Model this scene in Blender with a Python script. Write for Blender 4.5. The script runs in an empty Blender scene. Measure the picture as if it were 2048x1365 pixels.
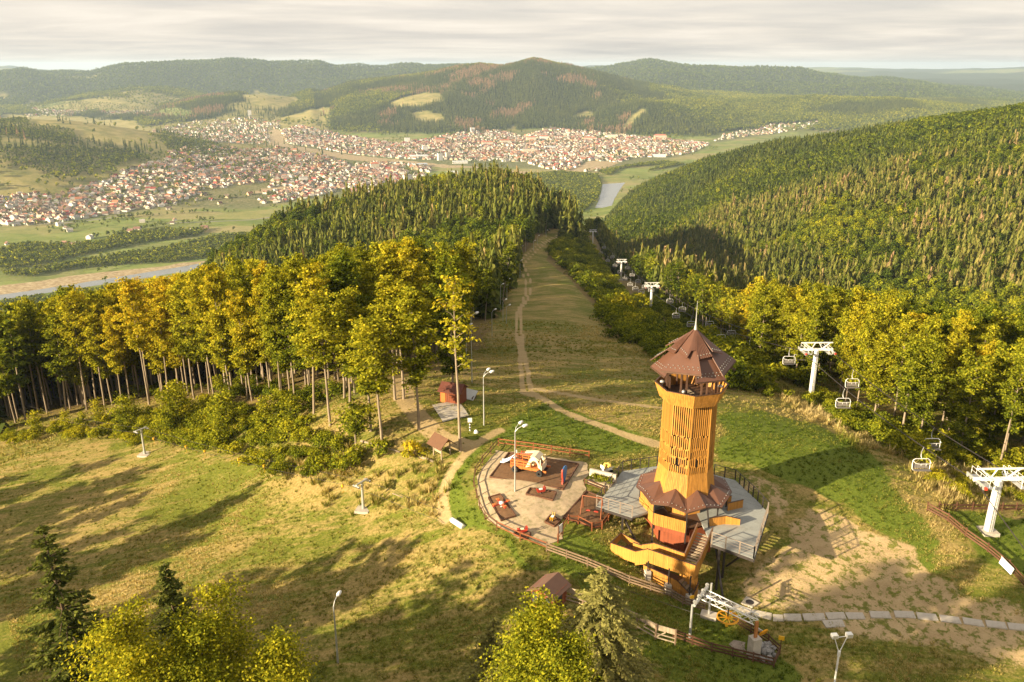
import bpy, bmesh, math, random
import numpy as np
from mathutils import Vector, Matrix
random.seed(7); RNG = np.random.default_rng(7)
S = bpy.context.scene; COL = S.collection

# ------------------------------------------------------------------ camera, world, sun, exposure
F_PX, PITCH, CAM_H = 1650.0, math.radians(18.5), 45.0
cam_d = bpy.data.cameras.new('camera'); cam = bpy.data.objects.new('camera', cam_d); COL.objects.link(cam)
cam.location = (0, 0, CAM_H); cam.rotation_euler = (math.radians(90) - PITCH, 0, 0)
cam_d.sensor_width = 36; cam_d.lens = 36 * F_PX / 2048; cam_d.clip_start = 1; cam_d.clip_end = 60000
S.camera = cam
SUN_EL, SUN_AZ = math.radians(17.0), math.radians(240.0)      # azimuth clockwise from +Y
w = bpy.data.worlds.new('World'); S.world = w; w.use_nodes = True
nt = w.node_tree; nt.nodes.clear()
def N(t, typ, **kw):
    n = t.nodes.new(typ)
    for k, v in kw.items():
        if k.startswith('i_'): n.inputs[k[2:].replace('_', ' ')].default_value = v
        else: setattr(n, k, v)
    return n
def L(t, a, b): t.links.new(a, b)
def ramp(t, fac, stops, interp='LINEAR'):
    r = t.nodes.new('ShaderNodeValToRGB'); r.color_ramp.interpolation = interp
    e = r.color_ramp.elements
    while len(e) < len(stops): e.new(0.5)
    for i, (p, c) in enumerate(stops):
        e[i].position = p; e[i].color = (c[0], c[1], c[2], 1) if not isinstance(c, (int, float)) else (c, c, c, 1)
    if fac is not None: t.links.new(fac, r.inputs[0])
    return r.outputs[0]
def mixc(t, fac, a, b, blend='MIX'):
    m = t.nodes.new('ShaderNodeMix'); m.data_type = 'RGBA'; m.blend_type = blend
    for i, v in ((0, fac), (6, a), (7, b)):
        if hasattr(v, 'node'): t.links.new(v, m.inputs[i])
        elif i == 0: m.inputs[0].default_value = v
        else: m.inputs[i].default_value = (*v[:3], 1)
    return m.outputs[2]
def math_(t, op, a, b=None, c=None):
    m = t.nodes.new('ShaderNodeMath'); m.operation = op
    for i, v in enumerate((a, b, c)):
        if v is None: continue
        if hasattr(v, 'node'): t.links.new(v, m.inputs[i])
        else: m.inputs[i].default_value = v
    return m.outputs[0]
def noise(t, vec, scale, detail=4, rough=.55, dist=0.0):
    n = N(t, 'ShaderNodeTexNoise'); n.inputs['Scale'].default_value = scale; n.inputs['Detail'].default_value = detail
    n.inputs['Roughness'].default_value = rough; n.inputs['Distortion'].default_value = dist
    if vec is not None: t.links.new(vec, n.inputs['Vector'])
    return n.outputs['Fac']
def mapping(t, vec, scale=(1,1,1), rot=(0,0,0), loc=(0,0,0)):
    m = N(t, 'ShaderNodeMapping'); m.inputs['Scale'].default_value = scale; m.inputs['Rotation'].default_value = rot; m.inputs['Location'].default_value = loc
    t.links.new(vec, m.inputs['Vector']); return m.outputs[0]

SKY_STRENGTH = 0.052
sky = N(nt, 'ShaderNodeTexSky', sky_type='NISHITA', sun_disc=False, sun_elevation=SUN_EL, sun_rotation=SUN_AZ, air_density=1.0, dust_density=2.0)
bg = N(nt, 'ShaderNodeBackground'); bg.inputs['Strength'].default_value = SKY_STRENGTH
wo = N(nt, 'ShaderNodeOutputWorld')
tc = N(nt, 'ShaderNodeTexCoord')
sep = N(nt, 'ShaderNodeSeparateXYZ'); L(nt, tc.outputs['Generated'], sep.inputs[0])
zc = math_(nt, 'ADD', math_(nt, 'MAXIMUM', sep.outputs[2], 0.0), 0.055)
cx = math_(nt, 'DIVIDE', sep.outputs[0], zc); cy = math_(nt, 'DIVIDE', sep.outputs[1], zc)
cmb = N(nt, 'ShaderNodeCombineXYZ'); L(nt, cx, cmb.inputs[0]); L(nt, cy, cmb.inputs[1])
n1 = noise(nt, mapping(nt, cmb.outputs[0], (.30, .40, 1), (0, 0, .12)), 1.0, 7, .55, .6)
n2 = noise(nt, mapping(nt, cmb.outputs[0], (.9, 1.3, 1), (0, 0, -.05), (7, 3, 0)), 1.0, 6, .6, .3)
cl = math_(nt, 'ADD', math_(nt, 'MULTIPLY', n1, .7), math_(nt, 'MULTIPLY', n2, .3))
CLOUD = ramp(nt, cl, [(.34, (4.5, 4.2, 3.95)), (.44, (5.2, 4.8, 4.35)), (.54, (6.0, 5.45, 4.75)), (.66, (6.9, 6.25, 5.4))])
cover = ramp(nt, n1, [(.25, .8), (.6, .95)])
L(nt, mixc(nt, cover, sky.outputs[0], CLOUD), bg.inputs['Color'])
L(nt, bg.outputs[0], wo.inputs[0])

sd = bpy.data.lights.new('sun', 'SUN'); sun = bpy.data.objects.new('sun', sd); COL.objects.link(sun)
sd.energy = 5.0; sd.angle = math.radians(0.5); sd.color = (1.0, .82, .545)
SUN_DIR = Vector((math.sin(SUN_AZ) * math.cos(SUN_EL), math.cos(SUN_AZ) * math.cos(SUN_EL), math.sin(SUN_EL)))
sun.rotation_euler = (-SUN_DIR).to_track_quat('-Z', 'Y').to_euler(); sun.location = (-300, -200, 200)

S.view_settings.view_transform = 'Standard'; S.view_settings.look = 'None'
S.view_settings.exposure = 1.6; S.view_settings.gamma = 1.0; S.view_settings.use_curve_mapping = False
S.render.engine = 'CYCLES'
cy_ = S.cycles
cy_.max_bounces = 5; cy_.diffuse_bounces = 2; cy_.glossy_bounces = 2; cy_.transmission_bounces = 3; cy_.transparent_max_bounces = 6; cy_.volume_bounces = 0
cy_.caustics_reflective = False; cy_.caustics_refractive = False; cy_.use_denoising = True
cy_.sample_clamp_indirect = 4.0

# ------------------------------------------------------------------ object helpers
def tag(o, label=None, cat=None, group=None, kind=None):
    if label: o['label'] = label
    if cat: o['category'] = cat
    if group: o['group'] = group
    if kind: o['kind'] = kind
    return o
def link(o, parent=None):
    COL.objects.link(o)
    if parent is not None: o.parent = parent
    return o
def thing(name, label, cat, loc=(0, 0, 0), rz=0.0, group=None):
    o = bpy.data.objects.new(name, None); o.empty_display_size = .3
    o.location = loc; o.rotation_euler = (0, 0, rz)
    return tag(link(o), label, cat, group)
def mesh_np(name, verts, faces, mats=(), smooth=False, fmat=None):
    """faces: (n,3|4) array or list of lists"""
    me = bpy.data.meshes.new(name)
    if isinstance(faces, np.ndarray):
        n, k = faces.shape
        me.vertices.add(len(verts)); me.vertices.foreach_set('co', np.asarray(verts, np.float32).ravel())
        me.loops.add(n * k); me.loops.foreach_set('vertex_index', faces.astype(np.int32).ravel())
        me.polygons.add(n); me.polygons.foreach_set('loop_start', np.arange(0, n * k, k, dtype=np.int32))
        if smooth: me.polygons.foreach_set('use_smooth', np.ones(n, bool))
        if fmat is not None: me.polygons.foreach_set('material_index', np.asarray(fmat, np.int32))
        me.update(calc_edges=True)
    else:
        me.from_pydata([tuple(v) for v in verts], [], faces)
        if smooth: me.polygons.foreach_set('use_smooth', np.ones(len(me.polygons), bool))
        if fmat is not None: me.polygons.foreach_set('material_index', np.asarray(fmat, np.int32))
        me.update()
    for m in mats: me.materials.append(m)
    return me
def obj(name, me, parent=None, loc=None, rot=None):
    o = bpy.data.objects.new(name, me); link(o, parent)
    if loc is not None: o.location = loc
    if rot is not None: o.rotation_euler = rot
    return o
class MB:
    """collects boxes, beams, tubes, prisms into one mesh"""
    def __init__(s): s.v = []; s.f = []
    def add(s, vs, fs):
        b = len(s.v); s.v += [tuple(v) for v in vs]; s.f += [[b + i for i in f] for f in fs]; return s
    def box(s, c, d, rz=0.0, M=None):
        x, y, z = d[0] / 2, d[1] / 2, d[2] / 2
        p = [Vector((sx * x, sy * y, sz * z)) for sz in (-1, 1) for sx, sy in ((-1, -1), (1, -1), (1, 1), (-1, 1))]
        R = M if M is not None else Matrix.Rotation(rz, 3, 'Z')
        return s.add([R @ q + Vector(c) for q in p], [[3, 2, 1, 0], [4, 5, 6, 7], [0, 1, 5, 4], [1, 2, 6, 5], [2, 3, 7, 6], [3, 0, 4, 7]])
    def beam(s, a, b, w, h=None, up=(0, 0, 1)):
        a, b = Vector(a), Vector(b); h = h or w; d = b - a; ln = d.length
        if ln < 1e-6: return s
        d.normalize(); u = Vector(up)
        if abs(d.dot(u)) > .98: u = Vector((0, 1, 0))
        r = d.cross(u).normalized(); u = r.cross(d).normalized()
        vs = [p + r * (sx * w / 2) + u * (sz * h / 2) for p in (a, b) for sx, sz in ((-1, -1), (1, -1), (1, 1), (-1, 1))]
        return s.add(vs, [[3, 2, 1, 0], [4, 5, 6, 7], [0, 1, 5, 4], [1, 2, 6, 5], [2, 3, 7, 6], [3, 0, 4, 7]])
    def tube(s, pts, r, n=6, caps=True):
        pts = [Vector(p) for p in pts]; rs = r if isinstance(r, (list, tuple)) else [r] * len(pts)
        ring = []; prev = None
        for i, p in enumerate(pts):
            d = (pts[min(i + 1, len(pts) - 1)] - pts[max(i - 1, 0)]).normalized()
            u = Vector((0, 0, 1)) if abs(d.z) < .95 else Vector((1, 0, 0))
            if prev is not None: u = prev
            a = d.cross(u).normalized(); u = a.cross(d).normalized(); prev = u
            ring.append([p + (a * math.cos(2 * math.pi * k / n) + u * math.sin(2 * math.pi * k / n)) * rs[i] for k in range(n)])
        vs = [v for R in ring for v in R]; fs = []
        for i in range(len(pts) - 1):
            for k in range(n):
                k2 = (k + 1) % n; fs.append([i * n + k, (i + 1) * n + k, (i + 1) * n + k2, i * n + k2])
        if caps: fs.append(list(range(n))); fs.append([(len(pts) - 1) * n + k for k in reversed(range(n))])
        return s.add(vs, fs)
    def prism(s, poly, z0, z1):
        """poly ccw list of (x,y) -> vertical prism"""
        n = len(poly)
        g = lambda z, i: z[i] if isinstance(z, (list, tuple)) else z
        vs = [(p[0], p[1], g(z0, i)) for i, p in enumerate(poly)] + [(p[0], p[1], g(z1, i)) for i, p in enumerate(poly)]
        fs = [list(reversed(range(n))), [n + i for i in range(n)]] + [[i, (i + 1) % n, n + (i + 1) % n, n + i] for i in range(n)]
        return s.add(vs, fs)
    def lathe(s, prof, n=16, c=(0, 0, 0), axis='z'):
        vs = []; fs = []
        for r, z in prof:
            for k in range(n):
                a = 2 * math.pi * k / n
                p = (r * math.cos(a), r * math.sin(a), z)
                if axis == 'x': p = (z, r * math.cos(a), r * math.sin(a))
                if axis == 'y': p = (r * math.sin(a), z, r * math.cos(a))
                vs.append((p[0] + c[0], p[1] + c[1], p[2] + c[2]))
        for i in range(len(prof) - 1):
            for k in range(n):
                k2 = (k + 1) % n; fs.append([i * n + k, i * n + k2, (i + 1) * n + k2, (i + 1) * n + k])
        return s.add(vs, fs)
    def panel(s, pts, t):
        """flat polygon of 3-D points given thickness t along its normal (downwards)"""
        P = [Vector(p) for p in pts]; nrm = Vector((0, 0, 0))
        for i in range(len(P)):
            a, b = P[i], P[(i + 1) % len(P)]; nrm += a.cross(b)
        nrm.normalize(); n = len(P)
        return s.add(P + [p - nrm * t for p in P], [list(range(n)), [n + i for i in reversed(range(n))]] + [[(i + 1) % n, i, n + i, n + (i + 1) % n] for i in range(n)])
    def build(s, name, mat, parent=None, smooth=False, loc=None, rot=None):
        me = mesh_np(name, s.v, s.f, mat if isinstance(mat, (list, tuple)) else (mat,), smooth)
        return obj(name, me, parent, loc, rot)
def children_of(o): return list(o.children)
def dup(o, parent=None, loc=None, rot=None, scale=None, label=None, group=None):
    c = o.copy(); COL.objects.link(c); c.parent = parent
    if loc is not None: c.location = loc
    if rot is not None: c.rotation_euler = rot
    if scale is not None: c.scale = scale
    if label: c['label'] = label
    if group: c['group'] = group
    for ch in children_of(o): dup(ch, c)
    return c

# ------------------------------------------------------------------ material helpers
def new_mat(name):
    m = bpy.data.materials.new(name); m.use_nodes = True; t = m.node_tree
    b = t.nodes['Principled BSDF']; b.inputs['Specular IOR Level'].default_value = .25
    return m, t, b
def attr(t, name, typ='GEOMETRY', out='Color'):
    a = N(t, 'ShaderNodeAttribute', attribute_name=name, attribute_type=typ); return a.outputs[out]
def simple_mat(name, col, rough=.6, metal=0.0, var=.18, scale=6.0, spec=.3, bump=0.0, stretch=(1, 1, 1), dirt=None):
    m, t, b = new_mat(name); b.inputs['Roughness'].default_value = rough; b.inputs['Metallic'].default_value = metal
    b.inputs['Specular IOR Level'].default_value = spec
    tcn = N(t, 'ShaderNodeTexCoord'); v = mapping(t, tcn.outputs['Object'], stretch)
    f = noise(t, v, scale, 5, .6); f2 = noise(t, v, scale * 7, 3, .6)
    fm = math_(t, 'ADD', math_(t, 'MULTIPLY', f, .65), math_(t, 'MULTIPLY', f2, .35))
    lo = [c * (1 - var * 1.6) for c in col]; hi = [min(1, c * (1 + var * 1.4)) for c in col]
    c = ramp(t, fm, [(.3, lo), (.5, col), (.7, hi)])
    if dirt: c = mixc(t, ramp(t, noise(t, tcn.outputs['Object'], scale * .6, 6, .7), [(.5, 0), (.68, .8)]), c, dirt)
    L(t, c, b.inputs['Base Color'])
    if bump:
        bn = N(t, 'ShaderNodeBump'); bn.inputs['Strength'].default_value = bump; bn.inputs['Distance'].default_value = .03
        L(t, fm, bn.inputs['Height']); L(t, bn.outputs[0], b.inputs['Normal'])
    return m
# ------------------------------------------------------------------ terrain
def ray(px, py):
    a = (px - 1024) / F_PX; b = (682.5 - py) / F_PX
    return a, math.cos(PITCH) + b * math.sin(PITCH), -math.sin(PITCH) + b * math.cos(PITCH)
def at_z(px, py, z):
    x, y, k = ray(px, py); t = (z - CAM_H) / k
    return x * t, y * t
def at_d(px, py, d):
    """point at horizontal distance d along the view ray -> x, y, z"""
    x, y, k = ray(px, py); t = d / math.hypot(x, y)
    return x * t, y * t, CAM_H + k * t
VALLEY = -305.0
near_px = [  # pixel of the photograph and its height: the hilltop
 (1030,985,0),(960,950,0),(1170,920,.2),(990,1060,-.6),(1150,1060,-1.0),(1100,1090,-1.3),(1000,890,.3),(1100,850,0),
 (1300,1170,-4.5),(1370,1195,-5),(1098,1200,-3.2),(1180,1140,-2.4),(1250,1090,-2.2),(1420,930,-.4),(1560,1000,-1.6),(1500,1080,-3.4),(1600,1080,-3),
 (1700,1050,-2.6),(1600,1200,-4.5),(1800,1220,-5),(2048,1260,-6),(1500,1300,-5),(1670,1365,-5.6),(1350,1300,-4.4),(1200,1280,-3.8),(1980,1055,-2.9),
 (1629,805,-9.3),(1750,920,-1.5),(1650,870,-1.5),(1500,840,-1.3),(1400,820,-1.5),(1050,790,-1.6),(1000,850,0),(1250,800,-1.8),(1050,700,-9),(1150,690,-9.5),(1250,690,-10),
 (1050,620,-24),(1150,620,-25),(920,900,0),(880,895,-.1),(907,800,.3),(760,890,-.6),(640,840,-2),(800,780,0),(700,760,-4),(850,950,-1.6),(890,1030,-2.4),(727,1020,-6),
 (290,910,-14),(225,820,-17),(0,800,-24),(0,950,-18),(300,1050,-12),(500,950,-9.5),(600,1150,-7.5),(670,1325,-5.8),(900,1200,-4.4),(300,1365,-8.5),(0,1200,-14),(0,1365,-12),
 (450,840,-10),(1720,830,-8.5),(2048,950,-6.5),(1900,950,-4.5),(1850,830,-10),(2048,820,-14),(1500,745,-9.5),(1380,720,-9.5)]
near_xy = [at_z(a, b, c) + (c,) for a, b, c in near_px] + [
 (0,20,-4.5),(0,0,-4.5),(-40,0,-8),(40,0,-7),(0,-60,-7),(100,60,-9),(100,0,-9),(-100,40,-20),(-120,120,-24),(120,140,-18),(-60,160,-17),(-20,160,-11),(100,200,-26),(-120,220,-36),(-40,230,-31),(30,230,-28),(70,230,-32)]
NX = np.array(near_xy)
def tps_fit(P, lam=8.0):
    X = P[:, :2] / 50.0; n = len(X)
    d = np.linalg.norm(X[:, None] - X[None], axis=2); K = np.where(d > 0, d * d * np.log(d + 1e-12), 0) + np.eye(n) * lam * .002
    A = np.zeros((n + 3, n + 3)); A[:n, :n] = K; A[:n, n] = 1; A[:n, n + 1:] = X; A[n, :n] = 1; A[n + 1:, :n] = X.T
    return np.linalg.solve(A, np.concatenate([P[:, 2], np.zeros(3)]))
TW = tps_fit(NX)
def h_near(x, y):
    q = np.stack([np.ravel(x), np.ravel(y)], 1) / 50.0; out = np.zeros(len(q)); c = NX[:, :2] / 50.0
    for s in range(0, len(q), 20000):
        d = np.linalg.norm(q[s:s + 20000, None] - c[None], axis=2); K = np.where(d > 0, d * d * np.log(d + 1e-12), 0)
        out[s:s + 20000] = K @ TW[:len(c)] + TW[len(c)] + q[s:s + 20000] @ TW[len(c) + 1:]
    return out.reshape(np.shape(x))
def sil(pts, D, tree=14.0):
    """skyline in pixels at distance D -> list of (azimuth deg, D, z)"""
    out = []
    for px, py in pts:
        x, y, z = at_d(px, py, D); out.append((math.degrees(math.atan2(x, y)), D, z - tree))
    return out
# breaklines running left to right: (azimuth, distance, height)
BL = [
 [(-50,200,-34),(-32,200,-29),(-20,200,-26),(-10,200,-21),(-3,200,-17),(0,200,-17),(5,200,-17.5),(10,200,-19),(14,200,-20),(20,200,-21),(32,200,-26),(50,200,-30)],
 [(-50,450,-170),(-32,450,-165),(-26,430,-130),(-20,410,-92),(-10,400,-66),(0,405,-48),(4,405,-49),(7.5,410,-58),(10.2,420,-64),(12.5,430,-70),(15.5,430,-80),(18,460,-95),(22,430,-100),(32,345,-84),(50,300,-70)],
 [(-50,800,-265),(-32,800,-260),(-25,610,-155),(-20,590,-92),(-15,660,-78),(-8,720,-66),(-1,760,-60),(1.5,700,-62),(2.6,650,-67),(4,640,-70),(6,700,-97),(8,800,-160),(11,850,-160),(14,760,-128),(22,740,-92),(32,650,-76),(50,600,-50)],
 [(-50,1120,-305),(-22,1120,-304),(-10,1300,-303),(0,1250,-270),(3,1150,-225),(6,1300,-250),(7.4,1750,-245),(8.5,1780,-215),(10,1780,-190),(13,1700,-142),(17,1520,-98),(22,1350,-62),(27,1290,-34),(32,1250,-14),(50,1200,5)],
 [(-50,1700,-305),(0,2000,-305),(8,2250,-305),(12,2500,-305),(20,2600,-305),(50,2600,-290)],
 [(-50,4300,-303),(0,4300,-300),(12,4400,-300),(20,4600,-300),(50,4600,-290)],
 [(-50,6300,-270),(-30,6300,-285),(-18,6300,-280),(-13.2,6200,-150)] + sil([(640,190),(700,170),(760,160),(820,150),(870,141),(915,131),(960,126),(1010,128),(1040,121),(1065,117),(1090,122),(1120,130),(1160,136),(1200,142),(1300,170),(1380,192)], 6200) + sil([(1500,200),(1620,190),(1800,195),(1950,215),(2100,235)], 6000),
 [(-50,7600,-240),(-15,7600,-230),(-8,7600,-160),(2,7600,-120),(10,7300,-150),(20,7300,-220),(50,7300,-240)],
 sil([(-200,150),(0,142),(45,136),(90,146),(180,147),(215,138),(250,130),(300,129),(360,126),(420,128),(455,124),(500,122),(550,123),(600,124),(640,126),(665,134),(690,137),(715,135),(740,138),(765,137),(800,131),(830,128),(870,126),(920,128),(1000,133),(1120,140),(1180,141),(1210,138),(1250,130),(1300,122),(1340,130),(1380,135),(1440,137),(1520,139),(1600,140),(1630,147),(1680,152),(1760,160),(1850,172),(1950,185),(2060,195),(2250,205)], 9300, 10.),
 [(-50,12500,-250),(0,12500,-230),(10,12500,-230),(18,12500,-190),(50,12500,-190)],
 sil([(-200,142),(0,134),(20,133),(60,140),(120,144),(160,145),(400,150),(900,150),(1100,145),(1180,132),(1300,134),(1450,133),(1550,135),(1700,137),(1800,139),(1900,138),(2048,137),(2250,136)], 20000, 0.),
 [(-50,33000,-300),(50,33000,-300)],
]
def bumps(x, y):
    """hills that stand in the valley: (pixel, distance, height, long half-axis, short half-axis, turn)"""
    h = np.zeros_like(x)
    for px, py, D, hh, a, b, th in HILLS:
        cx0, cy0, _ = at_d(px, py, D); c, s = math.cos(th), math.sin(th)
        u = ((x - cx0) * c + (y - cy0) * s) / a; v = (-(x - cx0) * s + (y - cy0) * c) / b
        h = np.maximum(h, hh * np.exp(-(u * u + v * v)))
    return h
HILLS = [(60,205,3700,150,650,520,-.12),(-160,215,3300,165,760,520,-.1),(190,240,3700,95,480,380,-.3),(500,185,5900,150,650,700,.5),(300,190,7200,170,800,900,.2),(-60,260,2900,120,420,330,0),
 (690,222,5400,115,420,300,.2),(900,215,5200,170,700,520,0),(1060,205,5300,170,600,420,0),(1280,235,5000,130,420,520,.4),(1370,225,5400,150,500,500,.2),(1560,200,5700,110,900,500,.1)]
def fbm(x, y, seed, octs=5):
    """cheap value noise, vectorised, about -1..1"""
    out = np.zeros_like(x, dtype=float); amp = 1.0; tot = 0
    for o in range(octs):
        xx = x * 2 ** o + seed * 17.3 + o * 5.1; yy = y * 2 ** o - seed * 9.7 + o * 3.3
        xi = np.floor(xx); yi = np.floor(yy); fx = xx - xi; fy = yy - yi
        fx = fx * fx * (3 - 2 * fx); fy = fy * fy * (3 - 2 * fy)
        def hsh(a, b):
            v = np.sin(a * 127.1 + b * 311.7 + seed * 74.7) * 43758.5453; return v - np.floor(v)
        v = (hsh(xi, yi) * (1 - fx) + hsh(xi + 1, yi) * fx) * (1 - fy) + (hsh(xi, yi + 1) * (1 - fx) + hsh(xi + 1, yi + 1) * fx) * fy
        out += (v * 2 - 1) * amp; tot += amp; amp *= .5
    return out / tot
def smooth(a, b, x):
    t = np.clip((x - a) / (b - a), 0, 1); return t * t * (3 - 2 * t)
def h_far(x, y):
    az = np.degrees(np.arctan2(x, y)); r = np.hypot(x, y)
    az = np.clip(np.where(y < 0, np.sign(x) * 50, az), -50, 50)
    D = np.stack([np.interp(az, [p[0] for p in b], [p[1] for p in b]) for b in BL]); Z = np.stack([np.interp(az, [p[0] for p in b], [p[2] for p in b]) for b in BL])
    z = np.where(r <= D[0], Z[0], Z[-1])
    nb = len(BL)
    slope = np.zeros_like(Z); dl = np.diff(np.log(D), axis=0); dz = np.diff(Z, axis=0) / dl
    for i in range(1, nb - 1):
        same = dz[i - 1] * dz[i] > 0
        slope[i] = np.where(same, 2 * dz[i - 1] * dz[i] / (dz[i - 1] + dz[i] + 1e-9), 0)
    slope[0] = dz[0]
    for i in range(nb - 1):
        t = (np.log(np.maximum(r, 1)) - np.log(D[i])) / dl[i]; ok = (t >= 0) & (t < 1); t = np.clip(t, 0, 1)
        hh = (2 * t**3 - 3 * t**2 + 1) * Z[i] + (t**3 - 2 * t**2 + t) * dl[i] * slope[i] + (-2 * t**3 + 3 * t**2) * Z[i + 1] + (t**3 - t**2) * dl[i] * slope[i + 1]
        z = np.where(ok, hh, z)
    far = smooth(2200, 2600, r)
    z = np.maximum(z, VALLEY + bumps(x, y) * far)
    relief = np.clip((z - VALLEY - 12) / 120, 0, 1) * smooth(300, 1200, r)
    z = z + relief * (fbm(x / 800, y / 800, 3, 5) * 62 * smooth(2500, 5000, r) + fbm(x / 260, y / 260, 5, 4) * 9) * (1 - smooth(15000, 20000, r) * .3)
    return np.maximum(z, VALLEY)
def height(x, y):
    x = np.asarray(x, float); y = np.asarray(y, float); sh = x.shape
    x = np.atleast_1d(x).ravel(); y = np.atleast_1d(y).ravel(); r = np.hypot(x, y); z = np.zeros_like(x)
    s = smooth(150, 260, r); a = s < 1; b = s > 0
    zn = np.zeros_like(x); zf = np.zeros_like(x)
    if a.any(): zn[a] = h_near(x[a], y[a]) + fbm(x[a] / 7, y[a] / 7, 11, 3) * .22 + fbm(x[a] / 1.6, y[a] / 1.6, 12, 2) * .05
    if b.any(): zf[b] = h_far(x[b], y[b])
    return (zn * (1 - s) + zf * s).reshape(sh)
def hz(x, y): return float(height(np.array([x]), np.array([y]))[0])
def ground_at(px, py, dmin=30.0, dmax=30000.0):
    """where the view ray through a pixel of the photograph meets the terrain -> Vector"""
    d = np.geomspace(dmin, dmax, 900); x, y, k = ray(px, py); q = math.hypot(x, y)
    zz = CAM_H + d * k / q; g = height(d * x / q, d * y / q); hit = np.nonzero(zz < g)[0]
    if len(hit) == 0: return Vector((*at_z(px, py, VALLEY), VALLEY))
    i = max(hit[0], 1); lo, hi = d[i - 1], d[i]
    for _ in range(3):
        dd = np.linspace(lo, hi, 12); hh = np.nonzero(CAM_H + dd * k / q < height(dd * x / q, dd * y / q))[0]
        j = max(hh[0] if len(hh) else 11, 1); lo, hi = dd[j - 1], dd[j]
    dd = (lo + hi) / 2; xx, yy = dd * x / q, dd * y / q
    return Vector((xx, yy, hz(xx, yy)))
def gpts(pix, **kw): return [ground_at(*p, **kw) for p in pix]
def poly_px(pix): return np.array([tuple(ground_at(*p))[:2] for p in pix])
def inside_sd(x, y, poly, soft):
    """1 inside the polygon, fading to 0 over 'soft' metres outside"""
    x = np.asarray(x); y = np.asarray(y); ins = np.zeros(x.shape, bool); dm = np.full(x.shape, 1e12); n = len(poly)
    for i in range(n):
        (x1, y1), (x2, y2) = poly[i], poly[(i + 1) % n]
        c = ((y1 > y) != (y2 > y)) & (x < (x2 - x1) * (y - y1) / (y2 - y1 + 1e-12) + x1); ins ^= c
        t = np.clip(((x - x1) * (x2 - x1) + (y - y1) * (y2 - y1)) / ((x2 - x1)**2 + (y2 - y1)**2 + 1e-12), 0, 1)
        dm = np.minimum(dm, (x - x1 - t * (x2 - x1))**2 + (y - y1 - t * (y2 - y1))**2)
    dm = np.sqrt(dm); sd_ = np.where(ins, -dm, dm)
    return 1 - smooth(-soft / 2, soft / 2, sd_)
def near_line(x, y, pts, wid, soft):
    dm = np.full(np.shape(x), 1e12)
    for i in range(len(pts) - 1):
        (x1, y1), (x2, y2) = pts[i][:2], pts[i + 1][:2]
        t = np.clip(((x - x1) * (x2 - x1) + (y - y1) * (y2 - y1)) / ((x2 - x1)**2 + (y2 - y1)**2 + 1e-12), 0, 1)
        dm = np.minimum(dm, (x - x1 - t * (x2 - x1))**2 + (y - y1 - t * (y2 - y1))**2)
    return 1 - smooth(wid / 2, wid / 2 + soft, np.sqrt(dm))
def resample(pts, step):
    P = np.array([tuple(p)[:2] for p in pts]); d = np.concatenate([[0], np.cumsum(np.linalg.norm(np.diff(P, axis=0), axis=1))])
    s = np.linspace(0, d[-1], max(2, int(d[-1] / step) + 1))
    # Catmull-like smoothing by interpolating on a smoothed parameter
    x = np.interp(s, d, P[:, 0]); y = np.interp(s, d, P[:, 1])
    k = max(1, int(len(s) / (len(P) * 3)))
    if k > 1 and len(s) > 6 * k:
        ker = np.ones(2 * k + 1) / (2 * k + 1)
        for a in (x, y):
            b = np.concatenate([np.full(k, a[0]), a, np.full(k, a[-1])]); c = np.convolve(b, ker, 'valid'); c[0] = a[0]; c[-1] = a[-1]; a[:] = c
    return np.stack([x, y], 1)

# ---- masks in world space
P_SLOPE = poly_px([(1000,880),(985,800),(990,720),(1000,640),(1015,590),(1040,540),(1035,520),(1100,462),(1145,455),(1100,500),(1092,520),(1140,560),(1195,620),(1215,670),(1300,715),(1330,740),(1330,800),(1300,880)])
P_SAND1 = poly_px([(1540,1120),(1580,1060),(1650,1015),(1740,1060),(1830,1100),(1880,1160),(1960,1205),(2080,1240),(2080,1330),(1830,1300),(1650,1255),(1570,1225),(1500,1200),(1520,1160)])
P_SAND2 = poly_px([(1440,1000),(1480,960),(1560,975),(1600,1015),(1560,1050),(1540,1000)])
P_LUSH = [poly_px(p) for p in ([(960,890),(985,885),(950,930),(945,990),(985,1065),(1060,1110),(1170,1160),(1160,1180),(1020,1110),(940,1050),(895,1010),(890,960)],
   [(1440,830),(1530,825),(1640,850),(1740,905),(1790,960),(1850,1050),(1900,1160),(1840,1130),(1700,1010),(1560,960),(1440,930)],
   [(1130,1060),(1240,1080),(1290,1180),(1440,1230),(1600,1345),(1400,1380),(1180,1290),(1160,1180),(1090,1130)],
   [(1900,1030),(2060,1040),(2060,1180),(1990,1130)],
   [(940,870),(1010,860),(1100,800),(1280,860),(1310,910),(1180,905),(1060,890)])]
P_TALL = [poly_px(p) for p in ([(1440,745),(1530,790),(1640,850),(1730,910),(1760,900),(1660,830),(1560,770)],[(1780,900),(2060,900),(2060,1010),(1890,1015),(1820,960)],[(560,930),(720,900),(880,920),(900,960),(870,1030),(800,1010),(640,1010)])]
P_FOREST = [poly_px(p) for p in ([(-300,760),(-300,850),(0,830),(225,810),(420,790),(560,840),(640,790),(790,760),(880,740),(960,700),(985,640),(1000,560)],)]
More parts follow.
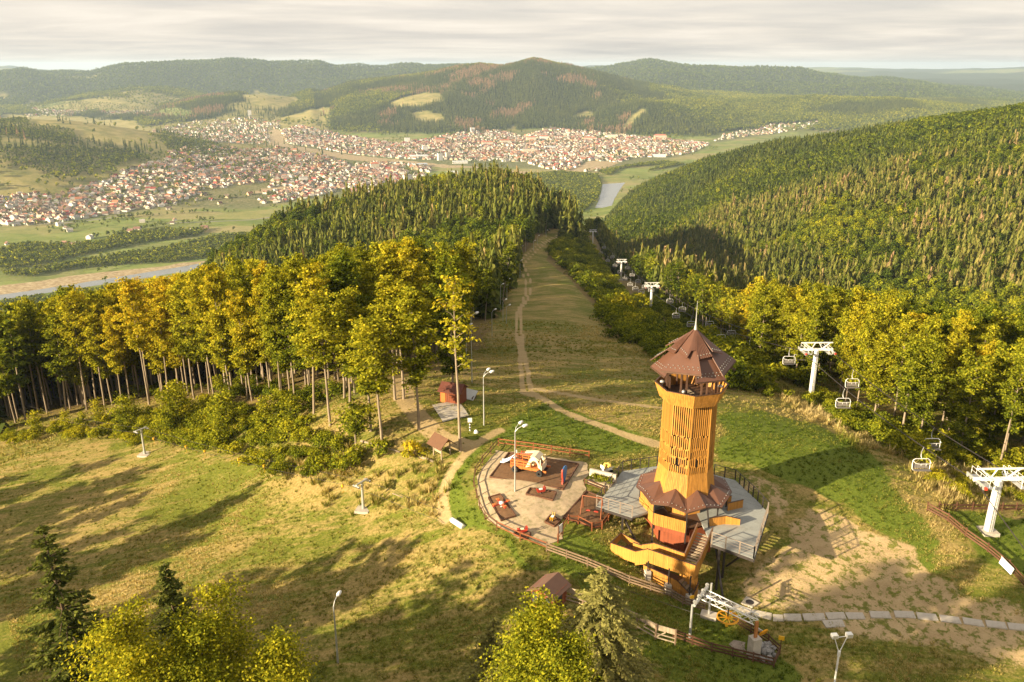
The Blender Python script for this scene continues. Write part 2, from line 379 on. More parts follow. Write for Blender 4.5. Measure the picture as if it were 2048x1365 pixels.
def tracks():
    a = [(1062,785),(1058,760),(1046,700),(1043,660),(1040,620),(1055,600),(1064,570),(1055,545),(1045,530),(1060,515),(1085,490),(1140,462)]
    b = [(1046,785),(1042,755),(1040,700),(1032,660),(1036,620),(1048,600),(1054,570),(1046,548),(1036,530),(1050,512),(1075,490),(1132,462)]
    c = [(1062,785),(1120,820),(1200,850),(1290,885),(1340,900)]; d = [(1070,778),(1150,792),(1240,806),(1330,818)]; e = [(1046,785),(1075,795),(1150,835),(1240,865),(1330,890)]
    f = [(893,1040),(885,1000),(900,950),(940,900),(1000,860)]; g = [(800,760),(810,800),(850,850),(880,875),(930,890)]
    return [resample(gpts(q), 1.0) for q in (a, b, c, d, e, f, g)]
TRACKS = tracks()
def near_masks(x, y):
    """sand, lush, forest floor, dirt track (0..1)"""
    wob = fbm(x / 5, y / 5, 21, 4) * 2.2; wob2 = fbm(x / 4.3, y / 4.3, 25, 4) * 2.2; X, Y = x + wob, y + wob2
    sand = np.maximum(inside_sd(X, Y, P_SAND1, 4), inside_sd(X, Y, P_SAND2, 2) * .7)
    lush = np.zeros_like(x)
    for p in P_LUSH: lush = np.maximum(lush, inside_sd(X, Y, p, 3))
    fo = np.zeros_like(x)
    for p in P_FOREST: fo = np.maximum(fo, inside_sd(X, Y, p, 5))
    tr = np.zeros_like(x)
    for i, t in enumerate(TRACKS): tr = np.maximum(tr, near_line(x + wob * .12, y + wob2 * .12, t, .45 if i < 2 else (.7 if i < 6 else 2.2), .35 if i < 2 else .8) * (1.0 if i < 3 else .7))
    return sand, lush, fo, tr
# ------------------------------------------------------------------ terrain meshes and their materials
P_MEADOW = [poly_px(p) for p in ([(0,228),(90,232),(190,236),(262,242),(300,262),(330,285),(270,292),(200,290),(120,275),(60,262),(0,258)],[(0,345),(50,352),(85,380),(60,392),(0,372)],
  [(775,208),(800,196),(850,184),(880,190),(886,204),(850,214),(790,216)],[(815,226),(850,224),(892,236),(880,246),(830,244)],[(562,236),(600,226),(640,216),(680,210),(640,230),(630,242),(580,246)],
  [(478,196),(505,180),(560,192),(600,205),(560,222),(510,220)],[(1140,234),(1170,222),(1192,226),(1186,238)],[(1000,262),(1030,250),(1040,256),(1010,266)],[(1238,258),(1262,232),(1290,214),(1296,222),(1270,246),(1250,262)],[(120,205),(190,200),(250,205),(200,215)])]
P_TOWN = [poly_px(p) for p in ([(-40,392),(40,385),(130,392),(250,345),(330,300),(400,285),(480,285),(560,300),(640,310),(760,325),(860,350),(700,385),(500,420),(330,415),(150,445),(-40,445)],
  [(560,262),(600,250),(660,262),(800,288),(900,270),(1000,262),(1100,255),(1250,270),(1420,286),(1380,310),(1300,325),(1200,345),(1000,335),(860,335),(760,325),(640,310),(575,292)],
  [(380,245),(480,235),(560,240),(570,262),(545,290),(440,290),(330,285)],[(1420,288),(1440,268),(1530,250),(1640,243),(1640,252),(1560,268),(1500,275)],[(90,236),(40,215),(60,200),(180,205),(300,215),(400,232),(360,240),(200,225)])]
P_SANDY = [poly_px(p) for p in ([(-60,600),(0,572),(120,556),(240,541),(330,532),(430,518),(470,512),(440,524),(400,532),(260,555),(130,575),(0,590),(-60,608)],[(850,372),(900,352),(1000,340),(1060,345),(1000,365),(900,385)],[(480,388),(560,372),(600,374),(560,382)],
  [(1130,345),(1180,322),(1240,325),(1200,340)],[(535,262),(550,258),(560,262),(575,290),(700,310),(900,330),(1000,338),(900,336),(700,320),(560,297),(540,290)])]
P_CLEAR = [poly_px(p) for p in ([(1700,352),(1722,350),(1732,385),(1722,388)],[(1590,345),(1640,338),(1650,345),(1600,352)])]
def far_masks(x, y, z):
    hill = smooth(8, 30, z - VALLEY); r = np.hypot(x, y); az = np.degrees(np.arctan2(x, y))
    mead = np.zeros_like(x); wob = fbm(x / 120, y / 120, 31, 4); sc = 30
    for p in P_MEADOW: mead = np.maximum(mead, inside_sd(x + wob * sc, y + wob * sc, p, 25))
    # open pasture on the left hill and on the far slopes
    past = smooth(.02, .22, fbm(x / 420, y / 420, 33, 4) + .75 * (az < -14) * (r < 5000) - .10 * (r > 5200) - .3 * (r > 7000) - .25 * ((az > -12) | (r < 2400))) * ((az < -10) & (r > 2300))
    mead = np.maximum(mead, past * .9)
    forest = hill * (1 - mead)
    plain = smooth(14000, 18000, r)
    forest = forest * (1 - plain * smooth(-.1, .3, fbm(x / 2500, y / 1200, 35, 4)))
    town = np.zeros_like(x)
    for p in P_TOWN: town = np.maximum(town, inside_sd(x + wob * 20, y, p, 40))
    sandy = np.zeros_like(x)
    for p in P_SANDY: sandy = np.maximum(sandy, inside_sd(x + wob * 12, y + wob * 12, p, 14))
    for p in P_CLEAR: sandy = np.maximum(sandy, inside_sd(x, y, p, 4)); forest = forest * (1 - inside_sd(x, y, p, 4))
    forest = forest * (1 - town * .95)
    return forest, mead, town * (1 - hill), sandy
AZ = np.radians(np.concatenate([np.linspace(-46, 46, 561), np.linspace(46, 314, 54)[1:-1]]))
RR = np.concatenate([np.linspace(28, 165, 330), np.geomspace(165.6, 900, 190), np.geomspace(908, 33000, 300)])
A2, R2 = np.meshgrid(AZ, RR, indexing='ij'); TX = R2 * np.sin(A2); TY = R2 * np.cos(A2); TZ = height(TX, TY)
def set_col(me, name, arr):
    a = me.attributes.new(name, 'FLOAT_COLOR', 'POINT'); a.data.foreach_set('color', np.asarray(arr, np.float32).ravel())
nA, nR = A2.shape
def polar_mesh(name, i0, i1, mat, cap):
    idx = np.arange(nA)[:, None] * (i1 - i0) + np.arange(i1 - i0)[None]
    V = np.stack([TX[:, i0:i1], TY[:, i0:i1], TZ[:, i0:i1]], -1).reshape(-1, 3)
    j = np.roll(idx, -1, axis=0); F = np.stack([idx[:, :-1], idx[:, 1:], j[:, 1:], j[:, :-1]], -1).reshape(-1, 4)[:, ::-1]
    me = mesh_np(name, V, F, (mat,), True)
    if cap:   # the bit of hilltop under the camera
        bm = bmesh.new(); bm.from_mesh(me); bm.verts.ensure_lookup_table(); bm.faces.new([bm.verts[k] for k in idx[:, 0]]); bm.to_mesh(me); bm.free()
    return me, V
IS = 330 + 190
def ground_mat():
    m, t, b = new_mat('grass_ground'); b.inputs['Roughness'].default_value = .9; b.inputs['Specular IOR Level'].default_value = .1
    tcn = N(t, 'ShaderNodeTexCoord'); o = tcn.outputs['Object']
    sp = N(t, 'ShaderNodeSeparateColor'); L(t, attr(t, 'mask'), sp.inputs[0]); dirt = attr(t, 'mask', out='Alpha')
    big = noise(t, o, .055, 6, .6, .4); mid = noise(t, mapping(t, o, (.5, 1, 1), (0, 0, .5)), .45, 6, .65, .5); fine = noise(t, mapping(t, o, (1, 1, .4)), 3.2, 5, .7); vf = noise(t, o, 11.0, 3, .7)
    strk = noise(t, mapping(t, o, (.06, .62, .3), (0, 0, -.35)), 1.0, 6, .62, .7); strk2 = noise(t, mapping(t, o, (.25, 1.9, 1), (0, 0, -.2)), 1.0, 5, .65, .5)  # long bands: mown rows, plus light falling between trees painted as paler grass
    g = math_(t, 'ADD', math_(t, 'MULTIPLY', big, .30), math_(t, 'ADD', math_(t, 'MULTIPLY', mid, .18), math_(t, 'ADD', math_(t, 'MULTIPLY', fine, .12), math_(t, 'ADD', math_(t, 'MULTIPLY', strk, .26), math_(t, 'MULTIPLY', strk2, .14)))))
    dry = ramp(t, math_(t, 'ADD', math_(t, 'MULTIPLY', fine, .6), math_(t, 'MULTIPLY', vf, .4)), [(.3, (.14, .105, .03)), (.5, (.30, .22, .075)), (.7, (.48, .35, .145))])
    grn = ramp(t, math_(t, 'ADD', math_(t, 'MULTIPLY', fine, .6), math_(t, 'MULTIPLY', vf, .4)), [(.3, (.045, .058, .008)), (.5, (.125, .14, .018)), (.7, (.255, .235, .045))])
    lush = ramp(t, math_(t, 'ADD', math_(t, 'MULTIPLY', fine, .5), math_(t, 'MULTIPLY', vf, .5)), [(.3, (.045, .07, .008)), (.5, (.115, .15, .018)), (.7, (.22, .24, .04))])
    base = mixc(t, ramp(t, g, [(.468, 0), (.54, 1)]), grn, dry)
    # lush, sand, forest floor and wheel tracks, each eaten into by noise at its edge
    def edge(v, k=.55): return ramp(t, math_(t, 'ADD', v, math_(t, 'MULTIPLY', math_(t, 'SUBTRACT', math_(t, 'ADD', math_(t, 'MULTIPLY', mid, .5), math_(t, 'MULTIPLY', fine, .5)), .5), k * 2.4)), [(.42, 0), (.62, 1)])
    base = mixc(t, edge(sp.outputs[1], .5), base, lush)
    litter = ramp(t, math_(t, 'ADD', math_(t, 'MULTIPLY', fine, .6), math_(t, 'MULTIPLY', vf, .4)), [(.3, (.06, .045, .018)), (.5, (.17, .115, .045)), (.7, (.33, .23, .10))])
    base = mixc(t, math_(t, 'MULTIPLY', edge(sp.outputs[2]), .8), base, litter)
    sandc = ramp(t, math_(t, 'ADD', math_(t, 'MULTIPLY', mid, .5), math_(t, 'MULTIPLY', vf, .5)), [(.3, (.27, .185, .09)), (.5, (.43, .31, .16)), (.7, (.56, .42, .23))])
    tuftm = ramp(t, noise(t, o, 1.1, 5, .75, .3), [(.50, 0), (.57, .9)])
    base = mixc(t, edge(sp.outputs[0], .5), base, mixc(t, tuftm, sandc, grn))
    base = mixc(t, ramp(t, math_(t, 'ADD', dirt, math_(t, 'MULTIPLY', math_(t, 'SUBTRACT', fine, .5), .9)), [(.28, 0), (.62, .95)]), base, mixc(t, .2, sandc, dry))
    L(t, base, b.inputs['Base Color'])
    bn = N(t, 'ShaderNodeBump'); bn.inputs['Strength'].default_value = .8; bn.inputs['Distance'].default_value = .22
    L(t, math_(t, 'ADD', math_(t, 'MULTIPLY', fine, .7), math_(t, 'ADD', math_(t, 'MULTIPLY', vf, .25), math_(t, 'MULTIPLY', mid, .6))), bn.inputs['Height']); L(t, bn.outputs[0], b.inputs['Normal'])
    return m
def hill_mat():
    m, t, b = new_mat('far_land'); b.inputs['Roughness'].default_value = .95; b.inputs['Specular IOR Level'].default_value = .05
    tcn = N(t, 'ShaderNodeTexCoord'); o = tcn.outputs['Object']
    sp = N(t, 'ShaderNodeSeparateColor'); L(t, attr(t, 'mask'), sp.inputs[0]); sandy = attr(t, 'mask', out='Alpha')
    mp = mapping(t, o, (.0055, .0125, 0), (0, 0, .42))
    vo = N(t, 'ShaderNodeTexVoronoi', distance='CHEBYCHEV', voronoi_dimensions='2D'); L(t, mp, vo.inputs['Vector']); vo.inputs['Scale'].default_value = 1.0; vo.inputs['Randomness'].default_value = .75
    sv = N(t, 'ShaderNodeSeparateColor'); L(t, vo.outputs['Color'], sv.inputs[0])
    field = ramp(t, sv.outputs[0], [(0, (.125, .18, .035)), (.22, (.20, .26, .06)), (.42, (.15, .18, .05)), (.58, (.26, .25, .09)), (.74, (.33, .27, .13)), (.88, (.17, .22, .05)), (1, (.12, .14, .05))], 'CONSTANT')
    nz = noise(t, o, .02, 6, .65); nz2 = noise(t, o, .15, 4, .7)
    field = mixc(t, .5, field, ramp(t, nz, [(.35, (.09, .12, .03)), (.5, (.19, .2, .06)), (.68, (.3, .25, .12))]))
    field = mixc(t, ramp(t, nz2, [(.52, 0), (.7, .55)]), field, (.07, .085, .03))
    mead = ramp(t, math_(t, 'ADD', math_(t, 'MULTIPLY', nz, .7), math_(t, 'MULTIPLY', nz2, .3)), [(.35, (.13, .14, .04)), (.5, (.26, .225, .08)), (.65, (.36, .29, .13))])
    base = mixc(t, sp.outputs[1], field, mead)
    base = mixc(t, math_(t, 'MULTIPLY', sp.outputs[2], .8), base, ramp(t, nz2, [(.35, (.05, .065, .025)), (.5, (.12, .125, .055)), (.66, (.26, .22, .15))]))
    forest = ramp(t, math_(t, 'ADD', math_(t, 'MULTIPLY', nz2, .6), math_(t, 'MULTIPLY', nz, .4)), [(.35, (.022, .03, .011)), (.5, (.04, .052, .016)), (.66, (.085, .085, .026))])
    base = mixc(t, sp.outputs[0], base, forest)
    base = mixc(t, ramp(t, math_(t, 'ADD', sandy, math_(t, 'MULTIPLY', math_(t, 'SUBTRACT', nz, .5), .6)), [(.35, 0), (.6, 1)]), base, ramp(t, nz2, [(.35, (.22, .16, .09)), (.5, (.34, .26, .15)), (.66, (.46, .38, .24))]))
    L(t, base, b.inputs['Base Color'])
    return m
M_GROUND = ground_mat(); M_HILL = hill_mat()
me, V = polar_mesh('ground', 0, IS, M_GROUND, True)
ms = np.zeros((len(V), 4)); s_, l_, f_, t_ = near_masks(V[:, 0], V[:, 1])
rV = np.hypot(V[:, 0], V[:, 1])
slope_in = inside_sd(V[:, 0], V[:, 1], P_SLOPE, 4); wood = smooth(190, 240, rV) * (1 - slope_in)
ms[:, 0] = s_; ms[:, 1] = l_; ms[:, 2] = np.maximum(f_, wood * .9); ms[:, 3] = t_
set_col(me, 'mask', ms); tag(obj('ground', me), 'grassy hilltop with dry and green patches and bare sand', kind='structure')
me, V = polar_mesh('hills', IS - 1, nR, M_HILL, False)
set_col(me, 'mask', np.stack(far_masks(V[:, 0], V[:, 1], V[:, 2]), 1)); tag(obj('hills', me), 'hazy wooded hills and the valley floor', kind='structure')

# ---- water
M_WATER, t, b = new_mat('river_water'); b.inputs['Base Color'].default_value = (.19, .20, .20, 1); b.inputs['Roughness'].default_value = .2; b.inputs['Specular IOR Level'].default_value = .5
bn = N(t, 'ShaderNodeBump'); bn.inputs['Strength'].default_value = .25; L(t, noise(t, N(t, 'ShaderNodeTexCoord').outputs['Object'], .35, 4, .6), bn.inputs['Height']); L(t, bn.outputs[0], b.inputs['Normal'])
def sheet(name, pix_a, pix_b, z, mat, label, step=8):
    """a flat band between two bank lines"""
    A = resample([at_z(*p, z) for p in pix_a], step); B = resample([at_z(*p, z) for p in pix_b], step); n = max(len(A), len(B))
    def rs(P): s = np.linspace(0, len(P) - 1, n); return np.stack([np.interp(s, np.arange(len(P)), P[:, k]) for k in (0, 1)], 1)
    A, B = rs(A), rs(B); w = np.array([fbm(A[:, 0] / 40, A[:, 1] / 40, 41, 3), fbm(B[:, 0] / 40, B[:, 1] / 40, 43, 3)]) * 6
    V = [(a[0], a[1] + u, z) for a, u in zip(A, w[0])] + [(b_[0], b_[1] + u, z) for b_, u in zip(B, w[1])]
    F = [[i, i + 1, n + i + 1, n + i] for i in range(n - 1)]
    o = obj(name, mesh_np(name, V, F, (mat,))); return tag(o, label, kind='structure')
sheet('river', [(-160,627),(0,600),(130,581),(270,559),(390,541),(430,530),(520,501)], [(-160,616),(0,590),(130,572),(270,549),(390,529),(430,521),(520,494)], VALLEY + .25, M_WATER, 'pale river bending past the foot of the wooded hill')
sheet('river', [(1190,416),(1198,398),(1202,385),(1204,370),(1212,357),(1232,347),(1262,341),(1310,336)], [(1222,416),(1229,398),(1237,384),(1247,369),(1258,359),(1272,352),(1296,347),(1330,343)], VALLEY + .3, M_WATER, 'shallow river reach between riverside wood and right hill')
# ------------------------------------------------------------------ vegetation: meshes
def leaf_mat(name, stops, trans=.38):
    m = bpy.data.materials.new(name); m.use_nodes = True; t = m.node_tree; t.nodes.clear()
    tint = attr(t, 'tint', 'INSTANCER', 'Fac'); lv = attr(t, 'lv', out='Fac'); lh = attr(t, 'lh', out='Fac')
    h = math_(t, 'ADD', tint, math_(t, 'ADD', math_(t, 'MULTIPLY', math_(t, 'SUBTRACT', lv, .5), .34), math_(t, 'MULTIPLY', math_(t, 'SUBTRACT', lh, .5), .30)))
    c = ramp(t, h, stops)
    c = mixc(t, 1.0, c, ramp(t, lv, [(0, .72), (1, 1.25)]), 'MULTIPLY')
    d = N(t, 'ShaderNodeBsdfDiffuse'); tr = N(t, 'ShaderNodeBsdfTranslucent'); mx = N(t, 'ShaderNodeMixShader'); mx.inputs[0].default_value = trans
    L(t, c, d.inputs[0]); L(t, mixc(t, 1.0, c, (1.25, 1.15, .6), 'MULTIPLY'), tr.inputs[0]); L(t, d.outputs[0], mx.inputs[1]); L(t, tr.outputs[0], mx.inputs[2])
    o = N(t, 'ShaderNodeOutputMaterial'); L(t, mx.outputs[0], o.inputs[0]); return m
M_LEAF = leaf_mat('broad_leaves', [(0, (.03, .05, .008)), (.25, (.075, .105, .012)), (.45, (.155, .18, .014)), (.62, (.265, .265, .018)), (.82, (.41, .36, .022)), (1.0, (.50, .36, .022))])
M_NEEDLE = leaf_mat('needles', [(0, (.025, .04, .012)), (.3, (.062, .082, .018)), (.55, (.12, .135, .026)), (.8, (.19, .175, .042)), (1, (.30, .19, .11))], .28)
M_NEEDLEP = leaf_mat('pale_needles', [(0, (.06, .08, .02)), (.4, (.13, .14, .035)), (.7, (.23, .22, .06)), (1, (.30, .27, .09))], .25)
M_BARK = simple_mat('pale_bark', (.26, .205, .145), .9, var=.3, scale=1.2, stretch=(3, 3, .5), bump=.3, spec=.1)
M_BARKD = simple_mat('dark_bark', (.12, .085, .055), .9, var=.3, scale=1.5, stretch=(3, 3, .5), spec=.1)
class TM:
    """tree mesh collector: leaf quads (centre, two half axes) plus tubes, all in numpy"""
    def __init__(s): s.q = []; s.lv = []; s.lh = []; s.tv = []; s.tf = []; s.nt = 0
    def quads(s, P, lv, lh): s.q.append(P); s.lv.append(lv); s.lh.append(lh)         # P (n,4,3)
    def leaves(s, c, nrm, ln, wd, lh, rng):
        n = len(c); nrm = nrm / np.linalg.norm(nrm, axis=1, keepdims=True); r = rng.normal(size=(n, 3)); a = np.cross(nrm, r); a /= np.linalg.norm(a, axis=1, keepdims=True) + 1e-9; b = np.cross(nrm, a)
        ln = np.broadcast_to(ln, n)[:, None]; wd = np.broadcast_to(wd, n)[:, None]
        s.quads(np.stack([c - a * ln, c - b * wd + a * ln * .15, c + a * ln, c + b * wd + a * ln * .15], 1), rng.random(n), lh)
    def tube(s, pts, rad, n=5):
        pts = np.asarray(pts, float); d = np.gradient(pts, axis=0); d /= np.linalg.norm(d, axis=1, keepdims=True) + 1e-9
        u = np.where(np.abs(d[:, 2:3]) < .9, [[0, 0, 1.]], [[1., 0, 0]]); a = np.cross(d, u); a /= np.linalg.norm(a, axis=1, keepdims=True); b = np.cross(d, a)
        ang = np.arange(n) * 2 * np.pi / n; ring = pts[:, None] + (a[:, None] * np.cos(ang)[None, :, None] + b[:, None] * np.sin(ang)[None, :, None]) * np.asarray(rad)[:, None, None]
        i = np.arange(len(pts) - 1)[:, None] * n; k = np.arange(n)[None]; k2 = (k + 1) % n
        F = np.stack([i + k, i + k2, i + n + k2, i + n + k], -1).reshape(-1, 4) + s.nt
        s.tv.append(ring.reshape(-1, 3)); s.tf.append(F); s.nt += len(pts) * n
    def crown_mesh(s, name, mat):
        q = np.concatenate(s.q); n = len(q); me = mesh_np(name, q.reshape(-1, 3), np.arange(n * 4).reshape(n, 4), (mat,)); s.put(me, 0, n); return me
    def put(s, me, off, n):
        for nm, arr in (('lv', s.lv), ('lh', s.lh)):
            a = me.attributes.new(nm, 'FLOAT', 'FACE'); f = np.zeros(len(me.polygons), np.float32); f[off:off + n] = np.concatenate(arr); a.data.foreach_set('value', f)
    def trunk_mesh(s, name, mat): return mesh_np(name, np.concatenate(s.tv), np.concatenate(s.tf), (mat,), True)
    def joined(s, name, lm, bm_):
        q = np.concatenate(s.q); n = len(q); V = q.reshape(-1, 3); F = np.arange(n * 4).reshape(n, 4); mi = np.zeros(n, int)
        if s.tv:
            tf = np.concatenate(s.tf) + len(V); V = np.concatenate([V] + s.tv); F = np.concatenate([F, tf]); mi = np.concatenate([mi, np.ones(len(tf), int)])
        me = mesh_np(name, V, F, (lm, bm_), fmat=mi); s.put(me, 0, n); return me
def beech(seed, H=22., base=.42, R=3.2, nb=30, ns=11, nl=19, leaf=.25, sparse=1.0, rt=.2, fork=True, up=.75):
    rng = np.random.default_rng(seed); T = TM()
    lean = rng.normal(size=2) * .02; zz = np.linspace(0, 1, 8); wob = np.cumsum(rng.normal(size=(8, 2)) * .06, axis=0); wob[0] = 0
    def axis(t): return np.stack([np.interp(t, zz, wob[:, 0]) + lean[0] * t * H, np.interp(t, zz, wob[:, 1]) + lean[1] * t * H, t * H], -1)
    t = np.array([0, .02, .15, .35, .55, .75, .9, .98]); P = axis(t); P[0, 2] = -.6
    T.tube(P, rt * np.array([1.35, 1.05, .92, .8, .62, .38, .2, .07]), 7)
    hs = base + (1 - base) * (np.arange(nb) + rng.random(nb)) / nb; hs = np.minimum(hs, .985)
    for i, h in enumerate(hs):
        u = (h - base) / (1 - base); prof = (.34 + .66 * math.sin(math.pi * min(1, .08 + .86 * u)) ** .8) * rng.uniform(.75, 1.1)
        ln = R * max(.28, prof * 1.25) * rng.uniform(.6, 1.18); az = i * 2.399 + rng.normal() * .5; el = math.radians(rng.uniform(18, 62) * up + 22 * u)
        s0 = axis(np.array([h]))[0]; dr = np.array([math.cos(az) * math.cos(el), math.sin(az) * math.cos(el), math.sin(el)])
        k = np.linspace(0, 1, 5)[:, None]; pts = s0 + dr * ln * k + np.array([0, 0, -.12 * ln]) * k ** 2 + rng.normal(size=(5, 3)) * .06 * ln * k
        if fork and i < 3: pts = s0 + (pts - s0) * np.array([.8, .8, 1.7])
        T.tube(pts, rt * np.linspace(.30, .05, 5) * (1 - .5 * u), 4)
        n_s = max(3, int(ns * sparse * (.5 + .6 * prof))); kk = rng.uniform(.3, 1.08, n_s)
        cs = s0 + (pts[-1] - s0) * kk[:, None] + rng.normal(size=(n_s, 3)) * np.array([.36, .36, .22]) * ln * .33
        for c in cs:
            n_l = max(4, int(nl * rng.uniform(.6, 1.4))); pc = c + rng.normal(size=(n_l, 3)) * np.array([.42, .42, .16])
            nr = rng.normal(size=(n_l, 3)) * .55 + np.array([dr[0] * .45, dr[1] * .45, .8])
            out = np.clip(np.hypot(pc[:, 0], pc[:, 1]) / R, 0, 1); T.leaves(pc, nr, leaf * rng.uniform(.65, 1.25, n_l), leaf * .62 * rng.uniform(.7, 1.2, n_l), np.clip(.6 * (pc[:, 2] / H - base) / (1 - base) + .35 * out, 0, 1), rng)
    return T
def spruce(seed, H=20., R=2.6, layers=14, per=9, base=.06, bare=.0):
    """stacked jagged skirts of drooping boughs round a straight stem"""
    rng = np.random.default_rng(seed); T = TM(); T.tube([(0, 0, -.6), (0, 0, H * .5), (0, 0, H * .98)], [H * .011, H * .007, .02], 5); Q = []; lh = []
    for i in range(layers):
        u = min(max((i + .25 * rng.normal()) / layers, 0), .97); z = H * (base + (1 - base) * u); dz = H * (1 - base) / layers; rl = R * (1 - u) ** .68 * rng.uniform(.85, 1.12) + .12; ph = rng.uniform(0, 6.28)
        for k in range(per):
            if rng.random() < bare: continue
            a0, a1 = ph + (k - .12) * 2 * math.pi / per, ph + (k + 1.12) * 2 * math.pi / per; am = (a0 + a1) / 2 + rng.normal() * .1; l = rl * rng.uniform(.5, 1.3); dr = dz * rng.uniform(.3, 1.3); zt = z + dz * rng.uniform(.6, 1.3); j0, j1 = rng.normal(size=2) * dz * .55
            D = lambda a, r, zz: np.array([r * math.cos(a), r * math.sin(a), zz])
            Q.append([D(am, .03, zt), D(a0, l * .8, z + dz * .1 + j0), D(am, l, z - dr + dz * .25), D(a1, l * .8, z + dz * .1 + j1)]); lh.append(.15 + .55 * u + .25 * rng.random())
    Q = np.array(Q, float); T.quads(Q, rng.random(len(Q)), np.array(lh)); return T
def big_spruce(seed, H=22., R=4.0, layers=30, per=8, droop=.5, gaps=.12):
    """a near spruce with twigs: every bough carries hanging side sprays"""
    rng = np.random.default_rng(seed); T = TM(); bend = rng.normal(size=2) * .25
    ax = lambda z: np.array([bend[0] * math.sin(z / H * 3), bend[1] * math.sin(z / H * 2.4), z])
    T.tube([ax(z) for z in np.linspace(-.5, H, 9)], np.linspace(H * .0125, .02, 9), 7)
    for i in range(layers):
        u = i / (layers - 1); z = H * (.10 + .89 * u); rl = R * min(1, 1.25 * (1 - u)) ** .9 * rng.uniform(.82, 1.1) + .3
        for k in range(per):
            if rng.random() < gaps: continue
            a = k * 2 * math.pi / per + i * .9 + rng.normal() * .3; l = rl * rng.uniform(.55, 1.15); d = np.array([math.cos(a), math.sin(a), 0.]); s = np.array([-d[1], d[0], 0.])
            kk = np.linspace(0, 1, 6); zz = z + rng.normal() * .2 + l * (.12 * np.sin(kk * 2.2) - droop * kk ** 1.6 * (.7 + .3 * rng.random()) + .16 * kk ** 4)
            P = ax(z)[None] * np.array([1, 1, 0]) + d[None] * (l * kk)[:, None] + s[None] * (rng.normal() * .12 * l * kk ** 2)[:, None]; P[:, 2] = zz
            T.tube(P, np.linspace(.035, .008, 6) * (.5 + l / R), 3)
            n = max(16, int(l * 46)); tt = rng.uniform(.12, 1.02, n); c = np.stack([np.interp(tt, kk, P[:, j]) for j in range(3)], 1); sg = rng.choice([-1, 1], n)[:, None]
            ln = (.2 + .38 * (1 - tt)[:, None] * min(1.3, l * .5)) * rng.uniform(.6, 1.2, (n, 1)); ee = c + (s[None] * sg * .8 + d[None] * .65) * ln + np.array([0, 0, -.34]) * ln + rng.normal(size=(n, 3)) * .05
            wv = np.cross(ee - c, rng.normal(size=(n, 3)) * .5 + [0, 0, 1.]); wv /= np.linalg.norm(wv, axis=1, keepdims=True); wv *= .06 + .06 * rng.random((n, 1))
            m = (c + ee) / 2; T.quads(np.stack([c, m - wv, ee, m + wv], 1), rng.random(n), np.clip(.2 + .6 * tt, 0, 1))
    return T
def blob_tree(seed, H=16., R=4.2, n=130, leaf=1.0, base=.18):
    """a far broadleaf: a loose shell of leaf clumps over a few lobes"""
    rng = np.random.default_rng(seed); T = TM(); T.tube([(0, 0, -.5), (0, 0, H * .6)], [.22, .1], 4)
    nlobe = 6; lc = rng.normal(size=(nlobe, 3)) * np.array([R * .42, R * .42, H * .14]) + [0, 0, H * .62]; lr = rng.uniform(.45, .75, nlobe) * R; lc[0] = [0, 0, H * .74]
    k = rng.integers(0, nlobe, n); d = rng.normal(size=(n, 3)); d /= np.linalg.norm(d, axis=1, keepdims=True); d[:, 2] = np.where(d[:, 2] < -.35, -d[:, 2], d[:, 2])
    c = lc[k] + d * (lr[k] * rng.uniform(.75, 1.1, n))[:, None] * np.array([1, 1, 1.05]); c[:, 2] = np.clip(c[:, 2], H * base, H * 1.05)
    T.leaves(c, d + rng.normal(size=(n, 3)) * .5, leaf * rng.uniform(.6, 1.25, n), leaf * .75 * rng.uniform(.6, 1.2, n), np.clip(.7 * c[:, 2] / H, 0, 1), rng); return T
def bush(seed, R=1.6, H=1.9, n=850, leaf=.165, lobes=9, spike=False):
    rng = np.random.default_rng(seed); T = TM(); lc = np.stack([rng.normal(size=lobes) * R * .42, rng.normal(size=lobes) * R * .42, rng.uniform(.25, .75, lobes) * H], 1); lr = rng.uniform(.35, .6, lobes) * R
    k = rng.integers(0, lobes, n); d = rng.normal(size=(n, 3)); d /= np.linalg.norm(d, axis=1, keepdims=True); d[:, 2] = np.abs(d[:, 2]) * 1.0 - .25
    c = lc[k] + d * (lr[k] * rng.uniform(.7, 1.15, n))[:, None]; c[:, 2] = np.maximum(c[:, 2], .05)
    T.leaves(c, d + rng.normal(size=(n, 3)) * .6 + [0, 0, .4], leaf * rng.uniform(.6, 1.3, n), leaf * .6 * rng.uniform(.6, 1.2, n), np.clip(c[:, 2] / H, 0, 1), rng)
    for j in range(5):
        e = lc[j % lobes]; T.tube([(0, 0, -.2), e * [.5, .5, .5], e * [1, 1, 1.2]], [.05, .035, .01], 3)
    return T
BEECH = [(lambda T: (T.trunk_mesh('trunk', M_BARK), T.crown_mesh('crown', M_LEAF)))(T) for T in
         [beech(1, 22, .34, 2.6, 36), beech(2, 23, .44, 2.8, 32, sparse=.85), beech(3, 21, .26, 2.4, 40), beech(4, 24, .46, 2.9, 32, sparse=.9), beech(5, 20, .2, 2.5, 42), beech(6, 22, .38, 3.0, 34, up=.65, sparse=.85), beech(7, 22, .08, 2.8, 50, up=.55), beech(8, 21, .05, 3.0, 52, up=.5), beech(9, 23, .5, 2.2, 26, 6, 10, .28, .7)]]
SPRUCE = [(lambda T: (T.trunk_mesh('trunk', M_BARKD), T.crown_mesh('crown', M_NEEDLE)))(T) for T in
          [spruce(21, 21, 3.3, 15, 9), spruce(22, 19, 3.5, 13, 9), spruce(23, 24, 3.5, 16, 9, bare=.08), spruce(24, 17, 3.1, 12, 8), spruce(25, 22, 3.0, 15, 8, bare=.15)]]
BUSH = [T.joined('bush', M_LEAF, M_BARKD) for T in [bush(31), bush(32, 1.9, 1.6), bush(33, 1.2, 2.3, 700), bush(34, 2.2, 2.2, 1100), bush(35, 1.0, 1.1, 500, .13)]]
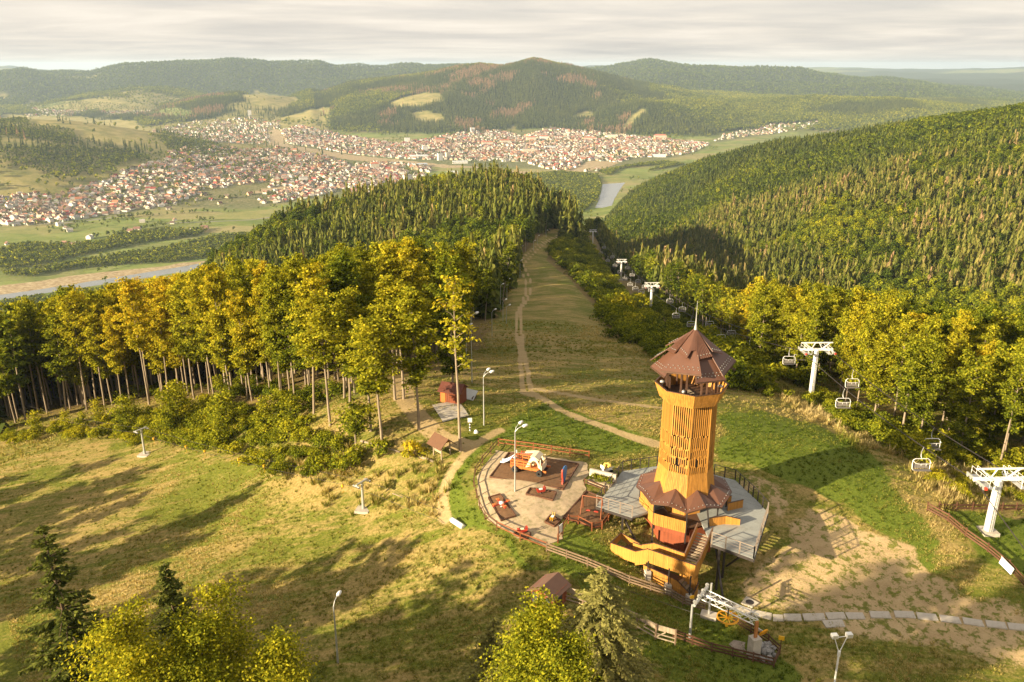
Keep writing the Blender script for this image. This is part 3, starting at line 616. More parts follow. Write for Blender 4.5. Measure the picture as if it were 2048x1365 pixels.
YOUNG = [T.joined('young_tree', M_LEAF, M_BARKD) for T in [beech(41, 6, .08, 1.5, 22, 6, 9, .22, rt=.06, up=.5), beech(42, 5, .1, 1.7, 20, 6, 9, .22, rt=.06, up=.4), beech(43, 7.5, .12, 1.6, 26, 6, 9, .24, rt=.08, up=.6)]]

# ---- sampling and scattering
VIS_R = RR; _sl = (TZ - CAM_H) / R2; _run = np.maximum.accumulate(_sl, axis=1)
TREE_T = np.where(R2 > 140, 15.0, 0.0)
def visible(x, y, z, tall=18.0):
    """could the top of something this tall be seen past the bare ground in front of it"""
    az = np.arctan2(x, y); r = np.hypot(x, y); i = np.clip(np.searchsorted(AZ[:561], az), 0, 560); j = np.clip(np.searchsorted(RR, r) - 2, 0, nR - 1)
    return (np.abs(az) < math.radians(37)) & ((z + tall - CAM_H) / r > _run[i, j] - .002)
def poisson(x, y, dmin):
    """thin points so that few stand closer than dmin (grid hashing, vectorised: one per jittered cell)"""
    k = np.floor(x / dmin).astype(np.int64) * 1000003 + np.floor(y / dmin).astype(np.int64); _, i = np.unique(k, return_index=True); return i
def scatter(name, meshes, P, scale, rz, tint, label, idx=None, tilt=.04, zs=None):
    n = len(P); me = bpy.data.meshes.new(name); me.vertices.add(n); me.vertices.foreach_set('co', np.asarray(P, np.float32).ravel())
    def at(nm, typ, arr, key): a = me.attributes.new(nm, typ, 'POINT'); a.data.foreach_set(key, np.ascontiguousarray(arr).ravel())
    rot = np.stack([RNG.normal(size=n) * tilt, RNG.normal(size=n) * tilt, rz], 1).astype(np.float32)
    sc = np.stack([scale, scale, scale if zs is None else zs], 1).astype(np.float32)
    at('rot', 'FLOAT_VECTOR', rot, 'vector'); at('scl', 'FLOAT_VECTOR', sc, 'vector'); at('tint', 'FLOAT', np.asarray(tint, np.float32), 'value')
    at('idx', 'INT', (RNG.integers(0, len(meshes), n) if idx is None else idx).astype(np.int32), 'value')
    col = bpy.data.collections.new(name + '_sources')
    for k, m in enumerate(meshes): col.objects.link(bpy.data.objects.new('%s_source_%02d' % (name, k), m))
    g = bpy.data.node_groups.new(name, 'GeometryNodeTree'); g.interface.new_socket('Geometry', in_out='INPUT', socket_type='NodeSocketGeometry'); g.interface.new_socket('Geometry', in_out='OUTPUT', socket_type='NodeSocketGeometry')
    gi = g.nodes.new('NodeGroupInput'); go = g.nodes.new('NodeGroupOutput'); ci = g.nodes.new('GeometryNodeCollectionInfo'); ci.inputs['Collection'].default_value = col; ci.inputs['Separate Children'].default_value = True; ci.inputs['Reset Children'].default_value = True
    ip = g.nodes.new('GeometryNodeInstanceOnPoints'); ip.inputs['Pick Instance'].default_value = True
    def na(nm, dt): a = g.nodes.new('GeometryNodeInputNamedAttribute'); a.data_type = dt; a.inputs['Name'].default_value = nm; return next(o for o in a.outputs if o.enabled)
    g.links.new(gi.outputs[0], ip.inputs['Points']); g.links.new(ci.outputs[0], ip.inputs['Instance']); g.links.new(na('idx', 'INT'), ip.inputs['Instance Index'])
    er = g.nodes.new('FunctionNodeEulerToRotation'); g.links.new(na('rot', 'FLOAT_VECTOR'), er.inputs[0]); g.links.new(er.outputs[0], ip.inputs['Rotation']); g.links.new(na('scl', 'FLOAT_VECTOR'), ip.inputs['Scale']); g.links.new(ip.outputs[0], go.inputs[0])
    o = obj(name, me); md = o.modifiers.new('scatter', 'NODES'); md.node_group = g
    return tag(o, label, kind='stuff')
def tree(name, pair, loc, H0, H, rz, tint, label, group, cat='tree', wide=None):
    t = thing(name, label, cat, loc, rz, group); s = H / H0; w_ = wide or s
    t.scale = (w_, w_, s)
    for nm, m in (('trunk', pair[0]), ('crown', pair[1])):
        c = obj(nm, m, t); c['tint'] = float(tint)
    return t
# ------------------------------------------------------------------ where the trees stand
def rpoly(poly, dens):
    """random points in a polygon, jittered grid with dens metres spacing"""
    x0, y0 = poly.min(0); x1, y1 = poly.max(0); gx, gy = np.meshgrid(np.arange(x0, x1, dens), np.arange(y0, y1, dens)); x = (gx + RNG.uniform(-.42, .42, gx.shape) * dens).ravel(); y = (gy + RNG.uniform(-.42, .42, gy.shape) * dens).ravel()
    k = inside_sd(x, y, poly, .1) > .5; return x[k], y[k]
BH = [22, 23, 21, 24, 20, 22, 22, 21, 23]; SH = [21, 19, 24, 17, 22]
gxy = lambda px, py: tuple(ground_at(px, py))[:2]
# left forest wall: its front edge follows the meadow, its back runs down the hill
FL = [at_z(-200, 870, -23), at_z(-60, 848, -22), at_z(70, 828, -20)] + [gxy(*p) for p in ((225,818),(330,806),(420,800),(490,802),(560,815),(620,815),(700,800),(770,770),(850,745),(905,720),(950,690))]
P_LEFT = np.array(FL + [(-8, 190), (-25, 205), (-70, 215), (-200, 235), (-300, 200), (-220, 120)])
print('FL', [tuple(round(v) for v in q) for q in FL])
xl, yl = rpoly(P_LEFT, 3.8)
ok = ~((near_line(xl, yl, TRACKS[6], 3.2, .1) > .5) | (np.hypot(xl - gxy(907, 800)[0], yl - gxy(907, 800)[1]) < 6)); xl, yl = xl[ok], yl[ok]
FRt = [gxy(*p) for p in ((1505,742),(1560,752),(1640,800),(1720,838),(1800,880),(1880,905),(1960,930),(2060,960),(2250,1000))]
P_RIGHT = np.array(FRt + [(150, 110), (170, 190), (110, 250), (85, 320), (66, 335), (62, 250), (60, 190)])
xr, yr = rpoly(P_RIGHT, 5.0)
special = [  # pixel of foot, pixel row of top, variant, tint, label
 (921,902,560,8,.72,'lone tall tree with bare pale trunk and rusty sparse crown beside the roofed shelter'),
 (838,860,585,0,.55,'tall beech with low leafy skirt left of the concrete pad'),
 (661,852,600,1,.62,'slim straight beech with long bare trunk at the front of the left forest'),
 (628,828,545,5,.68,'forked tall beech with two dark stems near the left forest edge'),
 (765,898,650,3,.6,'bare-stemmed beech standing above the fallen pale log'),
 (700,815,590,2,.55,'pale thin beech beside the worn forest path'),
 (742,862,640,0,.5,'leaning beech in the clearing left of the forest path'),
 (790,800,560,1,.6,'straight beech on the left bank of the forest path'),
 (808,798,570,3,.58,'straight beech on the right bank of the forest path'),
 (905,770,520,6,.35,'dark green beech right behind the brown hut')]
taken = []
for k, (px, py, pt, v, ti, lab) in enumerate(special):
    p = ground_at(px, py); d = math.hypot(p.x, p.y); top = at_d(px, pt, d)[2]; H = top - p.z; taken.append((p.x, p.y))
    tree('beech_tree', BEECH[v], p, BH[v], H, k * 1.7, ti, lab, None, wide=.95)
p = ground_at(713, 897); s_ = thing('young_tree', 'small round-crowned tree on thin stem above the leafless patch', 'tree', p)
for nm, m in (lambda T: (('trunk', T.trunk_mesh('trunk', M_BARK)), ('crown', T.crown_mesh('crown', M_LEAF))))(beech(61, 5.6, .42, 2.1, 26, 8, 10, .22, rt=.13, up=.3)): obj(nm, m, s_)['tint'] = .42
taken.append((p.x, p.y)); TK = np.array(taken)
def free(x, y, r=2.6): return np.min(np.hypot(x[:, None] - TK[:, 0], y[:, None] - TK[:, 1]), axis=1) > r
def place_wall(x, y, side, front, tbase, limit, hlo, hhi):
    ok = free(x, y); x, y = x[ok], y[ok]; z = height(x, y); r = np.hypot(x, y)
    dF = np.min(np.stack([np.hypot(x - a, y - b) for a, b in resample(front, 3)]), axis=0); o = np.argsort(dF + .12 * r); x, y, z, r, dF = x[o], y[o], z[o], r[o], dF[o]
    ti = tbase + fbm(x / 22, y / 22, 51, 3) * .38 + RNG.normal(size=len(x)) * .08; az = np.degrees(np.arctan2(x, y))
    v = RNG.choice([0, 1, 2, 3, 4, 5], len(x))
    if side == 'right': v = np.where(RNG.random(len(x)) < .65, RNG.choice([4, 6, 7], len(x)), v)
    H = RNG.uniform(hlo, hhi, len(x)) - (np.where(az > -17, 2.2, 0) if side == 'left' else 0); rest = []; n = 0
    for i in range(len(x)):
        if n < limit and abs(az[i]) < 36:
            tone = 'golden-yellow' if ti[i] > tbase + .13 else ('yellow' if ti[i] > tbase + .05 else 'yellow-green' if ti[i] > tbase - .05 else ('green' if ti[i] > tbase - .14 else 'dark green'))
            hh = (H[i] - hlo) / (hhi - hlo); size = 'tall ' if hh > .66 else ('' if hh > .33 else 'shorter ')
            if side == 'left': where = 'at the left edge of the left forest' if az[i] < -27 else ('above the drag lift posts in the left forest' if az[i] < -20 else ('in the middle of the left forest' if az[i] < -14 else ('left of the forest path in the left forest' if az[i] < -9 else 'beside the ski slope in the left forest')))
            else: where = 'behind the white pylon in the right forest' if az[i] < 22 else ('between the two pylons in the right forest' if az[i] < 27.5 else 'at the right edge of the right forest')
            row = 'front-row ' if dF[i] < 4 else ('second-row ' if dF[i] < 9 else 'inner ')
            lab = (row + size + tone + ' beech ' + where); tree('beech_tree', BEECH[v[i]], (x[i], y[i], z[i]), BH[v[i]], H[i], RNG.uniform(0, 6.28), ti[i], lab, lab.replace('beech ', 'beeches ', 1), wide=RNG.uniform(.72, .98) * (.86 if side == 'right' else 1)); n += 1
        else: rest.append(i)
    return np.stack([x, y, z], 1)[rest], ti[rest], H[rest], v[rest]
ra = place_wall(xl, yl, 'left', FL, .58, 175, 18, 24); rb = place_wall(xr, yr, 'right', FRt, .52, 120, 13, 18.5)
# trees beyond the left and lower edges of the frame, whose long shadows fall across the meadow
hx = []
for a0, a1, r0, r1, n in ((-57, -43, 58, 108, 30), (-70, -58, 48, 80, 9), (-58, -48, 108, 150, 24)):
    a_ = np.radians(RNG.uniform(a0, a1, n)); r_ = RNG.uniform(r0, r1, n); hx += list(zip(r_ * np.sin(a_), r_ * np.cos(a_)))
hx = np.array(hx); hzv = height(hx[:, 0], hx[:, 1])
J = [T.joined('beech_all', M_LEAF, M_BARK) for T in (beech(1, 22, .42, 3.0, 26, 7, 10, .45), beech(3, 22, .36, 3.0, 26, 7, 10, .45), beech(7, 22, .14, 3.3, 34, 7, 9, .45))]
PP = np.concatenate([ra[0], rb[0], np.column_stack([hx, hzv])]); TT = np.concatenate([ra[1], rb[1], RNG.uniform(.45, .7, len(hx))]); HH = np.concatenate([ra[2], rb[2], RNG.uniform(17, 24, len(hx))])
scatter('beech_wood', J, PP, HH / 22, RNG.uniform(0, 6.28, len(PP)), TT, 'beech wood standing behind the front rows of trees')

# ---- forest beyond: sampled on the terrain where it could be seen
LO_SP = [spruce(71 + i, 18, 3.6, 7, 6).joined('spruce_low', M_NEEDLE, M_BARKD) for i in range(4)]
MD_SP = [spruce(21 + i, [21, 19, 24, 17, 22][i], 3.5, 10, 7).joined('spruce_mid', M_NEEDLE, M_BARKD) for i in range(5)]
MD_BL = [blob_tree(81 + i, [17, 15, 19, 14][i], [3.6, 4.2, 3.4, 4.4][i], 330, .62).joined('broadleaf_mid', M_LEAF, M_BARK) for i in range(4)]
LO_BL = [blob_tree(91 + i, 15, 4.2, 80, 1.25).joined('broadleaf_low', M_LEAF, M_BARK) for i in range(4)]
def sample_ring(r0, r1, spacing, azmax=35):
    """jittered grid of spacing metres over a sector"""
    a = math.radians(azmax); x0 = -r1 * math.sin(a); xs = np.arange(x0, -x0, spacing); ys = np.arange(r0 * math.cos(a), r1, spacing); gx, gy = np.meshgrid(xs, ys)
    x = (gx + RNG.uniform(-.45, .45, gx.shape) * spacing).ravel(); y = (gy + RNG.uniform(-.45, .45, gy.shape) * spacing).ravel(); r = np.hypot(x, y)
    k = (r >= r0) & (r < r1) & (np.abs(np.arctan2(x, y)) < a); return x[k], y[k]
LIFT = [(51.8, 78.4), (50.8, 130), (49, 280), (55, 405), (57, 575), (60, 800)]
def conifer_prob(x, y, r, az):
    p = smooth(-.1, .15, fbm(x / 160, y / 160, 61, 3) + np.where((az < 3) & (r > 260), .22, 0) + np.where((az > 9) & (r > 330) & (r < 900), .34, 0) - np.where((az > 4) & (az < 16) & (r < 420), .28, 0) - np.where((r > 900) & (r < 2200), .0, 0))
    p = np.minimum(p, .82)
    return np.where((az > 25) & (r > 900) & (r < 2200), p * .5, np.where((r > 900) & (r < 2300), np.minimum(p + .3, .85), p))
x, y = sample_ring(175, 1000, 5.2); r = np.hypot(x, y); az = np.degrees(np.arctan2(x, y)); z = height(x, y)
corr = near_line(x, y, LIFT, 20, 3) > .5
keep = (inside_sd(x, y, P_SLOPE, .1) < .5) & ~corr & (z > VALLEY + 6) & visible(x, y, z) & ~((r < 240) & (inside_sd(x, y, P_LEFT, .1) > .5)) & ~((r < 350) & (inside_sd(x, y, P_RIGHT, .1) > .5))
shr = (az > 1.6) & (x < 62) & (r < 560) & (x > -5)                    # shrubs between slope and chairlift are set below
keep &= ~(shr & (r < 500)); keep &= ~((az < 6) & (az > -6) & (r < 215)); keep &= (far_masks(x, y, z)[0] > .4) | (r < 900)
x, y, z, r, az = x[keep], y[keep], z[keep], r[keep], az[keep]
con = RNG.random(len(x)) < conifer_prob(x, y, r, az); sc = RNG.uniform(.66, 1.1, len(x)); P = np.stack([x, y, z], 1)
o = np.argsort(np.where(con & (np.abs(az) < 33), r, 1e9))[:280]; ind = np.zeros(len(x), bool); ind[o] = True
for i in np.nonzero(ind)[0]:
    v = int(RNG.integers(0, 5)); lab = ('dark spruce on the wooded knoll ' + ('far left, above the river' if az[i] < -17 else 'behind the left forest' if az[i] < -9 else 'beside the upper ski slope')) if az[i] < 4 else ('olive spruce on the slope beyond the chairlift ' + ('near the ski slope' if az[i] < 13 else 'above the white pylon' if az[i] < 23 else 'at the right edge'))
    lab = ('tall ' if sc[i] > 1.0 else '' if sc[i] > .86 else 'small ') + lab
    tree('spruce_tree', SPRUCE[v], P[i], SH[v], SH[v] * sc[i], RNG.uniform(0, 6.28), np.clip(.46 + RNG.normal() * .12 + (.1 if az[i] > 4 else 0), 0, .9), lab, lab.replace('spruce', 'spruces', 1))
tn = .46 + fbm(x / 60, y / 60, 63, 3) * .2 + RNG.normal(size=len(x)) * .1 + np.where(az > 4, .07, 0)
k = con & ~ind; scatter('spruce_forest', MD_SP, P[k], sc[k], RNG.uniform(0, 6.28, k.sum()), np.clip(tn[k], 0, .92), 'spruce forest covering the knoll and the right hillside')
tb = .30 + fbm(x / 50, y / 50, 64, 3) * .25 + RNG.normal(size=len(x)) * .1 + np.where((az > 3) & (az < 18) & (r < 480), .12, 0)
k = ~con & (r < 360); scatter('mixed_forest', J, P[k], sc[k] * .85, RNG.uniform(0, 6.28, k.sum()), np.clip(tb[k], .05, .95), 'leafy trees on the slopes just behind the hilltop', tilt=.06)
k = ~con & (r >= 360); scatter('mixed_forest', MD_BL, P[k], sc[k] * 1.05, RNG.uniform(0, 6.28, k.sum()), np.clip(tb[k], .05, .95), 'broadleaf trees mixed into the forest on the slopes', tilt=.08)
x, y = sample_ring(1000, 2300, 6.2); r = np.hypot(x, y); az = np.degrees(np.arctan2(x, y)); z = height(x, y); fm = far_masks(x, y, z)
keep = (z > VALLEY + 8) & visible(x, y, z) & (fm[0] > .4); x, y, z, r, az = x[keep], y[keep], z[keep], r[keep], az[keep]; P = np.stack([x, y, z], 1)
con = RNG.random(len(x)) < conifer_prob(x, y, r, az); sc = RNG.uniform(.7, 1.1, len(x)); tb = np.clip(.27 + fbm(x / 90, y / 90, 65, 3) * .16 + RNG.normal(size=len(x)) * .08, 0, .9)
scatter('spruce_forest', LO_SP, P[con], sc[con], RNG.uniform(0, 6.28, con.sum()), tb[con] + .04, 'spruces on the far part of the right hill')
scatter('mixed_forest', LO_BL, P[~con], sc[~con], RNG.uniform(0, 6.28, (~con).sum()), tb[~con], 'broadleaf forest on the far part of the right hill')
x, y = sample_ring(2300, 7300, 11.0); z0 = VALLEY; r = np.hypot(x, y); az = np.degrees(np.arctan2(x, y)); z = height(x, y)
keep = (z > VALLEY + 6); x, y, z, r, az = [q[keep] for q in (x, y, z, r, az)]; fm = far_masks(x, y, z)
keep = visible(x, y, z) & (RNG.random(len(x)) < fm[0] * 1.0 + .006); x, y, z, r, az = [q[keep] for q in (x, y, z, r, az)]; P = np.stack([x, y, z], 1)
con = RNG.random(len(x)) < smooth(-.2, .1, fbm(x / 500, y / 500, 66, 3) + .25 * (az < 9) - .35 * (az > 10) - .4 * (az < -13)); sc = RNG.uniform(.75, 1.25, len(x))
px_, py_ = 1024 + F_PX * x / (y * math.cos(PITCH) + (CAM_H - z) * math.sin(PITCH)), z
dead = smooth(.0, .2, fbm(x / 220, y / 220, 67, 3) + .55 * smooth(-10, 60, z) * (az > -4) * (az < 6) - .12)
tb = .36 + fbm(x / 200, y / 200, 68, 3) * .14 + RNG.normal(size=len(x)) * .07; tc_ = np.where((az < 8) & (RNG.random(len(x)) < dead * .8), .98, np.clip(tb, 0, .8))
FSP = [spruce(171 + i, 25, 3.8, 5, 6).joined('spruce_far', M_NEEDLE, M_BARKD) for i in range(3)]; FBL = [blob_tree(191 + i, 17, 6.2, 26, 3.0).joined('broadleaf_far', M_LEAF, M_BARK) for i in range(3)]
scatter('far_spruce_forest', FSP, P[con], sc[con], RNG.uniform(0, 6.28, con.sum()), tc_[con], 'spruce forest on the mountain behind the town, parts of it dead and brown')
scatter('far_broadleaf_forest', FBL, P[~con], sc[~con] * 1.05, RNG.uniform(0, 6.28, (~con).sum()), tb[~con], 'broadleaf forest on the hills behind the town')
print('forest counts', len(P))
x, y = sample_ring(7300, 10200, 34.0); z = height(x, y); fm = far_masks(x, y, z); keep = (fm[0] > .5) & visible(x, y, z); P = np.stack([x, y, z], 1)[keep]; n = len(P)
scatter('far_range_forest', FBL, P, RNG.uniform(1.1, 2.0, n), RNG.uniform(0, 6.28, n), np.clip(.2 + RNG.normal(size=n) * .06, 0, .6), 'forest on the farthest mountain range')
# ------------------------------------------------------------------ bushes, young trees, foreground trees, tufts
def bush_zone(pix, spacing, limit, label, group, tlo, thi, smin, smax, meshes=None, name='bush', cat='bush', pad=None):
    poly = poly_px(pix); x, y = rpoly(poly, spacing); z = height(x, y); k = free(x, y, 1.6); x, y, z = x[k], y[k], z[k]
    o = np.argsort(np.hypot(x, y)); x, y, z = x[o], y[o], z[o]; n = len(x); ms_ = meshes or BUSH
    ti = tlo + (thi - tlo) * np.clip(.5 + fbm(x / 9, y / 9, 71, 3) * .9 + RNG.normal(size=n) * .12, 0, 1); sc = smin + (smax - smin) * np.clip(.45 + .8 * fbm(x / 14, y / 14, 72, 3) + RNG.normal(size=n) * .18, 0, 1)
    tm, sm = np.median(ti), np.median(sc); azs = np.degrees(np.arctan2(x, y)); rs_ = np.hypot(x, y)
    for i in range(min(n, limit)):
        o = obj(name, ms_[int(RNG.integers(0, len(ms_)))], None, (x[i], y[i], z[i]), (0, 0, RNG.uniform(0, 6.28))); o.scale = (sc[i] * RNG.uniform(.85, 1.2), sc[i] * RNG.uniform(.85, 1.2), sc[i]); o['tint'] = float(ti[i])
        tone = 'yellow-green ' if ti[i] > tm + .05 else ('deep green ' if ti[i] < tm - .05 else 'green '); size = 'large ' if sc[i] > sm * 1.15 else ('small ' if sc[i] < sm * .85 else '')
        if 'left' in label: seg = 'near the left edge' if azs[i] < -26 else ('behind the left lift post' if azs[i] < -19 else ('below the forked beech' if azs[i] < -13 else 'beside the small round tree'))
        elif 'slope' in label or 'line' in label: seg = 'just behind the tower' if rs_[i] < 175 else ('near the slope bend' if rs_[i] < 260 else ('by the third pylon' if rs_[i] < 360 else 'near the slope top'))
        else: seg = 'near the white pylon' if azs[i] < 22.5 else ('between the two pylons' if azs[i] < 28 else 'near the right edge')
        lab = size + tone + label + ', ' + seg; tag(o, lab, cat, lab.replace(' ' + cat, ' ' + cat + ('es' if cat == 'bush' else 's'), 1))
    return np.stack([x, y, z], 1)[limit:], ti[limit:], sc[limit:]
rest = []
rest.append(bush_zone([(-60,880),(60,862),(225,842),(420,815),(560,850),(640,862),(690,885),(735,925),(700,955),(590,965),(470,920),(330,895),(200,880),(0,890)], 2.3, 95, 'low bush below the left forest', 'bushes below the left forest', .32, .62, .55, 1.25))
rest.append(bush_zone([(225,800),(420,790),(560,815),(640,830),(720,800),(640,790),(490,770),(330,775)], 3.6, 20, 'bush among the trunks of the left forest', 'bushes among the left trunks', .2, .45, .6, 1.3))
rest.append(bush_zone([(-60,880),(60,862),(225,840),(420,812),(560,840),(620,850),(560,895),(470,905),(330,880),(200,868),(0,880)], 6.0, 40, 'leafy young tree below the left forest', 'young trees below the left forest', .38, .62, .5, 1.0, YOUNG, 'young_tree', 'tree'))
SHB = [(1098,505),(1150,556),(1190,600),(1215,655),(1300,716),(1345,750),(1450,778),(1545,785),(1500,735),(1420,700),(1330,655),(1262,610),(1228,570),(1198,520),(1170,470),(1140,462),(1112,490)]
rest.append(bush_zone(SHB, 4.4, 75, 'rounded shrub along the ski slope edge', 'shrubs between ski slope and chairlift', .2, .48, 1.3, 2.5, None, 'shrub', 'shrub'))
rest.append(bush_zone([(1262,600),(1330,640),(1420,690),(1500,728),(1560,760),(1640,800),(1600,745),(1500,715),(1400,640),(1300,590)], 4.2, 35, 'shrub under the chairlift line', 'shrubs under the chairlift', .18, .4, .9, 2.0, None, 'shrub', 'shrub'))
rest.append(bush_zone([(1590,790),(1680,850),(1740,880),(1830,925),(1900,945),(2070,985),(2070,930),(1900,885),(1720,828),(1620,775)], 2.7, 60, 'bush at the foot of the right forest', 'bushes at the foot of the right forest', .3, .54, .7, 1.6))
rest.append(bush_zone([(1840,930),(1930,950),(2070,990),(2070,1010),(1930,1000),(1850,975)], 2.4, 22, 'bush in the tall dry grass', 'bushes beside the near pylon', .45, .72, .45, .9))
rest.append(bush_zone([(1290,700),(1440,760),(1560,785),(1640,830),(1560,800),(1440,778),(1330,745)], 2.6, 16, 'upright bush on the grassy mound edge', 'shrubs on the edge of the mound', .3, .52, .6, 1.2, [BUSH[2]], 'bush'))
PB = np.concatenate([q[0] for q in rest]); scatter('undergrowth', BUSH, PB, np.concatenate([q[2] for q in rest]), RNG.uniform(0, 6.28, len(PB)), np.concatenate([q[1] for q in rest]), 'undergrowth behind the nearer bushes')
for px, py, k, sc, ti, lab in ((824,912,4,1.6,.78,'rusty yellow bush beside the roofed shelter'),(697,938,0,1.35,.44,'broad green bush under the round-crowned small tree'),(640,940,1,1.1,.45,'flat green bush left of the broad bush'),(1238,632,3,3.2,.62,'large sunlit yellow-green shrub at the bend of the ski slope edge'),(1255,655,1,2.6,.55,'second sunlit shrub just below the large yellow-green one'),
    (570,830,0,1.3,.46,'bushy green shrub at the foot of the forked beech'),(762,905,4,1.5,.42,'small bush around the foot of the bare-stemmed beech')):
    o = obj('bush', BUSH[k], None, ground_at(px, py), (0, 0, px)); o.scale = (sc, sc, sc); o['tint'] = ti; tag(o, lab, 'bush')
# foreground trees
def fg(px, py, D, R, kind, seed, tint, lab, **kw):
    x, y, zt = at_d(px, py, D); z = hz(x, y); H = zt - z
    T = big_spruce(seed, H, R, **kw) if kind == 'spruce' else beech(seed, H, kw.pop('base', .15), R, **kw)
    t = thing(kind + '_tree', lab, 'tree', (x, y, z))
    obj('trunk', T.trunk_mesh('trunk', M_BARKD if kind == 'spruce' else M_BARK), t)['tint'] = tint
    obj('crown', T.crown_mesh('crown', (M_NEEDLEP if tint > .7 else M_NEEDLE) if kind == 'spruce' else M_LEAF), t)['tint'] = tint
fg(82, 1048, 50, 5.0, 'spruce', 201, .42, 'tall dark spruce with a broken bare middle at the lower left corner', layers=40, per=10, gaps=.18, droop=.3)
fg(326, 1128, 52, 4.2, 'spruce', 202, .46, 'short dark spruce rising behind the yellow maple', layers=38, per=10, gaps=.06, droop=.4)
fg(1207, 1138, 50, 6.6, 'spruce', 203, .76, 'pale olive spruce with drooping boughs in front of the plank fence', layers=46, per=10, gaps=.1, droop=.55)
fg(985, 1238, 46, 5.0, 'spruce', 204, .74, 'small pale spruce with a bare leader at the bottom edge', layers=40, per=10, gaps=.08, droop=.5)
MP = dict(nb=64, ns=34, nl=17, leaf=.105, rt=.16, up=.8)
fg(452, 1178, 44, 2.5, 'maple', 211, .55, 'open yellow maple with thin upright branches at the lower left', base=.2, **dict(MP, ns=11))
fg(245, 1250, 43, 3.2, 'maple', 212, .58, 'bushy golden maple left of the open yellow maple', base=.15, **MP)
fg(545, 1290, 42, 2.4, 'maple', 213, .52, 'low yellow-green maple right of the open yellow maple', base=.15, **MP)
fg(372, 1290, 41, 2.7, 'maple', 216, .48, 'green-yellow maple in front of the short dark spruce', base=.15, **MP)
fg(1046, 1238, 41, 2.7, 'maple', 214, .5, 'yellow maple in front of the small brown hut', base=.15, **MP)
fg(1128, 1300, 40, 2.4, 'maple', 215, .44, 'green maple between the two pale spruces', base=.15, **MP)
# grass tufts
M_TUFT = leaf_mat('grass_blades', [(0, (.04, .075, .008)), (.25, (.12, .16, .02)), (.5, (.25, .235, .05)), (.75, (.42, .33, .12)), (1, (.52, .41, .19))], .3)
def tuft(seed, n, h, sp, w=.035):
    rng = np.random.default_rng(seed); a = rng.uniform(0, 6.28, n); b = np.stack([np.cos(a), np.sin(a), np.zeros(n)], 1); r0 = rng.random((n, 1)) * sp; base = b * r0; ln = h * rng.uniform(.5, 1.2, (n, 1)); tip = base + b * ln * rng.uniform(.15, .8, (n, 1)) + [0, 0, 1] * ln; s_ = np.stack([-b[:, 1], b[:, 0], b[:, 2]], 1) * w * rng.uniform(.6, 1.5, (n, 1)); mid = (base + tip) / 2 + [0, 0, .12 * h]
    T = TM(); T.quads(np.stack([base - s_, base + s_, mid + s_ * .8, mid - s_ * .8], 1) - [0, 0, .03], rng.random(n), np.full(n, .35)); T.quads(np.stack([mid - s_ * .8, mid + s_ * .8, tip + s_ * .1, tip - s_ * .1], 1), rng.random(n), np.full(n, .65)); q = np.concatenate(T.q)
    me = mesh_np('tuft', q.reshape(-1, 3), np.arange(len(q) * 4).reshape(len(q), 4), (M_TUFT,)); T.put(me, 0, len(q)); return me
TUFTS = [tuft(300 + i, 22, h, s, w) for i, (h, s, w) in enumerate(((.13, .30, .03), (.17, .24, .03), (.11, .36, .035), (.22, .22, .03)))]
TALL = [tuft(320 + i, 34, h, .45, .04) for i, h in enumerate((.8, 1.0, .65))]
x, y = [], []
for r0, r1, sp in ((36, 75, .34), (75, 110, .46), (110, 160, .7), (160, 215, 1.1)):
    a_, b_ = sample_ring(r0, r1, sp, 36); x.append(a_); y.append(b_)
x = np.concatenate(x); y = np.concatenate(y); sa, lu, fo, tr = near_masks(x, y); z = height(x, y)
g_ = fbm(x / 16, y / 16, 81, 4) + .5 * fbm(x / 3, y / 3, 82, 3)
YARD = poly_px([(985,895),(1090,905),(1180,925),(1190,960),(1215,990),(1225,1040),(1150,1065),(1190,1110),(1120,1100),(1050,1085),(990,1060),(960,1010),(955,960)])
tall_z = np.zeros_like(x)
for p in P_TALL: tall_z = np.maximum(tall_z, inside_sd(x, y, p, 4))
free_ = (RNG.random(len(x)) < (1 - sa * 1.15) * (1 - tr * 1.2) * (1 - fo * .6) * np.clip(.55 + g_ * .8, .12, 1)) & (inside_sd(x, y, YARD, .1) < .5) & visible(x, y, z, 4)
x, y, z, lu, fo, g_, tall_z = [q[free_] for q in (x, y, z, lu, fo, g_, tall_z)]
ti = np.clip(.50 + g_ * .55 - lu * .36 + RNG.normal(size=len(x)) * .07 + tall_z * .2, np.where(lu > .5, .08, .34), 1)
k = (RNG.random(len(x)) < tall_z * .5); P = np.stack([x, y, z], 1)
scatter('grass', TUFTS, P[~k], RNG.uniform(.6, 1.25, (~k).sum()) * np.where(np.hypot(x, y)[~k] > 150, 1.7, 1), RNG.uniform(0, 6.28, (~k).sum()), ti[~k], 'short grass tufts on the hilltop meadow')
scatter('tall_grass', TALL, P[k], RNG.uniform(.6, 1.2, k.sum()), RNG.uniform(0, 6.28, k.sum()), np.clip(ti[k] + .1, 0, 1), 'tall dry grass on the banks of the meadow')
print('tufts', len(x))
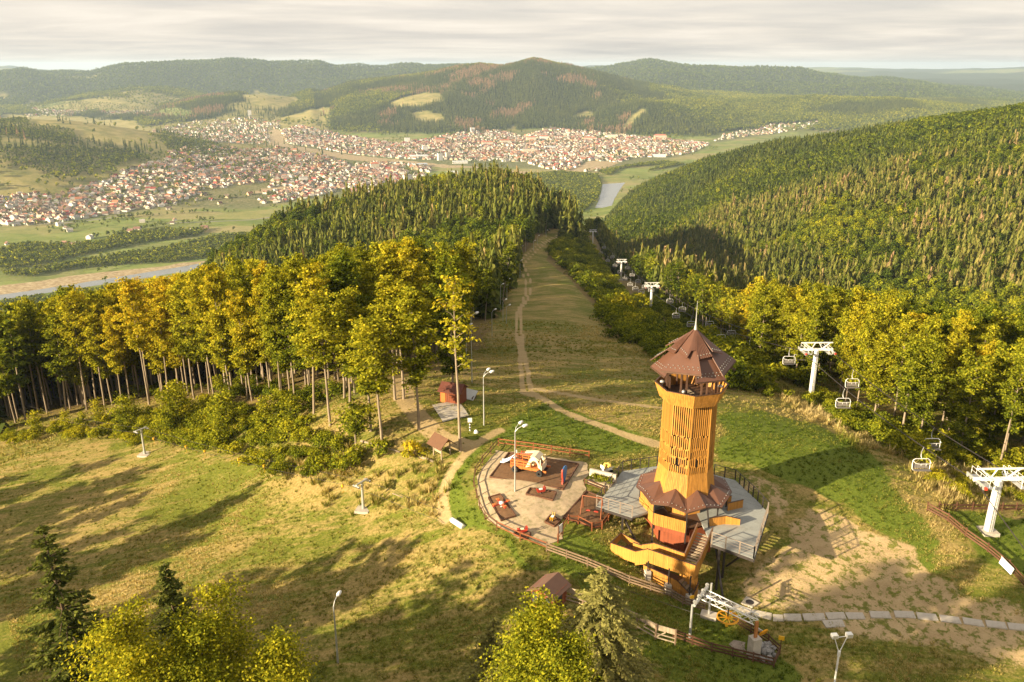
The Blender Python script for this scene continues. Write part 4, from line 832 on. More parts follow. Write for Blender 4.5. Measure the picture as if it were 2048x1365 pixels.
# ------------------------------------------------------------------ the town in the valley
def tint_mat(name, prop, stops, rough=.8, fine=.12):
    m, t, b = new_mat(name); b.inputs['Roughness'].default_value = rough; b.inputs['Specular IOR Level'].default_value = .15
    c = ramp(t, attr(t, prop, 'INSTANCER', 'Fac'), stops, 'CONSTANT'); o = N(t, 'ShaderNodeTexCoord').outputs['Object']
    c = mixc(t, 1.0, c, ramp(t, noise(t, o, .9, 4, .7), [(.3, 1 - fine * 2), (.7, 1 + fine)]), 'MULTIPLY'); L(t, c, b.inputs['Base Color']); return m
M_HWALL = tint_mat('house_plaster', 'wallhue', [(0, (.62, .58, .50)), (.25, (.70, .66, .58)), (.45, (.62, .50, .32)), (.58, (.55, .40, .26)), (.68, (.74, .72, .68)), (.84, (.50, .47, .42)), (.93, (.48, .52, .42))])
M_HROOF = tint_mat('house_roof', 'tint', [(0, (.19, .105, .08)), (.25, (.25, .14, .10)), (.42, (.15, .11, .09)), (.56, (.38, .35, .31)), (.68, (.28, .16, .115)), (.78, (.22, .20, .185)), (.86, (.38, .16, .09)), (.93, (.28, .07, .06))])
M_GLASSF = simple_mat('far_window_glass', (.05, .06, .07), .25, spec=.5)
def house(w, d, h, rh, style=0):
    m = MB(); x, y = w / 2, d / 2; o = .45
    m.add([(-x, -y, -1.5), (x, -y, -1.5), (x, y, -1.5), (-x, y, -1.5), (-x, -y, h), (x, -y, h), (x, y, h), (-x, y, h), (-x, 0, h + rh), (x, 0, h + rh)],
          [[0, 1, 5, 4], [2, 3, 7, 6], [1, 2, 6, 9, 5], [3, 0, 4, 8, 7]]); nw = len(m.f)
    e = rh * o / y
    if style == 2:    # hipped
        k = x - y * .9; m.add([(-x - o, -y - o, h - e), (x + o, -y - o, h - e), (x + o, y + o, h - e), (-x - o, y + o, h - e), (-k, 0, h + rh), (k, 0, h + rh)], [[0, 1, 5, 4], [2, 3, 4, 5], [1, 2, 5], [3, 0, 4], [3, 2, 1, 0]])
    else:
        for s in (-1, 1): m.add([(-x - o, s * (y + o), h - e), (x + o, s * (y + o), h - e), (x + o, 0, h + rh + .12), (-x - o, 0, h + rh + .12), (-x - o, s * (y + o), h - e - .2), (x + o, s * (y + o), h - e - .2), (x + o, 0, h + rh - .1), (-x - o, 0, h + rh - .1)],
            [[0, 1, 2, 3] if s < 0 else [3, 2, 1, 0], [4, 7, 6, 5] if s < 0 else [5, 6, 7, 4], [0, 4, 5, 1], [0, 3, 7, 4], [1, 5, 6, 2]])
    if style == 1:    # a wing
        m.box((x * .45, -y - 1.6, h * .4), (w * .4, 3.4, h * .8 + 1.4)); k0 = len(m.f); m.add([(x * .2 - x * .4, -y - 3.6, h * .78), (x * .9, -y - 3.6, h * .78), (x * .9, -y, h * .95), (x * .2 - x * .4, -y, h * .95)], [[0, 1, 2, 3]])
        fm = [0] * nw + [1] * (k0 - nw - 6) + [0] * 6 + [1]
    else: fm = [0] * nw + [1] * (len(m.f) - nw)
    m.box((x * .3, y * .2, h + rh * .95), (.8, .8, 1.6)); fm += [0] * 6
    return mesh_np('house', m.v, m.f, (M_HWALL, M_HROOF), fmat=fm)
HOUSES = [house(11, 9, 3.6, 3.2), house(13, 9, 5.2, 3.4), house(9.5, 8.5, 3.2, 3.6), house(12, 10, 5.6, 3.0, 2), house(12, 8.5, 4.2, 3.4, 1), house(15, 9, 3.4, 2.8), house(10, 10, 6.2, 3.2, 2), house(7, 6, 2.6, 2.0)]
TOWN_A = [poly_px(p) for p in ([(-40,405),(40,390),(120,388),(175,372),(150,440),(60,452),(-40,445)],[(150,440),(175,372),(250,345),(330,305),(420,290),(480,300),(560,318),(470,370),(330,412)],[(480,300),(560,300),(640,310),(700,330),(690,378),(600,400),(520,412),(540,365),(470,372)],[(690,335),(760,325),(850,352),(800,380),(700,392)])]
TOWN_B = [poly_px(p) for p in ([(563,262),(600,252),(680,268),(800,290),(800,318),(700,308),(578,288)],[(800,318),(800,288),(900,268),(1000,262),(1050,275),(1050,325),(940,322)],[(1050,325),(1050,272),(1100,255),(1190,262),(1250,272),(1420,288),(1380,308),(1260,318),(1190,345),(1100,340)],[(545,290),(578,290),(700,312),(800,322),(860,335),(860,348),(760,325),(640,308),(560,300)])]
TOWN_C = [poly_px(p) for p in ([(380,245),(480,236),(560,242),(560,262),(540,286),(440,286),(330,282),(300,262)],[(1425,285),(1450,268),(1540,250),(1640,243),(1640,252),(1560,266),(1500,272)],[(60,236),(20,215),(60,200),(180,207),(300,217),(420,234),(380,240),(200,226)],[(1080,255),(1150,240),(1190,248),(1240,262),(1150,262)])]
hp = []
def add_h(poly, sp, keep_, kind):
    x, y = rpoly(poly, sp); k = RNG.random(len(x)) < keep_ * np.clip(.9 + .9 * fbm(x / 130, y / 130, 91, 3), .4, 1); hp.append(np.column_stack([x[k], y[k], np.full(k.sum(), kind)]))
for p in TOWN_A: add_h(p, 17.5, 1.0, 0)
for p in TOWN_B: add_h(p, 20, .95, 1)
for p in TOWN_C: add_h(p, 26, .9, 2)
fld = [(262,408),(275,402),(300,410),(322,416),(338,420),(352,412),(395,405),(408,398),(423,404),(440,410),(455,400),(120,452),(133,458),(140,464),(20,450),(33,452),(35,445),(350,442),(385,462),(410,460),(285,445),(262,465),(275,462),(180,478),(195,492),(130,490),(150,494),(15,490),(500,395),(520,402),(548,398),(575,392),(590,388),(610,398),(345,448),(160,270),(190,272),(210,270),(225,274),(240,278),(255,272),(150,235)]
hp.append(np.array([at_z(a, b, VALLEY) + (0,) for a, b in fld]))
HPt = np.concatenate(hp); rd = np.hypot(HPt[:, 0], HPt[:, 1]); hzz = height(HPt[:, 0], HPt[:, 1]); vis = visible(HPt[:, 0], HPt[:, 1], hzz, 8) & (hzz < VALLEY + 60) & (hzz > VALLEY - 1) & (np.degrees(np.abs(np.arctan2(HPt[:, 0], HPt[:, 1]))) < 36)
keep_off = np.zeros(len(HPt))
for p in P_SANDY: keep_off = np.maximum(keep_off, inside_sd(HPt[:, 0], HPt[:, 1], p, 10))
vis &= (keep_off < .4) & (far_masks(HPt[:, 0], HPt[:, 1], hzz)[0] < .6) ; HPt, rd, hzz = HPt[vis], rd[vis], hzz[vis]; o = np.argsort(rd); HPt, rd, hzz = HPt[o], rd[o], hzz[o]
nH = len(HPt); ang = .42 + np.round(fbm(HPt[:, 0] / 230, HPt[:, 1] / 230, 92, 2) * 3) * .5 + RNG.choice([0, math.pi / 2], nH) + RNG.normal(size=nH) * .12; v = RNG.choice(8, nH, p=[.17, .16, .16, .12, .12, .1, .1, .07]); sc = RNG.uniform(.9, 1.3, nH) * np.where(HPt[:, 2] == 1, 1.12, 1.0); ti = RNG.random(nH) * .9999; wh = RNG.random(nH) * .9999
RN = ['dark red', 'brick red', 'brown', 'pale grey', 'terracotta', 'dark grey', 'orange', 'crimson']; RE = [.25, .42, .56, .68, .78, .86, .93, 1.1]; WN = ['cream', 'off-white', 'ochre', 'peach', 'white', 'grey', 'pale green']; WE = [.25, .45, .58, .68, .84, .93, 1.1]
first = np.array([at_z(a, b, VALLEY) for a, b in fld]); 
# the field houses and the nearest village houses are things of their own
prio = rd - 900.0 * (np.min(np.hypot(HPt[:, 0][:, None] - first[:, 0], HPt[:, 1][:, None] - first[:, 1]), axis=1) < 1); o = np.argsort(prio); ind = np.zeros(nH, bool); ind[o[:285]] = True
for i in np.nonzero(ind)[0]:
    h = obj('house', HOUSES[v[i]], None, (HPt[i, 0], HPt[i, 1], hzz[i]), (0, 0, ang[i])); h.scale = (sc[i],) * 3; h['tint'] = float(ti[i]); h['wallhue'] = float(wh[i])
    rn = RN[next(k for k, e in enumerate(RE) if ti[i] < e)]; wn = WN[next(k for k, e in enumerate(WE) if wh[i] < e)]
    where = 'among the riverside fields' if HPt[i, 0] < -450 and rd[i] < 2250 else 'in the village'
    az_ = math.degrees(math.atan2(HPt[i, 0], HPt[i, 1])); size = 'large ' if sc[i] > 1.18 else ('small ' if sc[i] < 1.0 else '')
    where += (' at the left edge' if az_ < -27 else ' below the left hill' if az_ < -23 else ' behind the meadows' if az_ < -18 else ' near the knoll') if 'village' in where else (' near the left edge' if az_ < -25 else ' near the knoll')
    tag(h, '%s%s house with %s roof %s' % (size, wn, rn, where), 'house', '%s%s houses with %s roofs %s' % (size, wn, rn, where))
k = ~ind; PH = np.stack([HPt[k, 0], HPt[k, 1], hzz[k]], 1)
ho = scatter('town_houses', HOUSES, PH, sc[k], ang[k], ti[k], 'mass of small houses of the town filling the valley', v[k], 0.0)
a = ho.data.attributes.new('wallhue', 'FLOAT', 'POINT'); a.data.foreach_set('value', wh[k].astype(np.float32))
print('houses', nH)
# apartment blocks and halls in the centre
M_BLOCK = simple_mat('block_plaster', (.62, .54, .42), .85, var=.08, scale=.3); M_BLOCKW = simple_mat('white_plaster', (.72, .70, .66), .8, var=.06, scale=.3); M_BLOCKP = simple_mat('pink_plaster', (.60, .42, .32), .85, var=.08, scale=.3)
M_FLAT = simple_mat('flat_roof', (.30, .28, .26), .9, var=.15, scale=.2); M_TILE = simple_mat('red_roof', (.36, .13, .08), .8, var=.15, scale=.3); M_SHED = simple_mat('pale_sheet_roof', (.62, .64, .66), .5, var=.06, scale=.3); M_BLUE = simple_mat('blue_grey_sheet_roof', (.36, .42, .5), .5, var=.06, scale=.3)
def block(px, py, w, d, h, rz, wall, roof, lab, pitched=False, cat='building', name='apartment_block'):
    x, y = at_z(px, py, VALLEY); t = thing(name, lab, cat, (x, y, hz(x, y)), rz)
    MB().box((0, 0, h / 2 - 1), (w, d, h + 2)).build('wall', wall, t)
    if pitched: MB().add([(-w/2 - .6, -d/2 - .6, h), (w/2 + .6, -d/2 - .6, h), (w/2 + .6, d/2 + .6, h), (-w/2 - .6, d/2 + .6, h), (-w/2 + d*.4, 0, h + d*.28), (w/2 - d*.4, 0, h + d*.28)], [[0, 1, 5, 4], [2, 3, 4, 5], [1, 2, 5], [3, 0, 4], [3, 2, 1, 0]]).build('roof', roof, t)
    else: MB().box((0, 0, h + .25), (w + .6, d + .6, .5)).build('roof', roof, t)
    m = MB(); fl = max(1, int(h / 3)); nx = max(2, int(w / 3.6))
    for f in range(fl):
        for i in range(nx):
            for s in (-1, 1): m.box((-w/2 + (i + .5) * w / nx, s * (d / 2 + .02), f * h / fl + h / fl * .55), (w / nx * .5, .1, h / fl * .5))
    tag(m.build('windows', M_GLASSF, t), kind='stuff')
BK = [(608,372,26,14,16,.3,M_BLOCKW,M_FLAT,0,'white flat-roofed apartment block at the edge of the dry field'),(572,370,22,14,13,.3,M_BLOCKP,M_FLAT,0,'unfinished brown apartment block beside the white one'),(815,366,24,16,22,.5,M_BLOCKW,M_FLAT,0,'tall white block just behind the knoll trees'),(880,322,18,16,26,.4,M_BLOCKW,M_FLAT,0,'left one of the two white tower blocks'),(896,320,18,16,26,.4,M_BLOCK,M_FLAT,0,'right one of the two white tower blocks'),
 (850,305,22,16,22,.3,M_BLOCKW,M_FLAT,0,'pale tower block above the long white hall'),(502,256,20,18,34,.3,M_BLOCKW,M_FLAT,0,'tallest white tower block at the far end of the gravel bed'),(945,272,22,16,24,.2,M_BLOCKW,M_FLAT,0,'white tower block at the foot of the mountain'),(815,288,24,18,24,.2,M_BLOCKW,M_FLAT,0,'pale block with blue shade in the old town'),
 (880,290,46,16,22,.2,M_BLOCKP,M_TILE,1,'long pinkish block with red roof in the town centre'),(975,294,50,16,18,.15,M_BLOCK,M_TILE,1,'long ochre block with red roof left of the church street'),(1062,285,46,16,20,.1,M_BLOCK,M_TILE,1,'large ochre block with brown roof in the town centre'),(1088,282,40,16,18,.1,M_BLOCKW,M_TILE,1,'white block with red roof in the town centre'),(1060,308,60,14,18,.1,M_BLOCK,M_FLAT,0,'row of ochre blocks facing the river meadow'),
 (1010,290,46,14,17,.15,M_BLOCK,M_TILE,1,'ochre block behind the row facing the meadow'),(1225,280,52,16,18,-.1,M_BLOCK,M_FLAT,0,'long pale block near the river bend'),(1180,284,60,16,16,-.05,M_BLOCKP,M_TILE,1,'long pink block with red roof near the river bend'),(1320,282,60,20,18,-.1,M_BLOCKP,M_TILE,1,'long pink building under the wooded spur'),(750,340,30,20,18,.3,M_BLOCK,M_TILE,1,'orange-roofed school beside the sports field'),
 (1200,318,34,14,12,.0,M_BLOCKW,M_BLUE,0,'low white building with blue-grey roof by the river road'),(1100,300,46,26,12,.1,M_BLOCKW,M_BLUE,0,'flat blue-roofed hall in the town centre')]
for px, py, w_, d_, h_, rz, wm, rm, pit, lab in BK: block(px, py, w_, d_, h_, rz, wm, rm, lab, pit)
for px, py, w_, d_, h_, rz, rm, lab in ((838,318,70,34,11,.25,M_SHED,'long white industrial hall with pale roof'),(840,334,52,30,9,.25,M_BLUE,'blue-grey roofed hall beside the sports field'),(920,328,56,24,8,.2,M_SHED,'low white hall beside the gravel bed'),(905,348,34,20,7,.2,M_SHED,'small white hall on the bare ground'),(1316,315,60,24,9,-.1,M_SHED,'white hall near the right end of the town'),(140,492,38,16,5,.2,M_TILE,'red-roofed farm shed by the riverside scrub')):
    block(px, py, w_, d_, h_, rz, M_BLOCKW, rm, lab, name='hall')
def flat(name, pix, z, mat, label):
    P = [(*at_z(*p, z), z) for p in pix]; me = mesh_np(name, P, [list(range(len(P)))], (mat,)); return tag(obj(name, me), label, kind='structure')
M_PITCH = simple_mat('pitch_grass', (.17, .27, .05), .9, var=.06, scale=.05); M_ROAD = simple_mat('asphalt', (.22, .2, .175), .9, var=.08, scale=.1)
flat('sports_field', [(738,360),(797,357),(802,342),(748,345)], VALLEY + .35, M_PITCH, 'bright green sports field in the town')
def road(pix, wid, label):
    P = resample([at_z(*p, VALLEY) for p in pix], 25); d = np.gradient(P, axis=0); d /= np.linalg.norm(d, axis=1, keepdims=True); nrm = np.stack([-d[:, 1], d[:, 0]], 1) * wid / 2; n = len(P)
    V = [(*q, VALLEY + .3) for q in P + nrm] + [(*q, VALLEY + .3) for q in P - nrm]; tag(obj('road', mesh_np('road', V, [[i + n, i + 1 + n, i + 1, i] for i in range(n - 1)], (M_ROAD,))), label, kind='structure')
road([(-40,452),(150,447),(330,418),(470,378),(600,362),(760,335),(900,322)], 9, 'road along the near edge of the village')
road([(330,447),(420,444),(510,440),(560,432)], 7, 'lane to the riverside meadow'); road([(556,258),(562,275),(578,292),(700,314),(850,332),(1000,342),(1120,345),(1190,338)], 9, 'embankment road beside the gravel bed')
# trees in the town, along the river, in hedges
VT = [blob_tree(401 + i, [9, 7, 11][i], [3.2, 3.4, 3.0][i], 30, 1.5, .05).joined('valley_tree', M_LEAF, M_BARK) for i in range(3)]
xs, ys, tt_ = [], [], []
def vz(poly, sp, t0): x, y = rpoly(poly, sp); xs.append(x); ys.append(y); tt_.append(np.full(len(x), t0))
for p in TOWN_A + TOWN_B + TOWN_C:
    x, y = rpoly(p, 17); k = RNG.random(len(x)) < np.clip(.5 - .6 * fbm(x / 130, y / 130, 91, 3), .25, .7); xs.append(x[k]); ys.append(y[k]); tt_.append(np.full(k.sum(), .3))
for p in ([(-60,650),(0,612),(130,590),(300,566),(440,542),(500,520),(520,560),(300,610),(0,660)],[(0,552),(150,528),(220,515),(330,500),(420,478),(540,468),(540,495),(430,515),(330,528),(250,530),(140,540),(60,556)],[(-20,505),(60,490),(130,492),(200,488),(240,470),(330,462),(420,462),(400,472),(300,486),(200,505),(90,530),(0,545)],[(1050,352),(1120,346),(1195,352),(1203,372),(1196,400),(1170,425),(1100,425)],[(1196,345),(1260,332),(1330,325),(1370,330),(1290,345),(1215,352)]): vz(poly_px(p), 6.5, .36)
for p in ([(0,300),(100,290),(180,300),(262,302),(300,318),(170,348),(100,352),(40,330),(0,330)],[(0,240),(60,250),(150,262),(140,290),(60,280),(0,272)],[(300,270),(420,285),(480,305),(440,320),(340,300)]): vz(poly_px(p), 9.5, .3)
for l in ([(0,455),(100,450),(210,445),(300,428)],[(215,440),(300,432),(400,425),(480,425)],[(0,400),(80,388),(150,378)],[(180,478),(300,456),(430,440)],[(120,398),(250,415),(330,412)],[(320,412),(480,400),(600,370)],[(330,385),(420,360),(520,345),(640,335)]):
    P = resample([at_z(*p, VALLEY) for p in l], 6); q = P[RNG.random(len(P)) < .7] + RNG.normal(size=(1, 2)); xs.append(q[:, 0] + RNG.normal(size=len(q)) * 4); ys.append(q[:, 1] + RNG.normal(size=len(q)) * 4); tt_.append(np.full(len(q), .28))
a_, b_ = sample_ring(1300, 4500, 26); k = (RNG.random(len(a_)) < smooth(.12, .4, fbm(a_ / 130, b_ / 130, 95, 4)) * .8 + .02) & (a_ < 900); xs.append(a_[k]); ys.append(b_[k]); tt_.append(np.full(k.sum(), .3))
x = np.concatenate(xs); y = np.concatenate(ys); t_ = np.concatenate(tt_); z = height(x, y); k = visible(x, y, z, 9) & (z < VALLEY + 230)
for p in P_SANDY: k &= inside_sd(x, y, p, 5) < .5
PIT = np.array([at_z(*p, VALLEY) for p in ((738,360),(797,357),(802,342),(748,345))]); k &= inside_sd(x, y, PIT, 2) < .5
RV = np.array([at_z(*p, VALLEY) for p in ((1190,415),(1201,385),(1210,358),(1245,338),(1335,330),(1290,346),(1262,356),(1244,380),(1226,415))]); k &= inside_sd(x, y, RV, 4) < .5
x, y, z, t_ = x[k], y[k], z[k], t_[k]; n = len(x); print('valley trees', n)
scatter('valley_trees', VT, np.stack([x, y, z], 1), RNG.uniform(.6, 1.35, n), RNG.uniform(0, 6.28, n), np.clip(t_ + RNG.normal(size=n) * .08, .05, .9), 'garden trees, hedges and riverside scrub in the valley', tilt=.05)
# ------------------------------------------------------------------ air
mh = bpy.data.materials.new('hazy_air'); mh.use_nodes = True; t = mh.node_tree; t.nodes.clear(); pv = N(t, 'ShaderNodeVolumePrincipled'); om = N(t, 'ShaderNodeOutputMaterial'); L(t, pv.outputs[0], om.inputs['Volume'])
pv.inputs['Color'].default_value = (.62, .80, 1.0, 1); pv.inputs['Density'].default_value = 4.2e-5; pv.inputs['Anisotropy'].default_value = .1
zt = max(float(TZ.max()), CAM_H) + 40; zb = float(TZ.min()) - 6
tag(MB().box((0, 0, (zt + zb) / 2), (2 * 33600, 2 * 33600, zt - zb)).build('haze', mh), 'thin pale haze over the valley', kind='stuff')
# ------------------------------------------------------------------ observation tower
def wood_mat(name, col, rough=.55, var=.22):
    m, t, b = new_mat(name); b.inputs['Roughness'].default_value = rough; b.inputs['Specular IOR Level'].default_value = .3
    o = N(t, 'ShaderNodeTexCoord').outputs['Object']; g = noise(t, mapping(t, o, (9, 9, .8)), 2.2, 6, .65, .4); p = noise(t, mapping(t, o, (5.5, 5.5, .03)), 1.0, 1, .5); big = noise(t, o, .7, 4, .6)
    f = math_(t, 'ADD', math_(t, 'MULTIPLY', g, .35), math_(t, 'ADD', math_(t, 'MULTIPLY', p, .4), math_(t, 'MULTIPLY', big, .25)))
    oi = N(t, 'ShaderNodeObjectInfo').outputs['Random']
    f = math_(t, 'ADD', f, math_(t, 'MULTIPLY', math_(t, 'SUBTRACT', oi, .5), .16))
    L(t, ramp(t, f, [(.32, [c * (1 - 2 * var) for c in col]), (.5, col), (.68, [min(1, c * (1 + 1.3 * var)) for c in col])]), b.inputs['Base Color'])
    bn = N(t, 'ShaderNodeBump'); bn.inputs['Strength'].default_value = .25; bn.inputs['Distance'].default_value = .01; L(t, g, bn.inputs['Height']); L(t, bn.outputs[0], b.inputs['Normal']); return m
M_HONEY = wood_mat('honey_stained_boards', (.46, .215, .042)); M_REDW = wood_mat('red_brown_timber', (.22, .06, .025)); M_DARKW = wood_mat('dark_brown_timber', (.085, .045, .028)); M_GREYW = wood_mat('weathered_planks', (.33, .26, .18), .85)
M_ROOF = simple_mat('bronze_brown_sheet_roof', (.105, .046, .027), .5, .0, .10, 1.3, .5); M_STEEL = simple_mat('dark_steel', (.05, .042, .04), .5, .3, .2, 4); M_GALV = simple_mat('galvanised_steel', (.52, .52, .50), .42, .55, .08, 3); M_WHITE = simple_mat('white_paint', (.78, .77, .73), .45, 0, .05, 3, dirt=(.5, .46, .4))
M_DECK = simple_mat('grey_deck_boards', (.27, .28, .26), .6, 0, .12, 1.2, .4, dirt=(.2, .2, .18)); M_CONC = simple_mat('pale_concrete', (.46, .41, .34), .9, 0, .12, 1.5, .15, .3, dirt=(.3, .26, .2)); M_RAIL = simple_mat('rail_paint', (.30, .24, .19), .5, .1, .1, 4)
M_GAPSHADE = simple_mat('shaft_gap_shade', (.022, .014, .010), .8, 0, .2, 3)  # near-black colour stands in for the shade inside the hollow shaft
TX0, TY0 = 18.3, 78.4; TH0 = math.radians(-96.7)
def tp(k, R, z): a = TH0 + k * math.pi / 4; return Vector((R * math.cos(a), R * math.sin(a), z))
tower = thing('observation_tower', 'octagonal wooden lookout tower with slatted shaft and folded brown roof', 'tower', (TX0, TY0, 0))
def prof(z): return float(np.interp(z, [2.5, 5.2, 8, 13], [3.2, 2.82, 2.72, 2.72]))
# slatted shaft: five faces that show, slat by slat, the others joined
NS = 9; ROWS = [(12.84, 9.35), (9.25, 7.95), (7.88, 7.0), (6.93, 6.12), (6.05, 5.22)]; back = MB(); rr = random.Random(3)
for k in range(8):
    for r_i, (z1, z0) in enumerate(ROWS):
        for j in range(NS):
            f = (j + .5 + (.5 if r_i % 2 else 0) * .9) / (NS + .4)
            if f > .985 or (r_i == 3 and (j * 3 + k) % 7 == 2): continue
            za, zb_ = (z1 + rr.uniform(-.1, .26) if r_i else z1), (z0 - rr.uniform(-.1, .26) if r_i < 4 else z0); ro = .014 * (r_i % 2); a = tp(k, prof(za) + ro, za).lerp(tp(k + 1, prof(za) + ro, za), f); b_ = tp(k, prof(zb_) + ro, zb_).lerp(tp(k + 1, prof(zb_) + ro, zb_), f); nrm = tp(k + .5, 1, 0)
            m = MB() if k in (6, 7, 0, 1, 5) else back; m.beam(a, b_, .096, .06, up=nrm)
            if m is not back: m.build('slat', M_HONEY, tower)
tag(back.build('back_slats', M_HONEY, tower), kind='stuff')
MB().prism([tuple(tp(k, 2.3, 0))[:2] for k in range(8)], 2.0, 13.0).build('gap_shade_core', M_GAPSHADE, tower)  # added dark drum that puts the shade between the slats into colour
m = MB()
for k in range(8):
    for z in (12.9, 5.2): m.beam(tp(k, prof(z) - .09, z), tp(k + 1, prof(z) - .09, z), .07, .07)
    m.beam(tp(k, prof(12) - .05, 12.9), tp(k, prof(5.2) - .05, 5.2), .12, .12)
m.build('shaft_frame', M_HONEY, tower)
for k in range(8):     # plain boarded foot of the shaft with its zigzag lower edge
    m = MB(); n = 13
    for j in range(n):
        f0, f1 = j / n + .004, (j + 1) / n - .004; zz = lambda f: 2.62 + .85 * (1 - abs(2 * f - 1)); off = .012 * rr.random()
        q = [tp(k, prof(z) + off, z).lerp(tp(k + 1, prof(z) + off, z), f) for f, z in ((f0, zz(f0)), (f1, zz(f1)), (f1, 5.22), (f0, 5.22))]; m.panel(q, .06)
    m.build('cladding', M_HONEY, tower)
# balcony
MB().prism([tuple(tp(k, 3.15, 0))[:2] for k in range(8)], 12.85, 13.02).build('balcony_floor', M_DARKW, tower)
for k in range(8):
    m = MB(); n = 15
    for j in range(n):
        f0, f1 = j / n + .004, (j + 1) / n - .004; off = .01 * rr.random()
        m.panel([tp(k, R + off, z).lerp(tp(k + 1, R + off, z), f) for f, R, z in ((f0, 3.14, 12.72), (f1, 3.14, 12.72), (f1, 3.7, 14.26), (f0, 3.7, 14.26))], .05)
    m.build('parapet', M_HONEY, tower)
    MB().beam(tp(k, 3.66, 14.29), tp(k + 1, 3.66, 14.29), .16, .05).build('handrail', M_DARKW, tower)
for k in range(8):
    m = MB()
    for d in (-.14, .14): a = tp(k + .5 + d, 2.62, 13.0); m.beam(a, a + Vector((0, 0, 3.6)), .17, .17)
    m.build('roof_post', M_DARKW, tower)
m = MB()
for k in range(8):
    m.beam(tp(k + .5, 2.62, 16.5), tp(k + 1.5, 2.62, 16.5), .16, .2); m.beam(tp(k, 3.9, 16.12), tp(k, .3, 19.4), .12, .16); m.beam(tp(k, 3.9, 16.08), tp(k + .5, 2.6, 16.55), .1, .14)
m.build('roof_frame', M_DARKW, tower)
# roof: folded lower tier, raised flaps above it, spire
def rp(pts, name='roof_panel', t=.07, mat=None): return MB().panel(pts, t).build(name, mat or M_ROOF, tower)
studs = MB()
def stud_row(a, b, n, up):
    for i in range(n): p = Vector(a).lerp(Vector(b), (i + .5) / n) + Vector(up); studs.box(p, (.07, .07, .07))
for k in range(8):
    if k % 2 == 0: o0, o1, i1, i0 = tp(k, 4.2, 15.9), tp(k + 1, 4.2, 15.9), tp(k + 1, 1.3, 18.65), tp(k, 1.3, 18.65)
    else: o0, o1, i1, i0 = tp(k - .16, 4.25, 16.4), tp(k + 1.12, 4.3, 16.75), tp(k + 1.05, 1.2, 18.95), tp(k, 1.2, 18.9)
    rp([o0, o1, i1, i0], t=.09); stud_row(o0.lerp(i0, .12), o1.lerp(i1, .12), 8, (0, 0, .06)); stud_row(o0.lerp(i0, .2), o1.lerp(i1, .2), 7, (0, 0, .06))
    MB().beam(o0 + Vector((0, 0, -.06)), o1 + Vector((0, 0, -.06)), .07, .16).build('roof_edge', M_DARKW, tower)
apex = Vector((0, 0, 20.1))
for k in (0, 2, 4, 6):
    L_ = [apex, tp(k - 1.0, 2.35, 18.3), tp(k - .42, 2.95, 17.85), tp(k - .3, 2.15, 18.42), tp(k - .02, 1.95, 18.45)]
    rp([L_[0], L_[1], L_[2], L_[3]], t=.09); rp([L_[0], L_[3], L_[4]], t=.09); stud_row(L_[1].lerp(apex, .1), L_[2].lerp(apex, .1), 5, (0, 0, .06))
    R_ = [apex + Vector((0, 0, .04)), tp(k, 2.75, 17.72), tp(k + .85, 2.65, 17.95)]; rp(R_, t=.09); stud_row(R_[1].lerp(apex, .1), R_[2].lerp(apex, .1), 5, (0, 0, .06))
    m = MB()
    for j in range(8): m.beam(R_[1].lerp(R_[2], (j + .5) / 8) + Vector((0, 0, .02)), R_[0].lerp(R_[1].lerp(R_[2], (j + .5) / 8), .12) + Vector((0, 0, .02)), .04, .05)
    tag(m.build('standing_seams', M_ROOF, tower), kind='stuff')
m = MB()
for k in range(16):
    a = tp(k * .5, 1.8, 18.0); m.beam(apex * 1.0 + Vector((0, 0, -.35)), a, .05, .06)
m.build('roof_rib', M_ROOF, tower)
MB().tube([(0, 0, 19.7), (0, 0, 20.5), (0, 0, 21.2), (0, 0, 22.95)], [.22, .09, .045, .015], 8).build('spire', M_GALV, tower)
# star roof over the ground-floor room
for k in range(8):
    for s in (0, 1):
        a_i, a_o = tp(k + s, 3.05, 2.78), tp(k + s, 5.0, 2.16); m_i, m_o = tp(k + .5, 2.75, 3.55), tp(k + .5, 4.85, 2.62)
        q = [a_o, m_o, m_i, a_i] if s == 0 else [m_o, a_o, a_i, m_i]; rp(q); stud_row(q[0].lerp(q[3], .12), q[1].lerp(q[2], .12), 4, (0, 0, .06))
    MB().beam(tp(k, 5.0, 2.09), tp(k + .5, 4.85, 2.55), .06, .12).build('roof_edge', M_DARKW, tower); MB().beam(tp(k + .5, 4.85, 2.55), tp(k + 1, 5.0, 2.09), .06, .12).build('roof_edge', M_DARKW, tower)
tag(studs.build('snow_guards', M_GALV, tower), kind='stuff')
# room
FZ = .3; RM = 4.55
MB().prism([tuple(tp(k, RM, 0))[:2] for k in range(8)], FZ - .25, FZ).build('room_floor', M_DARKW, tower)
def boards(k0, k1, R, z0, z1, n, name, mat=M_HONEY, t=.05):
    m = MB()
    for j in range(n):
        f0, f1 = j / n + .004, (j + 1) / n - .004; off = .012 * rr.random(); A = lambda f, z: tp(k0, R + off, z).lerp(tp(k1, R + off, z), f); m.panel([A(f0, z0), A(f1, z0), A(f1, z1), A(f0, z1)], t)
    return m.build(name, mat, tower)
[boards(6, 7, RM, FZ + .62 + i * .2, FZ + .8 + i * .2, 1, 'side_wall') for i in range(7)]; boards(6, 7, RM + .08, FZ - .75, FZ + .6, 16, 'room_parapet'); boards(7, 8, RM + .08, FZ - .75, FZ + .6, 18, 'room_parapet')
boards(5, 6, RM, FZ - .2, 2.1, 16, 'side_wall'); boards(7, 8, 2.35, FZ, 2.6, 9, 'inner_wall'); boards(6, 7, 2.35, FZ, 2.6, 9, 'inner_wall'); boards(0, 1, 2.35, FZ, 2.6, 9, 'inner_wall')
